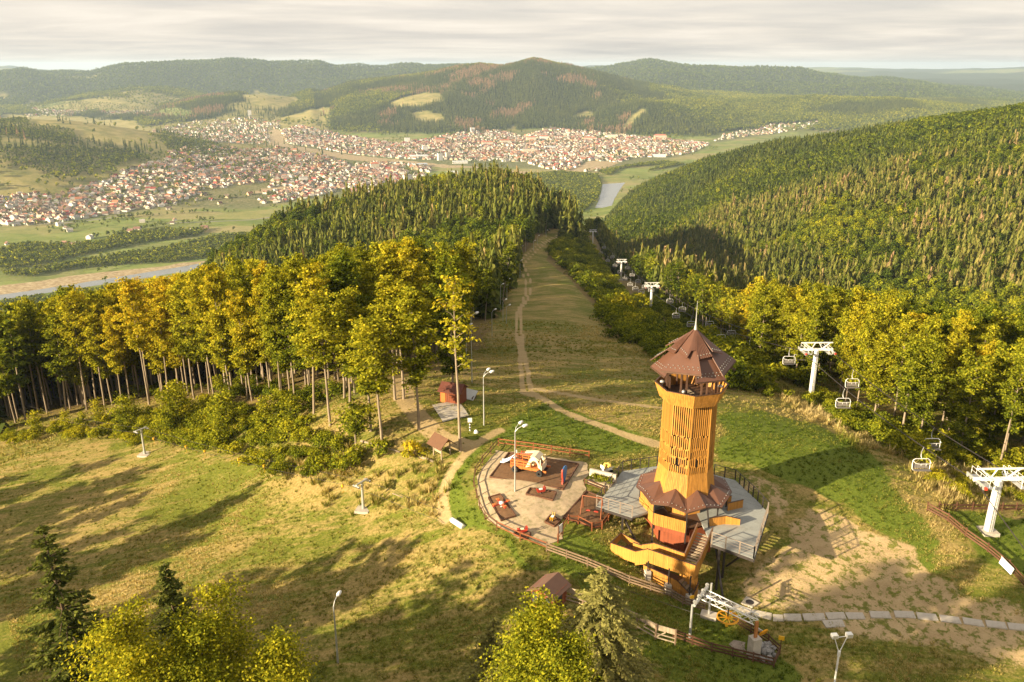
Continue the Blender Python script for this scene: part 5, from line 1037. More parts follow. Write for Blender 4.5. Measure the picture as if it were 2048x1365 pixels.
boards(6, 7, RM - .1, FZ - 1.3, FZ - .76, 1, 'beam_band', M_REDW, .2); boards(7, 8, RM - .1, FZ - 1.3, FZ - .76, 1, 'beam_band', M_REDW, .2)
for k, zb_ in ((7, -4.3), (0, -1.8), (6, -3.2), (1, .3), (5, -2.5), (2, .3)):
    a = tp(k, RM + .02, 2.0); MB().beam(a, (a.x, a.y, zb_), .13, .13).build('column', M_STEEL, tower)
a = tp(.55, RM + .3, 2.3); MB().beam(a, (a.x + .25, a.y - .1, .3), .14, .14).build('column', M_STEEL, tower)
MB().prism([tuple(tp(k, 3.7, 0))[:2] for k in range(8)], -3.3, FZ - .3).build('undercroft', M_REDW, tower); MB().prism([tuple(tp(k, 3.9, 0))[:2] for k in range(8)], -6.2, -3.3).build('plinth', M_CONC, tower)
b1, b2, b3 = tp(.15, 4.2, 0), tp(.95, 4.2, 0), tp(1.4, 4.0, 0); m = MB(); m.panel([(b1.x, b1.y, -3.4), (b2.x, b2.y, -3.4), (b2.x, b2.y, -.3), (b1.x, b1.y, -.3)], .12); m.build('undercroft_wall', M_REDW, tower)
# stairs: frame along the front-left face
O_ = Vector((13.4 - TX0, 71.2 - TY0, 0)); U_ = Vector((.826, -.564, 0)); V_ = Vector((.564, .826, 0))
def uv(u, v, z): return O_ + U_ * u + V_ * v + Vector((0, 0, z))
def floor(u0, u1, v0, v1, za, zb_=None, name='landing'):
    zb_ = za if zb_ is None else zb_; return MB().panel([uv(u0, v0, za), uv(u1, v0, zb_), uv(u1, v1, zb_), uv(u0, v1, za)], .12).build(name, M_DARKW, tower)
def para(p0, p1, h0=1.1, h1=1.1, drop=.3, name='stair_parapet'):
    """boarded parapet from p0 to p1 (floor points), with a dark cap"""
    p0, p1 = Vector(p0), Vector(p1); n = max(2, int((p1 - p0).length / .19)); m = MB(); d = (p1 - p0); nrm = Vector((d.y, -d.x, 0)).normalized()
    for j in range(n):
        f0, f1 = j / n + .03 / n, (j + 1) / n - .03 / n; off = nrm * .012 * rr.random(); z = Vector((0, 0, 1)); A = lambda f, k: p0.lerp(p1, f) + off + z * ((h0 + (h1 - h0) * f) if k else -drop)
        m.panel([A(f0, 0), A(f1, 0), A(f1, 1), A(f0, 1)], .05)
    o = m.build(name, M_HONEY, tower); MB().beam(p0 + Vector((0, 0, h0 + .03)), p1 + Vector((0, 0, h1 + .03)), .13, .05).build('parapet_cap', M_DARKW, tower); return o
Z1, Z2 = -1.75, -2.35
floor(0, 5.05, 0, 1.5, Z1); para(uv(0, 0, Z1), uv(5.1, 0, Z1), 1.15, 1.15, .35); para(uv(5.1, 0, Z1), uv(5.1, 1.2, Z1), 1.15, 1.3, .35); para(uv(3.35, 1.5, Z1), uv(0, 1.5, Z1), 1.05, 1.05, .15)
floor(-1.2, 0, 0, 1.5, Z2, Z1, 'ramp'); para(uv(-1.2, 0, Z2), uv(0, 0, Z1), 1.0, 1.1, .6); para(uv(0, 1.5, Z1), uv(-1.2, 1.5, Z2), 1.0, 1.0, .15)
floor(-4.0, -1.2, 0, 2.3, Z2); para(uv(-4, 0, Z2), uv(-1.2, 0, Z2), 1.0, 1.0, .35); para(uv(-4, 2.3, Z2), uv(-4, 0, Z2), 1.0, 1.0, .3); para(uv(-1.8, 2.3, Z2), uv(-4, 2.3, Z2), .5, 1.0, .3); para(uv(-1.2, 1.5, Z2), uv(-2.2, 1.5, Z2), .9, .9, .1)
for j in range(11):     # upper flight, deck down to the landing
    v = 4.6 - j * .29; z = FZ - (j + 1) * (FZ - Z1) / 12; MB().panel([uv(3.45, v - .32, z), uv(4.95, v - .32, z), uv(4.95, v, z), uv(3.45, v, z)], .05).build('step', M_GREYW, tower)
para(uv(3.4, 1.5, Z1), uv(3.4, 4.4, FZ), 1.05, 1.0, .25); para(uv(5.0, 4.4, FZ), uv(5.0, 1.3, Z1), 1.0, 1.1, .3)
floor(-1.4, 3.2, .25, 1.6, -3.45, None, 'landing'); para(uv(-.35, .22, -3.45), uv(3.2, .22, -3.75), .75, .65, .75); para(uv(3.2, .22, -3.75), uv(5.0, .22, -5.1), .7, .8, .55); para(uv(5.0, .3, -5.0), uv(5.0, 1.6, -4.6), .8, 1.2, .4)
for j in range(6): z = -3.6 - j * .24; u = 3.25 + j * .3; MB().panel([uv(u, .3, z), uv(u + .32, .3, z), uv(u + .32, 1.6, z), uv(u, 1.6, z)], .05).build('step', M_GREYW, tower)
para(uv(4.9, 1.6, -4.2), uv(3.0, 1.6, -3.2), 1.6, 1.2, .4)
for u, zt_ in ((.25, -1.9), (2.5, -1.9), (4.75, -1.9)):
    p = uv(u, -.02, 0); g = hz(TX0 + p.x, TY0 + p.y); MB().beam((p.x, p.y, zt_), (p.x, p.y, g + .8), .12, .12).build('column', M_STEEL, tower); MB().box((p.x, p.y, g + .35), (.55, .55, 1.1), .2).build('footing', M_CONC, tower)
for u, v in ((-3.6, .4), (-3.6, 2.0), (-1.5, .5)): p = uv(u, v, 0); MB().beam((p.x, p.y, Z2), (p.x, p.y, hz(TX0 + p.x, TY0 + p.y) - .2), .1, .1).build('column', M_STEEL, tower)
p0, p1 = uv(-.4, .5, 0), uv(4.6, .5, 0); MB().panel([(p0.x, p0.y, -5.6), (p1.x, p1.y, -6.2), (p1.x, p1.y, -5.0), (p0.x, p0.y, -4.3)], .3).build('plinth_wall', M_CONC, tower)
# wooden wings where the room opens on the deck
def wing(k0, k1, R0, R1, z0, z1, z2): a, b_ = tp(k0, R0, 0), tp(k1, R1, 0); para((a.x, a.y, FZ), (b_.x, b_.y, FZ), z1, z2, .05, 'wing_board')
wing(.62, 1.05, 4.9, 5.4, 0, 1.0, 1.0); wing(1.05, 1.25, 5.4, 6.6, 0, 1.0, .7); wing(1.75, 2.0, 4.7, 6.3, 0, .95, .95); wing(2.0, 2.15, 4.5, 5.2, 0, 1.2, 1.0)
# deck around the room
DK = [at_z(*p, FZ) for p in ((1192,1013),(1264,1036),(1300,1012),(1380,1000),(1425,1050),(1423,1088),(1508,1119),(1536,1027),(1515,1003),(1470,961),(1428,950),(1314,933),(1245,943),(1211,988))]
DL = [(a - TX0, b_ - TY0) for a, b_ in DK]
wings = [[(a - TX0, b_ - TY0) for a, b_ in (at_z(*p, FZ) for p in q)] for q in (((1192,1013),(1264,1036),(1380,1000),(1380,945),(1314,933),(1245,943),(1211,988)), ((1380,1000),(1423,1088),(1508,1119),(1536,1027),(1515,1003),(1470,961),(1428,950),(1380,945)))]
area = lambda q: sum(q[j][0] * q[(j + 1) % len(q)][1] - q[j][1] * q[(j + 1) % len(q)][0] for j in range(len(q)))
prp = Vector((.564, .826, 0)); ctr = Vector((*np.array(DL).mean(0), 0))
def clip_strip(src, w0, w1):
    poly = [Vector((*p, 0)) for p in src]
    for s, lim in ((1, w0), (-1, -w1)):
        out = []
        for i in range(len(poly)):
            a, b_ = poly[i], poly[(i + 1) % len(poly)]; da, db = s * (a - ctr).dot(prp) - lim, s * (b_ - ctr).dot(prp) - lim
            if da >= 0: out.append(a)
            if da * db < 0: out.append(a.lerp(b_, da / (da - db)))
        poly = out
        if len(poly) < 3: return None
    return [(p.x, p.y) for p in poly]
for q in wings:
    q = q if area(q) > 0 else q[::-1]; MB().prism(q, FZ - .14, FZ - .02).build('deck_slab', M_DECK, tower)
    for i in range(-10, 10):
        c_ = clip_strip(q, i * 1.25 + .014, (i + 1) * 1.25 - .014)
        if c_ and abs(area(c_)) > .1: MB().prism(c_ if area(c_) > 0 else c_[::-1], FZ - .018, FZ + .025).build('deck_sheet', M_DECK, tower)
m = MB()
for i in range(len(DL)): m.beam((*DL[i], FZ - .16), (*DL[(i + 1) % len(DL)], FZ - .16), .12, .3) if i not in (1, 2, 3, 4) else None
m.build('deck_beam', M_STEEL, tower)
def railing(pix, mat, n_, hgt=1.35):
    P = [Vector((a - TX0, b_ - TY0, FZ)) for a, b_ in (at_z(*p, FZ) for p in pix)]; rails = MB()
    for i in range(len(P) - 1):
        k = n_[i]
        for j in range(k + (1 if i == len(P) - 2 else 0)): q = P[i].lerp(P[i + 1], j / k); MB().beam(q - Vector((0, 0, .35)), q + Vector((0, 0, hgt)), .11, .09).build('railing_post', mat, tower)
        for h in (.35, .7, 1.0): rails.tube([P[i] + Vector((0, 0, h)), P[i + 1] + Vector((0, 0, h))], .014, 4)
        rails.beam(P[i] + Vector((0, 0, hgt - .05)), P[i + 1] + Vector((0, 0, hgt - .05)), .06, .05)
    rails.build('railing', mat, tower)
railing([(1264,1035),(1193,1013)], M_RAIL, [3]); railing([(1193,1012),(1211,988),(1245,943),(1314,933)], M_STEEL, [2,4,4]); railing([(1428,950),(1470,961),(1515,1003),(1535,1027)], M_STEEL, [2,5,2]); railing([(1535,1028),(1507,1118)], M_RAIL, [6]); railing([(1507,1118),(1423,1088)], M_RAIL, [3])
for px, py in ((1246,1025),(1440,1092),(1520,1010),(1474,964),(1452,1075),(1250,950)):
    x, y = at_z(px, py, FZ); g = hz(x, y); MB().beam((x - TX0, y - TY0, FZ - .2), (x - TX0, y - TY0, g - .4), .2, .2).build('deck_column', M_STEEL, tower)
for a, b_ in (((1430,1085),(1455,1110)),((1500,1100),(1460,1060)),((1240,1020),(1275,1040))):
    x, y = at_z(*a, FZ - .3); x2, y2 = at_z(*b_, FZ); MB().beam((x - TX0, y - TY0, FZ - .3), (x2 - TX0, y2 - TY0, hz(x2, y2) + .1), .16, .16).build('deck_strut', M_STEEL, tower)
# on the balcony: coin viewers and a slatted table
def viewer(k, R, lab):
    p = tp(k, R, 0); t = thing('coin_viewer', lab, 'viewer', (TX0 + p.x, TY0 + p.y, 13.02), TH0 + k * math.pi / 4, 'coin viewers on the tower balcony')
    MB().tube([(0, 0, 0), (0, 0, 1.15)], [.06, .05], 8).build('post', M_GALV, t); m = MB(); m.lathe([(.0, -.22), (.1, -.22), (.17, -.05), (.17, .12), (.1, .24), (0, .24)], 10, (0, 0, 1.35), 'x'); m.build('head', M_GALV, t, True); MB().box((0, 0, 1.14), (.16, .1, .1)).build('yoke', M_STEEL, t)
viewer(6.1, 2.95, 'grey coin viewer at the left corner of the tower balcony'); viewer(7.55, 2.9, 'grey coin viewer at the front of the tower balcony'); viewer(1.6, 2.9, 'grey coin viewer at the right side of the tower balcony')
p = tp(7.5, 1.5, 0); t = thing('table', 'slatted wooden table under the tower roof', 'table', (TX0 + p.x, TY0 + p.y, 13.02), .3)
for i in range(7): MB().box((-.55 + i * .18, 0, .76), (.13, 1.0, .04)).build('slat', M_GREYW, t)
for sx in (-.5, .5):
    for sy in (-.4, .4): MB().box((sx, sy, .37), (.07, .07, .74)).build('leg', M_STEEL, t)
MB().box((0, 0, .7), (1.1, .08, .06)).build('crossbar', M_STEEL, t)
# ------------------------------------------------------------------ fences, playground, huts, lamps
def shared_beam(name, a, b, w, h, mat, parent): return MB().beam(a, b, w, h).build(name, mat, parent)
PMESH = {}
def post_mesh(w, h, mat):
    k = (w, h, mat.name)
    if k not in PMESH: PMESH[k] = mesh_np('post', *(lambda m: (m.v, m.f))(MB().box((0, 0, h / 2 - .25), (w, w, h + .5))), (mat,))
    return PMESH[k]
def fence(pix, label, mat, h=1.05, step=2.1, rails=(.42, .92), rw=.11, rd=.045, pw=.11, world=None, jitter=.0, name='fence', group=None):
    P = resample(world if world is not None else gpts(pix), step); z = height(P[:, 0], P[:, 1]); o = Vector((P[0][0], P[0][1], z[0])); t = thing(name, label, 'fence', o, 0, group); rj = random.Random(len(label))
    pts = [Vector((p[0], p[1], q)) - o for p, q in zip(P, z)]
    for p in pts: obj('post', post_mesh(pw, h, mat), t, p, (rj.gauss(0, jitter), rj.gauss(0, jitter), 0))
    for a, b in zip(pts[:-1], pts[1:]):
        for r in rails: MB().beam(a + Vector((0, 0, r + rj.gauss(0, jitter))), b + Vector((0, 0, r + rj.gauss(0, jitter))), rd, rw).build('rail', mat, t)
    return t
zp = lambda *q: [(880 + a / 5.055, 840 + b / 5.055) for a, b in q]
M_FENCE = wood_mat('brown_fence_paint', (.105, .05, .028)); M_FENCER = wood_mat('red_fence_paint', (.22, .07, .028)); M_OLDW = wood_mat('old_fence_wood', (.20, .135, .085), .85)
fence(zp((1505,392),(1310,365),(1060,325),(820,290),(590,262)), 'reddish two-rail fence along the back of the playground', M_FENCER)
fence(zp((590,262),(470,400),(365,520),(335,640),(365,770),(410,930),(440,1000),(500,1045),(575,1110)), 'dark brown two-rail fence curving round the left side of the playground', M_FENCE)
fence(zp((575,1110),(690,1165),(820,1225),(945,1270),(1080,1325)), 'reddish brown two-rail fence along the front of the playground', M_FENCER)
z4 = lambda *q: [(980 + a / 4.476, 1060 + b / 4.476) for a, b in q]; z5 = lambda *q: [(1350 + a / 5.12, 1120 + b / 5.12) for a, b in q]; z6 = lambda *q: [(1700 + a / 3.9, 850 + b / 3.9) for a, b in q]
fence(z4((505,195),(640,245),(760,290),(890,335),(1130,440),(1280,500),(1420,545),(1570,590),(1700,640)) + z5((0,440),(130,480),(300,530)), 'weathered plank fence running below the tower to the tow station', M_OLDW, rails=(.3, .6, .92), rw=.16)
fence(z5((600,650),(760,745),(930,850),(1060,915),(1085,930),(1030,1075),(1010,1100)), 'dark fence round the upper side of the tow station', M_FENCE, rails=(.25, .55, .9), rw=.16, step=1.6)
fence(z5((1010,1100),(870,1065),(670,1015),(460,970),(270,910),(110,850),(-20,800)), 'dark fence along the lower side of the tow station', M_FENCE, rails=(.25, .55, .9), rw=.16, step=1.6)
fence(zp((1190,1245),(1250,1130),(1320,1010),(1460,1090),(1600,1155),(1700,1030),(1745,945)), 'red-brown fence round the swing corner', M_FENCER, step=1.5)
fence(zp((1460,660),(1570,700),(1660,740)), 'short brown fence in front of the concrete planter', M_FENCE, step=1.4, h=.9, rails=(.4, .75))
fence(z6((600,670),(690,705),(770,765),(850,830),(920,895),(1010,955),(1110,1020),(1190,1085),(1270,1165),(1370,1280)), 'dark plank fence along the hollow under the near pylon', M_FENCE, rails=(.25, .55, .9), rw=.17, h=1.15)
fence(z6((690,665),(850,668),(1050,670),(1250,672),(1400,672)), 'dark plank fence crossing behind the near pylon', M_FENCE, rails=(.3, .7), rw=.2, h=1.1)
# plank barrier beside the small hut: wide top boards, two rails below
P = gpts(z4((665,640),(830,690),(1000,760),(1150,820),(1310,890),(1480,985),(1655,1035))); t = thing('plank_fence', 'tall grey barrier of wide planks and poles beside the small brown hut', 'fence', P[0]); P = [p - P[0] for p in P]
for p in P: MB().box((p.x, p.y, p.z + .75), (.14, .14, 1.9)).build('post', M_OLDW, t)
for a, b in zip(P[:-1], P[1:]):
    d = (b - a).normalized() * .06; n_ = Vector((d.y, -d.x, 0)).normalized() * -.1
    MB().beam(a + d + n_ + Vector((0, 0, 1.32)), b - d + n_ + Vector((0, 0, 1.32)), .05, .55).build('plank', M_GREYW, t)
    for r in (.3, .72): MB().beam(a + Vector((0, 0, r)), b + Vector((0, 0, r)), .07, .1).build('rail', M_GREYW, t)
    MB().beam(a + Vector((0, 0, .3)), b.lerp(a, .5) + Vector((0, 0, 1.1)), .06, .08).build('brace', M_GREYW, t)
# white banner on the right fence
a, b = gpts(z6((1168,1090),(1262,1185))); t = thing('banner', 'white advertising banner tied to the dark fence at the right edge', 'banner', a); v = b - a
def flat_mat(name, col, marks):
    m, t_, b_ = new_mat(name); b_.inputs['Roughness'].default_value = .5; o = N(t_, 'ShaderNodeTexCoord').outputs['Object']; f = noise(t_, mapping(t_, o, (4, 4, 14)), 1.6, 2, .5); L(t_, mixc(t_, ramp(t_, f, [(.56, 0), (.58, .55)]), col, marks), b_.inputs['Base Color']); return m
M_BANNER = flat_mat('printed_banner', (.74, .75, .74), (.45, .52, .58))
MB().beam(Vector((-.1, -.1, .62)), v + Vector((-.1, -.1, .62)), .03, .85).build('cloth', M_BANNER, t)
MB().tube([(-.1, -.1, 1.07), v + Vector((-.1, -.1, 1.07))], .02, 5).build('rope', M_WHITE, t)

# ---- playground
def drape(name, pix, mat, dz, label, kind='structure', sub=26, parent=None):
    P = np.array([tuple(p)[:2] for p in (pix if isinstance(pix[0], Vector) else gpts(pix))]); x0, y0 = P.min(0); x1, y1 = P.max(0); st = max(x1 - x0, y1 - y0) / sub; bm = bmesh.new(); fv = [bm.verts.new((*p, 0)) for p in P]; bm.faces.new(fv)
    for ax_, lo, hi in ((0, x0, x1), (1, y0, y1)):
        for c in np.arange(lo + st, hi, st):
            g = bm.verts[:] + bm.edges[:] + bm.faces[:]; pc = [0, 0, 0]; pn = [0, 0, 0]; pc[ax_] = c; pn[ax_] = 1; bmesh.ops.bisect_plane(bm, geom=g, plane_co=pc, plane_no=pn)
    V = np.array([v.co[:] for v in bm.verts]); zz = height(V[:, 0], V[:, 1])
    for v, z in zip(bm.verts, zz): v.co.z = z + dz
    for f in bm.faces:
        if f.normal.z < 0: f.normal_flip()
    bmesh.ops.recalc_face_normals(bm, faces=bm.faces[:]); me = bpy.data.meshes.new(name); bm.to_mesh(me); bm.free()
    if sum(p.normal.z for p in me.polygons) < 0: me.flip_normals()
    me.materials.append(mat); o = obj(name, me, parent)
    return tag(o, label, kind=kind) if parent is None else o
M_GRAVEL = simple_mat('fine_gravel', (.40, .31, .20), .95, 0, .14, 2.2, .1, .4, dirt=(.17, .16, .07)); M_MULCH = simple_mat('bark_mulch', (.15, .085, .045), .95, 0, .22, 3, .1, .5)
def wobble(pix, amp):
    P = resample(gpts(pix + [pix[0]]), .5)[:-1]; q = P + np.stack([fbm(P[:, 0] / 1.3, P[:, 1] / 1.3, 101, 3), fbm(P[:, 0] / 1.3, P[:, 1] / 1.3, 102, 3)], 1) * amp; return [Vector((*p, 0)) for p in q]
drape('gravel_yard', wobble(zp((600,305),(900,350),(1200,395),(1490,440),(1500,560),(1460,680),(1490,745),(1330,890),(1240,1000),(1235,1120),(1190,1225),(1060,1290),(930,1235),(800,1180),(600,1085),(480,1000),(410,850),(375,650),(400,520),(500,410)), .7), M_GRAVEL, .05, 'pale gravel yard of the playground', sub=40)
def bed(pix, label, k=0):
    P = gpts(zp(*pix)); o = Vector((sum(p.x for p in P) / len(P), sum(p.y for p in P) / len(P), sum(p.z for p in P) / len(P))); t = thing('play_bed', label, 'play bed', o)
    Q = [p - o for p in P]; A = sum(Q[i].cross(Q[(i + 1) % len(Q)]).z for i in range(len(Q))); Q = Q if A > 0 else Q[::-1]
    mu = drape('mulch', P, M_MULCH, .13, None, parent=t, sub=10); mu.location = -o
    for i in range(len(Q)): a, b = Q[i], Q[(i + 1) % len(Q)]; MB().beam(a + Vector((0, 0, .12)), b + Vector((0, 0, .12)), .12, .3).build('border', M_FENCE, t)
    return o
bed(((695,345),(1400,460),(1245,715),(505,590)), 'large brown mulch bed under the toy truck'); c_saw = bed(((490,800),(610,765),(765,985),(620,1030)), 'narrow mulch bed under the red seesaw'); c_mid = bed(((910,705),(1175,745),(1140,825),(870,765)), 'mulch bed in the middle of the gravel yard')
c_s1 = bed(((1120,975),(1220,1030),(1155,1090),(1060,1045)), 'small mulch bed with the yellow spring rider'); c_s2 = bed(((810,1110),(920,1165),(870,1215),(745,1170)), 'small mulch bed by the front fence'); c_sw = bed(((1480,735),(1640,800),(1735,935),(1600,1105),(1245,1000)), 'wide mulch bed under the red swing')
def paint(n, c, r=.45): return simple_mat(n, c, r, 0, .06, 3, .4)
M_ORANGE = paint('orange_paint', (.50, .15, .035)); M_CREAM = paint('cream_paint', (.74, .63, .42)); M_RED = paint('red_paint', (.55, .06, .035)); M_BLUE2 = paint('blue_paint', (.045, .15, .38)); M_SKYB = paint('pale_blue_paint', (.52, .62, .72)); M_YEL = paint('yellow_paint', (.75, .42, .02)); M_BLACK = paint('black_rubber', (.02, .02, .02), .7)
# toy truck
w1, w2 = gpts(zp((800,570),(1085,625))); ax = (w2 - w1); rz = math.atan2(ax.y, ax.x); ctr_ = ground_at(*zp((930,520))[0]); t = thing('toy_truck', 'wooden climbing truck with cream cab, orange bed and pale slide', 'play structure', ctr_, rz)
m = MB(); m.box((-.6, 0, .78), (3.6, 1.7, .1)); [m.box((x, 0, .6), (.14, 1.7, .26)) for x in (-2.2, -1, .2, 1.3)]; [m.box((-.2, y, .6), (4.4, .12, .2)) for y in (-.75, .75)]; m.build('bed', M_ORANGE, t)
m = MB()
for y in (-.82, .82):
    for x in (-2.3, -1.5, -.7, .1): m.box((x, y, 1.15), (.08, .08, .7))
    for z in (1.12, 1.45): m.box((-1.1, y, z), (2.5, .06, .12))
m.box((-2.32, 0, 1.45), (.06, 1.6, .12)); m.build('side_rails', M_ORANGE, t)
for x in (-1.75, 1.25):
    for y in (-.95, .95):
        MB().lathe([(.16, -.17), (.36, -.17), (.4, -.1), (.4, .1), (.36, .17), (.16, .17), (.16, -.17)], 14, (x, y, .4), 'y').build('wheel', M_BLACK, t)
m = MB()      # cab: arched side openings cut as frames, roof sweeping back
for y in (-.8, .8):
    arc = [(.55 + .48 * math.cos(a), 1.05 + .75 * math.sin(a)) for a in np.linspace(0, math.pi, 9)]; out = [(1.45, .8), (1.38, 1.5), (.98, 2.25), (.4, 2.3), (-.3, 1.5), (-.5, .8)]
    outer = [(1.45 + (-1.95) * i / 8, .8 + (1.5 * math.sin(math.pi * i / 8))) for i in range(9)]
    for i in range(8):
        (a0, b0), (a1, b1) = arc[i], arc[i + 1]; (c0, d0), (c1, d1) = outer[i], outer[i + 1]
        vs = [(a0, y - .05, b0), (c0, y - .05, d0), (c1, y - .05, d1), (a1, y - .05, b1), (a0, y + .05, b0), (c0, y + .05, d0), (c1, y + .05, d1), (a1, y + .05, b1)]; m.add(vs, [[0, 1, 2, 3], [7, 6, 5, 4], [1, 5, 6, 2], [0, 3, 7, 4]])
m.build('cab', M_CREAM, t)
m = MB(); pr = [(1.5, .8), (1.46, 1.35), (1.12, 2.0), (.6, 2.32), (.1, 2.3), (-.5, 2.16), (-1.0, 2.1)]
for (a0, b0), (a1, b1) in ((pr[2], pr[3]), (pr[3], pr[4])): m.panel([(a0, -.86, b0), (a0, .86, b0), (a1, .86, b1), (a1, -.86, b1)], .08)
for (a0, b0), (a1, b1) in ((pr[4], pr[5]), (pr[5], pr[6])): m.panel([(a0, .3, b0), (a0, .86, b0), (a1, .86, b1), (a1, .3, b1)], .08)
m.panel([(1.5, -.86, .6), (1.5, .86, .6), (1.46, .86, 1.3), (1.46, -.86, 1.3)], .08); m.box((1.3, -.8, 1.65), (.1, .1, .8)); m.box((1.3, .8, 1.65), (.1, .1, .8)); m.build('cab_roof', M_CREAM, t)
MB().box((.2, 0, 1.2), (.5, 1.4, .1)).box((-.05, 0, 1.5), (.08, 1.4, .6)).build('bench', M_CREAM, t)
m = MB(); 
for y in (.9, 1.5): m.tube([(-1.9, y, 1.55), (.1, y, 1.55)], .04, 5); m.tube([(-1.9, y, .1), (-1.9, y, 1.55)], .04, 5); m.tube([(.1, y, .1), (.1, y, 1.55)], .04, 5)
for i in range(8): m.tube([(-1.7 + i * .24, .9, 1.55), (-1.7 + i * .24, 1.5, 1.55)], .03, 5)
m.build('climbing_bars', M_RED, t)
m = MB(); sl = [(-2.2, 1.15), (-2.5, 1.1), (-3.1, .6), (-3.7, .25), (-4.1, .2)]
for (a0, b0), (a1, b1) in zip(sl[:-1], sl[1:]):
    m.panel([(a0, .9, b0), (a0, .35, b0), (a1, .35, b1), (a1, .9, b1)][::-1], .05)
    for y in (.33, .92): m.panel([(a0, y, b0), (a1, y, b1), (a1, y, b1 + .22), (a0, y, b0 + .22)], .04)
m.build('slide', M_SKYB, t); MB().tube([(-2.25, .36, 1.0), (-2.25, .36, 1.9), (-2.25, .9, 1.9), (-2.25, .9, 1.0)], .05, 6).build('slide_arch', M_WHITE, t)
# climbing panel
a, b = gpts(zp((1240,655),(1315,600))); v = b - a; t = thing('climbing_panel', 'blue play panel with a wavy red edge right of the toy truck', 'play structure', a, math.atan2(v.y, v.x) + .25)
def outline(name, pts, y0, y1, mat):
    n = len(pts); MB().add([(p[0], y0, p[1]) for p in pts] + [(p[0], y1, p[1]) for p in pts], [list(range(n)), [n + i for i in reversed(range(n))]] + [[(i + 1) % n, i, n + i, n + (i + 1) % n] for i in range(n)]).build(name, mat, t)
wv = [(-.05 + .12 * math.sin(s * 6), s * 1.95) for s in np.linspace(0, 1, 12)]; outline('board', wv + [(.5, 2.1), (1.0, 1.95), (1.25, 1.6), (1.15, 1.1), (.95, .6), (.4, 0)], -.05, .05, M_BLUE2); outline('edge', [(p[0] - .18, p[1]) for p in wv] + wv[::-1], -.07, .07, M_RED); MB().box((.35, .35, .3), (.1, .7, .1)).box((.9, .3, .5), (.1, .6, .1)).build('brace', M_DARKW, t)
# seesaw
t = thing('seesaw', 'red four-armed seesaw with a white hub on the narrow bed', 'seesaw', c_saw, .3)
for r in (.2, 1.75): m = MB(); d = Vector((math.cos(r), math.sin(r), 0)); m.beam(-d * 1.0 + Vector((0, 0, .5)), d * 1.0 + Vector((0, 0, .62)), .2, .09); m.build('arm', M_RED, t)
for r in (.2, 1.75, 3.34, 4.89): d = Vector((math.cos(r), math.sin(r), 0)); m = MB(); m.box(d * .85 + Vector((0, 0, .68)), (.34, .34, .07), r); m.tube([d * .62 + Vector((0, 0, .6)), d * .62 + Vector((0, 0, .95))], .025, 5); m.build('seat', M_ORANGE, t)
MB().lathe([(.0, .1), (.16, .1), (.14, .5), (.26, .58), (.26, .72), (.1, .8), (0, .8)], 10).build('hub', M_WHITE, t)
def rider(c, body, seat, lab, rz):
    t = thing('spring_rider', lab, 'spring rider', c, rz); MB().lathe([(.0, .05), (.11, .05), (.07, .12), (.11, .18), (.07, .24), (.11, .3), (.07, .36), (0, .4)], 8).build('spring', M_STEEL, t)
    m = MB(); pts = [(-.45, .4), (.35, .4), (.5, .62), (.52, .95), (.36, 1.0), (.25, .72), (-.25, .66), (-.5, .85), (-.58, .75)]; n = len(pts)
    for s in (-.13, .1): m.add([(p[0], s, p[1]) for p in pts] + [(p[0], s + .04, p[1]) for p in pts], [list(range(n)), [n + i for i in reversed(range(n))]] + [[(i + 1) % n, i, n + i, n + (i + 1) % n] for i in range(n)])
    m.build('body', body, t); MB().box((-.05, 0, .74), (.36, .3, .06)).build('seat', seat, t); MB().tube([(.32, -.28, .86), (.32, .28, .86)], .025, 6).build('handle', M_STEEL, t)
rider(c_mid, M_RED, M_WHITE, 'red and white spring rider on the middle bed', .4); rider(c_s1, M_YEL, M_WHITE, 'yellow and white spring rider near the swing', 1.2); rider(c_s2, M_RED, M_CREAM, 'red spring rider near the front fence', .2)
# swing
s0, s1 = gpts(zp((1440,930),(1630,1000))); v = s1 - s0; t = thing('swing', 'red frame swing with two seats beside the tower deck', 'swing', s0.lerp(s1, .5), math.atan2(v.y, v.x)); ln = v.length / 2
m = MB()
for x in (-ln, ln):
    for y in (-.75, .75): m.tube([(x * 1.05, y, 0), (x, 0, 2.2)], .055, 6)
m.tube([(-ln, 0, 2.2), (ln, 0, 2.2)], .06, 6); m.build('frame', M_FENCER, t)
for x in (-ln * .42, ln * .42):
    s_ = MB().box((x, .05, .5), (.46, .2, .05)).build('seat', M_RED, t); m = MB(); [m.tube([(x + d, .05, .5), (x + d, 0, 2.15)], .014, 4) for d in (-.2, .2)]; m.build('chain', M_STEEL, s_)
# concrete planter, cart, info board
a, b = gpts(zp((1510,600),(1770,700))); v = b - a; t = thing('planter', 'pale concrete wall with planted trough next to the tower deck', 'planter', a, math.atan2(v.y, v.x)); ln = v.length
MB().box((ln / 2, .1, .55), (ln, .3, 1.5)).build('wall', M_CONC, t); MB().box((ln / 2, -.62, .2), (ln * .9, 1.0, .5)).build('trough', M_GREYW, t)
for i, x in enumerate((.22, .5, .78)): o = obj('bush', BUSH[4], None, tuple(t.matrix_basis @ Vector((ln * x, -.6, .42))), (0, 0, i)); o.scale = (.6,) * 3; o['tint'] = .4; tag(o, ('left', 'middle', 'right')[i] + ' leafy plant in the concrete planter', 'plant')
p = ground_at(*zp((1680,540))[0]); t = thing('garden_cart', 'small dark cart piled with a yellow heap behind the planter', 'cart', p, .5); MB().box((0, 0, .5), (1.2, .75, .08)).box((-.55, 0, .8), (.06, .75, .6)).box((.8, 0, .55), (.6, .06, .06)).build('frame', M_WHITE, t)
for x in (-.4, .4):
    for y in (-.42, .42): MB().lathe([(.06, -.06), (.26, -.06), (.28, 0), (.26, .06), (.06, .06)], 10, (x, y, .28), 'y').build('wheel', M_BLACK, t)
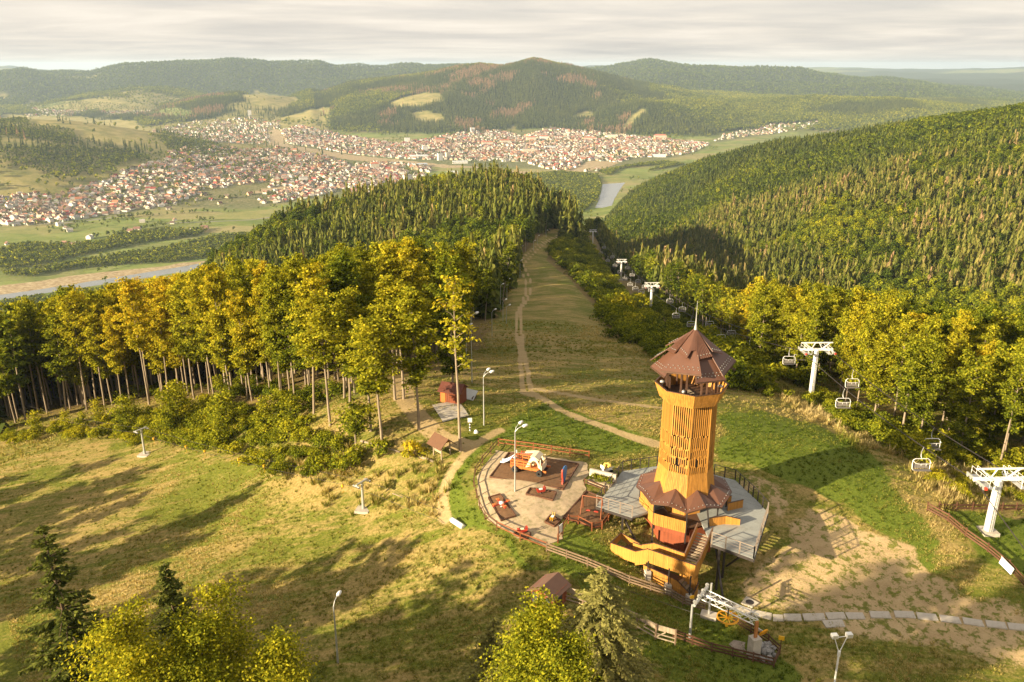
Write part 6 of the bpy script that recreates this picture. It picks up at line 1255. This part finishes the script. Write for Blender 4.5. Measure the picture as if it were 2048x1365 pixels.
m = MB(); rj = random.Random(9)
for i in range(9): m.lathe([(0, -.2), (.2, -.1), (.24, .05), (.12, .2), (0, .22)], 6, (rj.uniform(-.4, .4), rj.uniform(-.25, .25), .75 + rj.uniform(0, .5)))
m.build('load', simple_mat('yellow_sacking', (.62, .45, .10), .8), t, True)
p = ground_at(*zp((1215,1205))[0]); t = thing('information_board', 'pale board on a post at the playground gate', 'sign', p, 1.0); MB().box((-.4, 0, .8), (.1, .1, 1.9)).box((.5, 0, .8), (.1, .1, 1.9)).build('posts', M_FENCE, t); MB().box((.05, .03, 1.15), (.86, .05, .95)).build('board', M_WHITE, t)
# white padded barrier and markers
a, b = gpts(((903,1046),(927,1056))); v = b - a; t = thing('padded_barrier', 'white padded barrier lying on the grass left of the playground', 'barrier', a, math.atan2(v.y, v.x)); m = MB(); L0 = v.length; m.tube([(0, 0, .42), (L0, 0, .42)], .3, 8); m.box((L0 / 2, .2, .2), (L0, .4, .35)); m.build('padding', M_WHITE, t)
MB().tube([(.03, 0, .42), (.12, 0, .42)], .32, 8).tube([(L0 - .12, 0, .42), (L0 - .03, 0, .42)], .32, 8).build('strap', M_RAIL, t)

# ---- huts and shelters
def gable(t, w, d, h, rh, over, mat, thick=.08, ridge='x'):
    for s in (-1, 1):
        a = [(-w / 2 - over, s * (d / 2 + over), h - rh * over / (d / 2)), (w / 2 + over, s * (d / 2 + over), h - rh * over / (d / 2)), (w / 2 + over, 0, h + rh), (-w / 2 - over, 0, h + rh)]
        MB().panel(a if s < 0 else a[::-1], thick).build('roof_panel', mat, t)
def walls(t, w, d, h, rh, mat, n=10, base=-.6):
    m = MB(); st = .02
    for s in (-1, 1):
        for i in range(n): x0 = -w / 2 + i * w / n; m.box((x0 + w / n / 2, s * d / 2, (h + base) / 2), (w / n - st, .06, h - base))
        for i in range(n):
            y0 = -d / 2 + i * d / n + d / n / 2; hh = h + rh * (1 - abs(y0) / (d / 2)) - .05; m.box((s * w / 2, y0, (hh + base) / 2), (.06, d / n - st, hh - base))
    m.box((0, 0, (h + base) / 2), (w - .1, d - .1, h - base - .05)); return m.build('wall', mat, t)
M_HUTROOF = simple_mat('brown_felt_roof', (.15, .085, .06), .75, 0, .1, 2)
p = ground_at(1098, 1206); t = thing('wooden_hut', 'small brown hut with glazed front behind the bottom maples', 'hut', p, .95); walls(t, 2.5, 2.3, 1.85, .65, M_REDW); gable(t, 2.5, 2.3, 1.85, .65, .35, M_HUTROOF)
for y in (-.75, 0, .75):
    f = MB().box((-1.3, y, 1.05), (.06, .6, 1.1)).build('window', M_DARKW, t); MB().box((-1.335, y, 1.05), (.02, .5, 1.0)).build('pane', M_GLASSF, f)
f = MB().box((0, -1.18, .9), (.8, .06, 1.7)).build('door', M_DARKW, t); MB().box((0, -1.215, 1.25), (.6, .02, .7)).build('pane', M_GLASSF, f)
p = ground_at(907, 803); t = thing('wooden_hut', 'red-brown hut with metal roof at the end of the left forest', 'hut', p, -.35); walls(t, 2.9, 2.5, 2.0, .8, M_REDW); gable(t, 2.9, 2.5, 2.0, .8, .3, simple_mat('dark_red_sheet_roof', (.13, .045, .03), .5, .1, .1, 2))
MB().box((-1.0, -1.28, .9), (.7, .06, 1.75)).build('door', M_ORANGE, t); MB().tube([(.6, .3, 2.2), (.6, .3, 3.3)], .07, 8).build('flue', M_STEEL, t)
p = ground_at(938, 797); t = thing('ramp', 'grey sheet leaning at the right wall of the red-brown hut', 'ramp', p, -.35); MB().panel([(-.9, -.9, .35), (1.0, -.9, .15), (1.0, 1.0, .9), (-.9, 1.0, 1.1)], .08).build('sheet', M_GALV, t); MB().box((-.7, 0, .3), (.08, 1.6, .9)).box((.8, 0, .2), (.08, 1.6, .6)).build('trestle', M_DARKW, t)
drape('concrete_pad', [(864,812),(915,802),(938,834),(886,846)], M_CONC, .12, 'pale concrete pad in front of the red-brown hut', sub=8)
p = ground_at(884, 909); t = thing('roofed_shelter', 'small open shelter with brown gable roof beside the lone tall tree', 'shelter', p, -.85)
for x in (-.8, .8):
    for y in (-.65, .65): MB().box((x, y, .75), (.13, .13, 2.1)).build('post', M_GREYW, t)
gable(t, 1.9, 1.7, 1.8, .75, .45, simple_mat('brown_shingle_roof', (.13, .065, .035), .8, 0, .12, 3)); MB().box((0, -.6, .75), (1.5, .08, .5)).box((-.75, 0, .75), (.08, 1.2, .5)).build('counter', M_GREYW, t); MB().panel([(.9, -.83, 1.8), (.9, .83, 1.8), (.9, 0, 2.5)], .05).panel([(-.9, .83, 1.8), (-.9, -.83, 1.8), (-.9, 0, 2.5)], .05).build('gable_board', M_HONEY, t)
p = ground_at(940, 862); t = thing('trail_sign', 'white trail sign on a striped post right of the lone tall tree', 'sign', p, .1); m = MB(); [m.tube([(0, 0, z), (0, 0, z + .2)], .09, 8) for z in (0, .4, .8)]; m.build('post_white', M_WHITE, t); m = MB(); [m.tube([(0, 0, z), (0, 0, z + .2)], .085, 8) for z in (.2, .6, 1.0)]; m.build('post_black', M_BLACK, t); MB().box((0, -.03, 1.5), (.55, .05, .6)).build('board', M_WHITE, t)
p = ground_at(952, 866); tag(MB().lathe([(0, 0), (.3, 0), (.26, .22), (.12, .4), (0, .42)], 7).build('stone', M_WHITE, None, loc=p), 'white painted stone beside the trail sign', 'stone')
def log(a, b, r, lab):
    a, b = ground_at(*a), ground_at(*b); o = MB().tube([(0, 0, r * .7), (b - a) * .5 + Vector((0, 0, r * .8)), (b - a) + Vector((0, 0, r * .6))], [r, r * .9, r * .75], 8).build('log', M_BARK, None, True, a); tag(o, lab, 'log')
log((722,884), (800,906), .16, 'long pale fallen log under the bare-stemmed beech'); log((838,915), (869,926), .2, 'short pale log in front of the rusty yellow bush'); log((785,988), (806,996), .07, 'thin bleached branch on the open meadow')
# ---- lamps
def lamp(base, top, heads, lab, rz, group=None, hgt=None):
    p = ground_at(*base); d = math.hypot(p.x, p.y); H = hgt or max(4.5, at_d(*top, d)[2] - p.z); t = thing('street_lamp', lab, 'street lamp', p, rz, group)
    MB().tube([(0, 0, -.3), (0, 0, H * .5), (0, 0, H - .8)], [.10, .075, .055], 7).build('pole', M_GALV, t)
    for k in range(heads):
        s = (k - (heads - 1) / 2) * .8; MB().tube([(0, 0, H - .85), (.25, s * .5, H - .4), (.75, s, H - .1)], .035, 5).build('arm', M_GALV, t)
        MB().lathe([(0, 0), (.14, .03), (.19, .2), (.15, .5), (.05, .62), (0, .63)], 9, (0, 0, 0)).build('head', M_WHITE, t, True, (.7, s, H - .2), (0, math.radians(75), s * .6))
    return t
lamp((1030,984), (1036,850), 2, 'tall two-headed lamp standing in the playground', .5); lamp((968,851), (974,742), 2, 'two-headed lamp right of the concrete pad', .5); lamp((944,767), (946,626), 1, 'slim lamp behind the red-brown hut', .5)
lamp((676,1326), (677,1196), 1, 'single lamp with bent arm in the lower meadow', 1.2)
for i, (b, tpx) in enumerate((((984,673),(989,619)),((933,722),(938,649)),((1006,642),(1010,599)),((1013,648),(1018,610)),((1001,622),(1002,568)),((1014,596),(1017,558)),((1040,556),(1042,520)),((1042,513),(1043,492)),((1067,502),(1069,481)),((1075,490),(1076,471)),((1092,475),(1094,461)))):
    lamp(b, tpx, 1, 'slim lamp along the left edge of the ski slope', .5, 'lamps along the ski slope')
p = ground_at(1668, 1372, 25); t = thing('floodlight_mast', 'forked mast with two white floodlights at the lower right', 'floodlight', p, .1); H = 5.0
MB().tube([(0, 0, -.3), (0, 0, H - 1.6)], .08, 8).tube([(0, 0, H - 1.9), (0, 0, H - 1.4)], .13, 8).build('pole', M_WHITE, t)
m = MB(); m.tube([(0, 0, H - 1.6), (-.6, 0, H)], .04, 6); m.tube([(0, 0, H - 1.6), (.6, .1, H)], .04, 6); m.tube([(-.6, 0, H), (.65, .1, H)], .035, 6); m.build('fork', M_WHITE, t)
for x in (-.62, .66): f = MB().box((x, 0, H + .18), (.5, .4, .34)).build('head', M_WHITE, t); MB().box((x, -.205, H + .18), (.42, .02, .27)).build('lens', M_GALV, f)
# ------------------------------------------------------------------ slab path, tow station, chairlift
sp_ = tag(bpy.data.objects.new('slab_path', None), 'row of concrete slabs laid on the bare ground', kind='structure'); COL.objects.link(sp_)
SL = [[(210,305),(395,365),(370,410),(185,345)],[(405,385),(585,445),(575,490),(390,430)],[(597,455),(782,510),(775,570),(590,500)],[(790,515),(990,555),(985,620),(780,580)],[(1000,565),(1105,570),(1112,635),(1005,632)],[(1110,560),(1285,562),(1300,632),(1120,628)],[(1300,560),(1520,555),(1540,622),(1325,632)],[(1535,550),(1725,545),(1755,610),(1570,618)],[(1505,630),(1710,620),(1742,690),(1545,700)],[(1740,545),(1920,548),(1950,612),(1775,612)]]
SLP = [z5(*q) for q in SL] + [[(a, b), (a + 39, b + c), (a + 45, b + c + 13), (a + 4, b + 13)] for a, b, c in ((1738,1224,1),(1787,1223,2),(1832,1226,4),(1878,1231,5),(1924,1236,6),(1970,1242,5),(2014,1247,4))]
rj = random.Random(4)
for q in SLP:
    P = gpts(q); c = sum(P, Vector()) / 4; m = MB(); Q = [p - c for p in P]; A = sum(Q[i].cross(Q[(i + 1) % 4]).z for i in range(4)); Q = Q if A > 0 else Q[::-1]; dz = .09 + rj.uniform(0, .04)
    m.add([(a.x, a.y, a.z + dz) for a in Q] + [(a.x * 1.01, a.y * 1.01, a.z - .15) for a in Q], [[0, 1, 2, 3], [0, 4, 5, 1], [1, 5, 6, 2], [2, 6, 7, 3], [3, 7, 4, 0]]); m.build('slab', M_CONC, sp_, loc=c)
P = gpts(z5((730,385),(860,455),(790,500),(675,455))); c = sum(P, Vector()) / 4; t = thing('manhole', 'square concrete manhole with dark round lid above the slab row', 'manhole', c); Q = [p - c for p in P]; Q = Q if sum(Q[i].cross(Q[(i + 1) % 4]).z for i in range(4)) > 0 else Q[::-1]; MB().panel([q + Vector((0, 0, .16)) for q in Q], .3).build('frame', M_CONC, t); MB().lathe([(0, .2), (.38, .2), (.4, .15)], 16).build('lid', M_STEEL, t)
# tow station
M_WHEEL = paint('yellow_wheel_paint', (.78, .36, .01)); zq = lambda a, b: z5((a, b))[0]
pA, pB, pC = ground_at(*zq(150, 812)), ground_at(*zq(800, 995)), ground_at(*zq(345, 585)); Zt = pB.z + 3.5
def A3(px, py, z): return Vector((*at_z(*zq(px, py), z), z))
q0, q1 = A3(300, 385, Zt), A3(830, 640, Zt - .1); t = thing('tow_station', 'drag lift top station with lattice frame, yellow wheel and concrete pillar', 'lift station', pB)
lo = lambda p: p - pB
d = (q1 - q0).normalized(); n_ = Vector((-d.y, d.x, 0)).normalized()
m = MB()
for s in (-.45, .45):
    for dz in (0, .55): m.tube([lo(q0 + n_ * s + Vector((0, 0, dz))), lo(q1 + n_ * s + Vector((0, 0, dz)))], .05, 5)
for i in range(9):
    f0, f1 = i / 9, (i + 1) / 9
    for s in (-.45, .45): a = q0.lerp(q1, f0) + n_ * s; b = q0.lerp(q1, f1) + n_ * s + Vector((0, 0, .55)); (a, b) = (a, b) if i % 2 else (a + Vector((0, 0, .55)), b - Vector((0, 0, .55))); m.tube([lo(a), lo(b)], .028, 4)
    m.tube([lo(q0.lerp(q1, f0) - n_ * .45 + Vector((0, 0, .55 * (i % 2)))), lo(q0.lerp(q1, f1) + n_ * .45 + Vector((0, 0, .55 * (i % 2))))], .028, 4)
m.build('lattice_frame', M_WHITE, t)
MB().tube([lo(pA), lo(Vector((pA.x, pA.y, Zt + .5)))], [.13, .10], 8).build('post', M_GALV, t); MB().tube([lo(pC), lo(Vector((pC.x, pC.y, Zt + .3)))], [.12, .10], 8).build('post', M_GALV, t); MB().box(lo(pC) + Vector((0, 0, .1)), (1.5, 1.0, .5), -.4).build('footing', M_CONC, t)
h0, h1 = A3(195, 470, Zt + .5), A3(335, 275, Zt + .5); MB().tube([lo(h0), lo(h1)], .15, 8).tube([lo(h0.lerp(h1, .2)) + Vector((0, 0, .3)), lo(h0.lerp(h1, .9)) + Vector((0, 0, .3))], .05, 5).build('head_beam', M_GALV, t)
for f in (.05, .35, .65, .95): MB().lathe([(0, -.05), (.18, -.05), (.18, .05), (0, .05)], 10, lo(h0.lerp(h1, f)) + Vector((0, 0, .3)), 'y').build('sheave', M_GALV, t)
wc = A3(540, 590, Zt - .35); m = MB(); R = .98
m.lathe([(R - .1, -.07), (R, -.07), (R - .05, 0), (R, .07), (R - .1, .07), (R - .1, -.07)], 28)
for i in range(8): a = i * math.pi / 4; m.beam((0, 0, 0), ((R - .06) * math.cos(a), (R - .06) * math.sin(a), 0), .09, .05)
m.lathe([(0, -.12), (.17, -.12), (.17, .12), (0, .12)], 12); wl = m.build('bull_wheel', M_WHEEL, t, False, lo(wc)); MB().tube([(0, 0, -.3), (0, 0, .9)], .06, 8).build('axle', M_STEEL, wl)
m = MB(); base = lo(pB); m.prism([(-.42, -.42), (.42, -.42), (.42, .42), (-.42, .42)], -.4, 2.1); m.build('pillar', M_CONC, t, rot=(0, 0, .35)); MB().box((0, 0, 2.9), (.28, .18, 1.7), .35).build('rusty_strut', simple_mat('rusty_orange_steel', (.42, .17, .05), .7), t)
pc = A3(905, 745, pB.z + 1.7); MB().lathe([(0, -.08), (.42, -.08), (.5, -.05), (.46, 0), (.5, .05), (.42, .08), (0, .08)], 18, (0, 0, 0), 'y').build('pulley', M_WHEEL, t, False, lo(pc), (.5, 0, .5)); MB().beam(lo(A3(820, 690, pB.z + 2.2)), lo(pc), .16, .22).build('pulley_arm', M_GALV, t)
wy = A3(530, 665, Zt - 1.6); MB().box(lo(wy), (.22, .2, .34)).tube([lo(wy), lo(wy) + Vector((0, 0, 1.0))], .02, 4).build('tow_box', M_YEL, t)
p = ground_at(*zq(1075, 930)); tg = thing('marker_board', 'yellow board on the fence corner of the tow station', 'sign', p, -.3); MB().box((0, 0, 1.35), (.5, .08, .42)).build('board', M_YEL, tg); MB().box((0, 0, .6), (.08, .08, 1.2)).build('post', M_FENCE, tg)
p = ground_at(*zq(165, 500)); tg = thing('marker_board', 'small yellow board under the head of the tow station', 'sign', p, .3); MB().box((0, 0, 1.3), (.42, .08, .34)).build('board', M_YEL, tg); MB().box((0, 0, .6), (.08, .08, 1.2)).build('post', M_FENCE, tg)
M_ROCK = simple_mat('grey_rock', (.34, .33, .32), .95, 0, .2, 2.5, .1, .5)
def rock(p, s, lab, group, seed, mat=M_ROCK):
    bm = bmesh.new(); bmesh.ops.create_icosphere(bm, subdivisions=1, radius=1); rk = random.Random(seed); sx = [rk.uniform(.6, 1.2) for _ in range(3)]
    for v in bm.verts: v.co = Vector((v.co.x * sx[0], v.co.y * sx[1], v.co.z * sx[2])) * rk.uniform(.75, 1.15) * s
    me = bpy.data.meshes.new('rock'); bm.to_mesh(me); bm.free(); me.materials.append(mat); tag(obj('rock', me, None, p + Vector((0, 0, s * .3)), (rk.random(), rk.random(), rk.uniform(0, 6))), lab, 'rock', group)
rk = random.Random(5)
for i in range(34): a, b = zq(rk.gauss(930, 42), rk.gauss(955, 38)); rock(ground_at(a, b) + Vector((0, 0, rk.uniform(0, .45))), rk.uniform(.16, .36), 'broken grey stone heaped beside the concrete pillar', 'stones heaped beside the concrete pillar', i)
drape('bare_soil', wobble([zq(560, 880), zq(610, 820), zq(720, 840), zq(740, 960), zq(690, 975)], .3), simple_mat('grey_rubble', (.30, .25, .2), .95, 0, .2, 2, .1, .5), .06, 'rubble and bare soil left of the concrete pillar', sub=10)
# drag lift posts, rope and tow hangers
def tpost(base, head, lab, rz):
    p = ground_at(*base); d = math.hypot(p.x, p.y); H = max(3.2, at_d(*head, d)[2] - p.z); t = thing('drag_lift_post', lab, 'lift post', p, rz); MB().tube([(0, 0, 0), (0, 0, H)], [.19, .13], 8).build('post', M_GALV, t); MB().box((0, 0, .05), (1.7, 1.7, .3), .4).build('base_slab', M_CONC, t)
    MB().box((0, 0, H + .05), (1.9, .2, .18)).build('crossarm', M_GALV, t); MB().tube([(.18, 0, .1), (.18, 0, H)], .03, 5).build('ladder_rail', M_GALV, t)
    for s in (-.95, .95):
        tr = MB().box((s, 0, H - .08), (.14, 1.0, .14)).build('sheave_train', M_GALV, t)
        for y in (-.38, 0, .38): MB().lathe([(0, -.04), (.13, -.04), (.13, .04), (0, .04)], 8, (s, y, H - .2), 'x').build('wheel', M_BLACK, tr)
    return p, H
A1, H1 = tpost((727,1020), (718,966), 'grey drag lift post on a pale slab in the open meadow', 1.0); A2_, H2 = tpost((290,910), (279,860), 'grey drag lift post at the left below the forest', 1.0)
A0 = Vector((wc.x, wc.y, wc.z)); dirn = (A2_ - A1).normalized(); A3_ = A2_ + dirn * 45; A3_.z = hz(A3_.x, A3_.y) + 3.6
for s, lab in ((-.95, 'drag lift rope running down the meadow, nearer strand'), (.95, 'drag lift rope running down the meadow, farther strand')):
    off = Vector((-dirn.y, dirn.x, 0)) * s; pts = []
    for a, b in ((A0, A1 + Vector((0, 0, H1 - .2))), (A1 + Vector((0, 0, H1 - .2)), A2_ + Vector((0, 0, H2 - .2))), (A2_ + Vector((0, 0, H2 - .2)), A3_)):
        for i in range(10): f = i / 10; pts.append(a.lerp(b, f) + off - Vector((0, 0, 1.0 * f * (1 - f) * 2)))
    pts.append(A3_ + off); tag(MB().tube(pts, .022, 4).build('cable', M_STEEL, None), lab, 'cable')
rope = [A0, A1 + Vector((0, 0, H1)), A2_ + Vector((0, 0, H2)), A3_]
first = None
for px, seg in ((1150,0),(1128,0),(1050,0),(944,0),(885,0),(683,1),(530,1),(478,1),(410,1),(367,1),(305,1),(60,2)):
    a, b = rope[seg], rope[seg + 1]; best = min(np.linspace(.02, .98, 60), key=lambda f: abs(1024 + F_PX * (a.lerp(b, f).x) / (a.lerp(b, f).y * math.cos(PITCH) + (CAM_H - a.lerp(b, f).z) * math.sin(PITCH)) - px)); p = a.lerp(b, best) - Vector((0, 0, .5))
    if first is None:
        first = thing('tow_hanger', 'yellow tow hanger dangling from the drag lift rope', 'tow hanger', p, 1.0, 'tow hangers on the drag lift'); MB().box((0, 0, -.55), (.24, .16, .36)).build('spring_box', M_YEL, first); MB().tube([(0, 0, 0), (0, 0, -.4)], .02, 4).build('grip', M_STEEL, first); MB().tube([(0, 0, -.7), (0, 0, -1.5)], .018, 4).build('tow_cord', M_YEL, first); MB().tube([(-.2, 0, -1.5), (.2, 0, -1.5)], .03, 5).build('bar', M_YEL, first)
    else: dup(first, None, p)
# ---- chairlift
PY = [(51.8, 78.6, 6.4), (50.8, 130, 9.2), (49, 280, 9.5), (55, 405, 9.5), (57, 575, 9.5), (60, 900, 9.0)]
def pylon(loc, H, lab, group=None):
    t = thing('chairlift_pylon', lab, 'lift pylon', loc, .03, group); MB().tube([(0, 0, -.4), (0, 0, H)], [.48, .36], 14).build('post', M_WHITE, t, True); MB().box((0, 0, .05), (1.7, 1.7, .5)).build('foundation', M_CONC, t)
    m = MB(); m.beam((-2.7, 0, H + .1), (2.7, 0, H + .1), .34, .32); m.build('crossarm', M_WHITE, t)
    m = MB(); m.beam((-2.6, 0, H + 1.3), (2.6, 0, H + 1.3), .16, .16)
    for s in (-1, 1): m.beam((s * .9, 0, H + .2), (s * 2.2, 0, H + 1.3), .13, .13); m.beam((s * .9, 0, H + .2), (s * .3, 0, H + 1.3), .1, .1)
    m.build('gantry', M_WHITE, t)
    l = MB(); [l.tube([(x, -.48, .3), (x, -.48, H)], .03, 5) for x in (-.2, .2)]; [l.tube([(-.2, -.48, .5 + i * .34), (.2, -.48, .5 + i * .34)], .02, 4) for i in range(int((H - .5) / .34))]; l.build('ladder', M_GALV, t)
    for s in (-1, 1):
        tr = MB().beam((s * 2.45, -1.7, H + .02), (s * 2.45, 1.7, H + .02), .13, .2).build('sheave_train', M_GALV, t)
        for i in range(6): MB().lathe([(0, -.06), (.2, -.06), (.2, .06), (0, .06)], 10, (s * 2.45, -1.5 + i * .6, H - .18), 'x').build('wheel', M_GALV, tr)
        p_ = MB().box((s * 1.7, 0, H - .22), (.6, 3.4, .05)).build('walkway', M_GALV, t); m = MB()
        for y in (-1.7, 0, 1.7): m.tube([(s * 1.42, y, H - .2), (s * 1.42, y, H + .8)], .025, 4); m.tube([(s * 2.0, y, H - .2), (s * 2.0, y, H + .8)], .025, 4)
        for x in (1.42, 2.0): [m.tube([(s * x, -1.7, H + z), (s * x, 1.7, H + z)], .022, 4) for z in (.35, .8)]
        m.build('walkway_railing', M_WHITE, p_); MB().box((s * 2.45, -1.85, H - .05), (.24, .3, .26)).build('catcher', M_RED, t)
    return t
PLAB = ['near chairlift pylon with ladder at the right edge', 'white chairlift pylon at the edge of the right forest', 'third chairlift pylon, seen just left of the tower spire', 'fourth chairlift pylon half sunk in the dark shrubs', 'farthest chairlift pylon beside the top of the ski slope']
tops = []
for i, (x, y, H) in enumerate(PY):
    z = hz(x, y); tops.append(Vector((x, y, z + H)))
    if i < 5: pylon((x, y, z), H, PLAB[i])
T0 = Vector((50.5, 40, hz(50.5, 40) + 5.5)); rt = [T0] + tops
def cable(s):
    pts = []
    for a, b in zip(rt[:-1], rt[1:]):
        n = 24
        for i in range(n): f = i / n; pts.append(a.lerp(b, f) + Vector((s * 2.45, 0, -.12 - (b - a).length * .018 * 4 * f * (1 - f))))
    return pts
CA = {s: cable(s) for s in (-1, 1)}
for s, lab in ((-1, 'left haul cable of the chairlift'), (1, 'right haul cable of the chairlift')): tag(MB().tube(CA[s], .055, 5).build('cable', M_STEEL, None), lab, 'cable')
M_SEAT = simple_mat('grey_seat_slats', (.16, .145, .13), .6, .1, .1, 4)
def chair_proto(loc):
    t = thing('lift_chair', 'empty four-seat chair hanging from the chairlift cable', 'lift chair', loc, 0.0, 'empty chairs on the chairlift'); c = .05
    MB().tube([(0, 0, .05), (0, .12, -.25), (0, .35, -.8), (0, .3, -1.3), (0, 0, -1.5)], c * .9, 7).build('hanger', M_GALV, t, True)
    fr = [(-.75, 0, -1.5), (.75, 0, -1.5), (.98, 0, -1.65), (1.08, -.05, -2.0), (1.05, -.1, -2.75), (.95, -.2, -2.9), (-.95, -.2, -2.9), (-1.05, -.1, -2.75), (-1.08, -.05, -2.0), (-.98, 0, -1.65), (-.75, 0, -1.5)]
    MB().tube(fr, .045, 6, False).build('frame', M_WHITE, t, True)
    MB().panel([(-.98, -.75, -2.72), (.98, -.75, -2.72), (.98, -.1, -2.78), (-.98, -.1, -2.78)], .08).build('seat', M_SEAT, t)
    for i in range(4): MB().panel([(-.96 + i * .48 + .02, .0, -2.74), (-.5 + i * .48 - .0, .0, -2.74), (-.5 + i * .48, .14, -2.16), (-.96 + i * .48 + .02, .14, -2.16)], .05).build('backrest', M_SEAT, t)
    MB().tube([(-1.0, 0, -1.75), (-.95, -.5, -1.85), (-.6, -.62, -1.9), (.6, -.62, -1.9), (.95, -.5, -1.85), (1.0, 0, -1.75)], .028, 5, False).tube([(-.3, -.62, -1.9), (-.3, -.6, -2.2)], .025, 4).tube([(.3, -.62, -1.9), (.3, -.6, -2.2)], .025, 4).build('safety_bar', M_WHITE, t, True)
    return t
def proj(p): dd = p.y * math.cos(PITCH) + (CAM_H - p.z) * math.sin(PITCH); return 1024 + F_PX * p.x / dd
def on_cable(s, px, y0, y1):
    best = None
    for a, b in zip(CA[s][:-1], CA[s][1:]):
        for f in np.linspace(0, 1, 8):
            p = a.lerp(b, f)
            if y0 < p.y < y1:
                e = abs(proj(p) - px)
                if best is None or e < best[0]: best = (e, p)
    return best[1]
first = None
CH = [(-1, q, 70, 300) for q in (1848, 1690, 1579, 1502, 1444, 1383, 1353)] + [(1, q, 70, 300) for q in (1868, 1708, 1604, 1523, 1465, 1420, 1366, 1340)]
CH += [(s, None, y, y) for s, ys in ((-1, (292, 312, 334, 358, 384, 415, 450, 490)), (1, (300, 322, 346, 372, 400, 432, 470, 515))) for y in ys]
names_ = {0: 'nearest empty four-seat chair on the left cable', 7: 'nearest empty four-seat chair on the right cable', 1: 'empty four-seat chair on the left cable, just past the white pylon', 8: 'empty four-seat chair on the right cable, just past the white pylon'}
for i, (s, px, y0, y1) in enumerate(CH):
    p = on_cable(s, px, y0, y1) if px else min(CA[s], key=lambda q: abs(q.y - y0)).copy()
    if i == 0: first = chair_proto(p); c = first
    else: c = dup(first, None, p); c['group'] = 'x'
    c.rotation_euler = (0, 0, math.pi if False else 0)
    c['label'] = names_.get(i, 'empty four-seat chair hanging over the shrubs between the white pylon and the third pylon' if px else 'tiny empty chair on the far stretch of the chairlift'); 
    if i in names_:
        if 'group' in c.keys(): del c['group']
    else: c['group'] = 'chairs between the white and the third pylon' if px else 'tiny chairs on the far stretch'
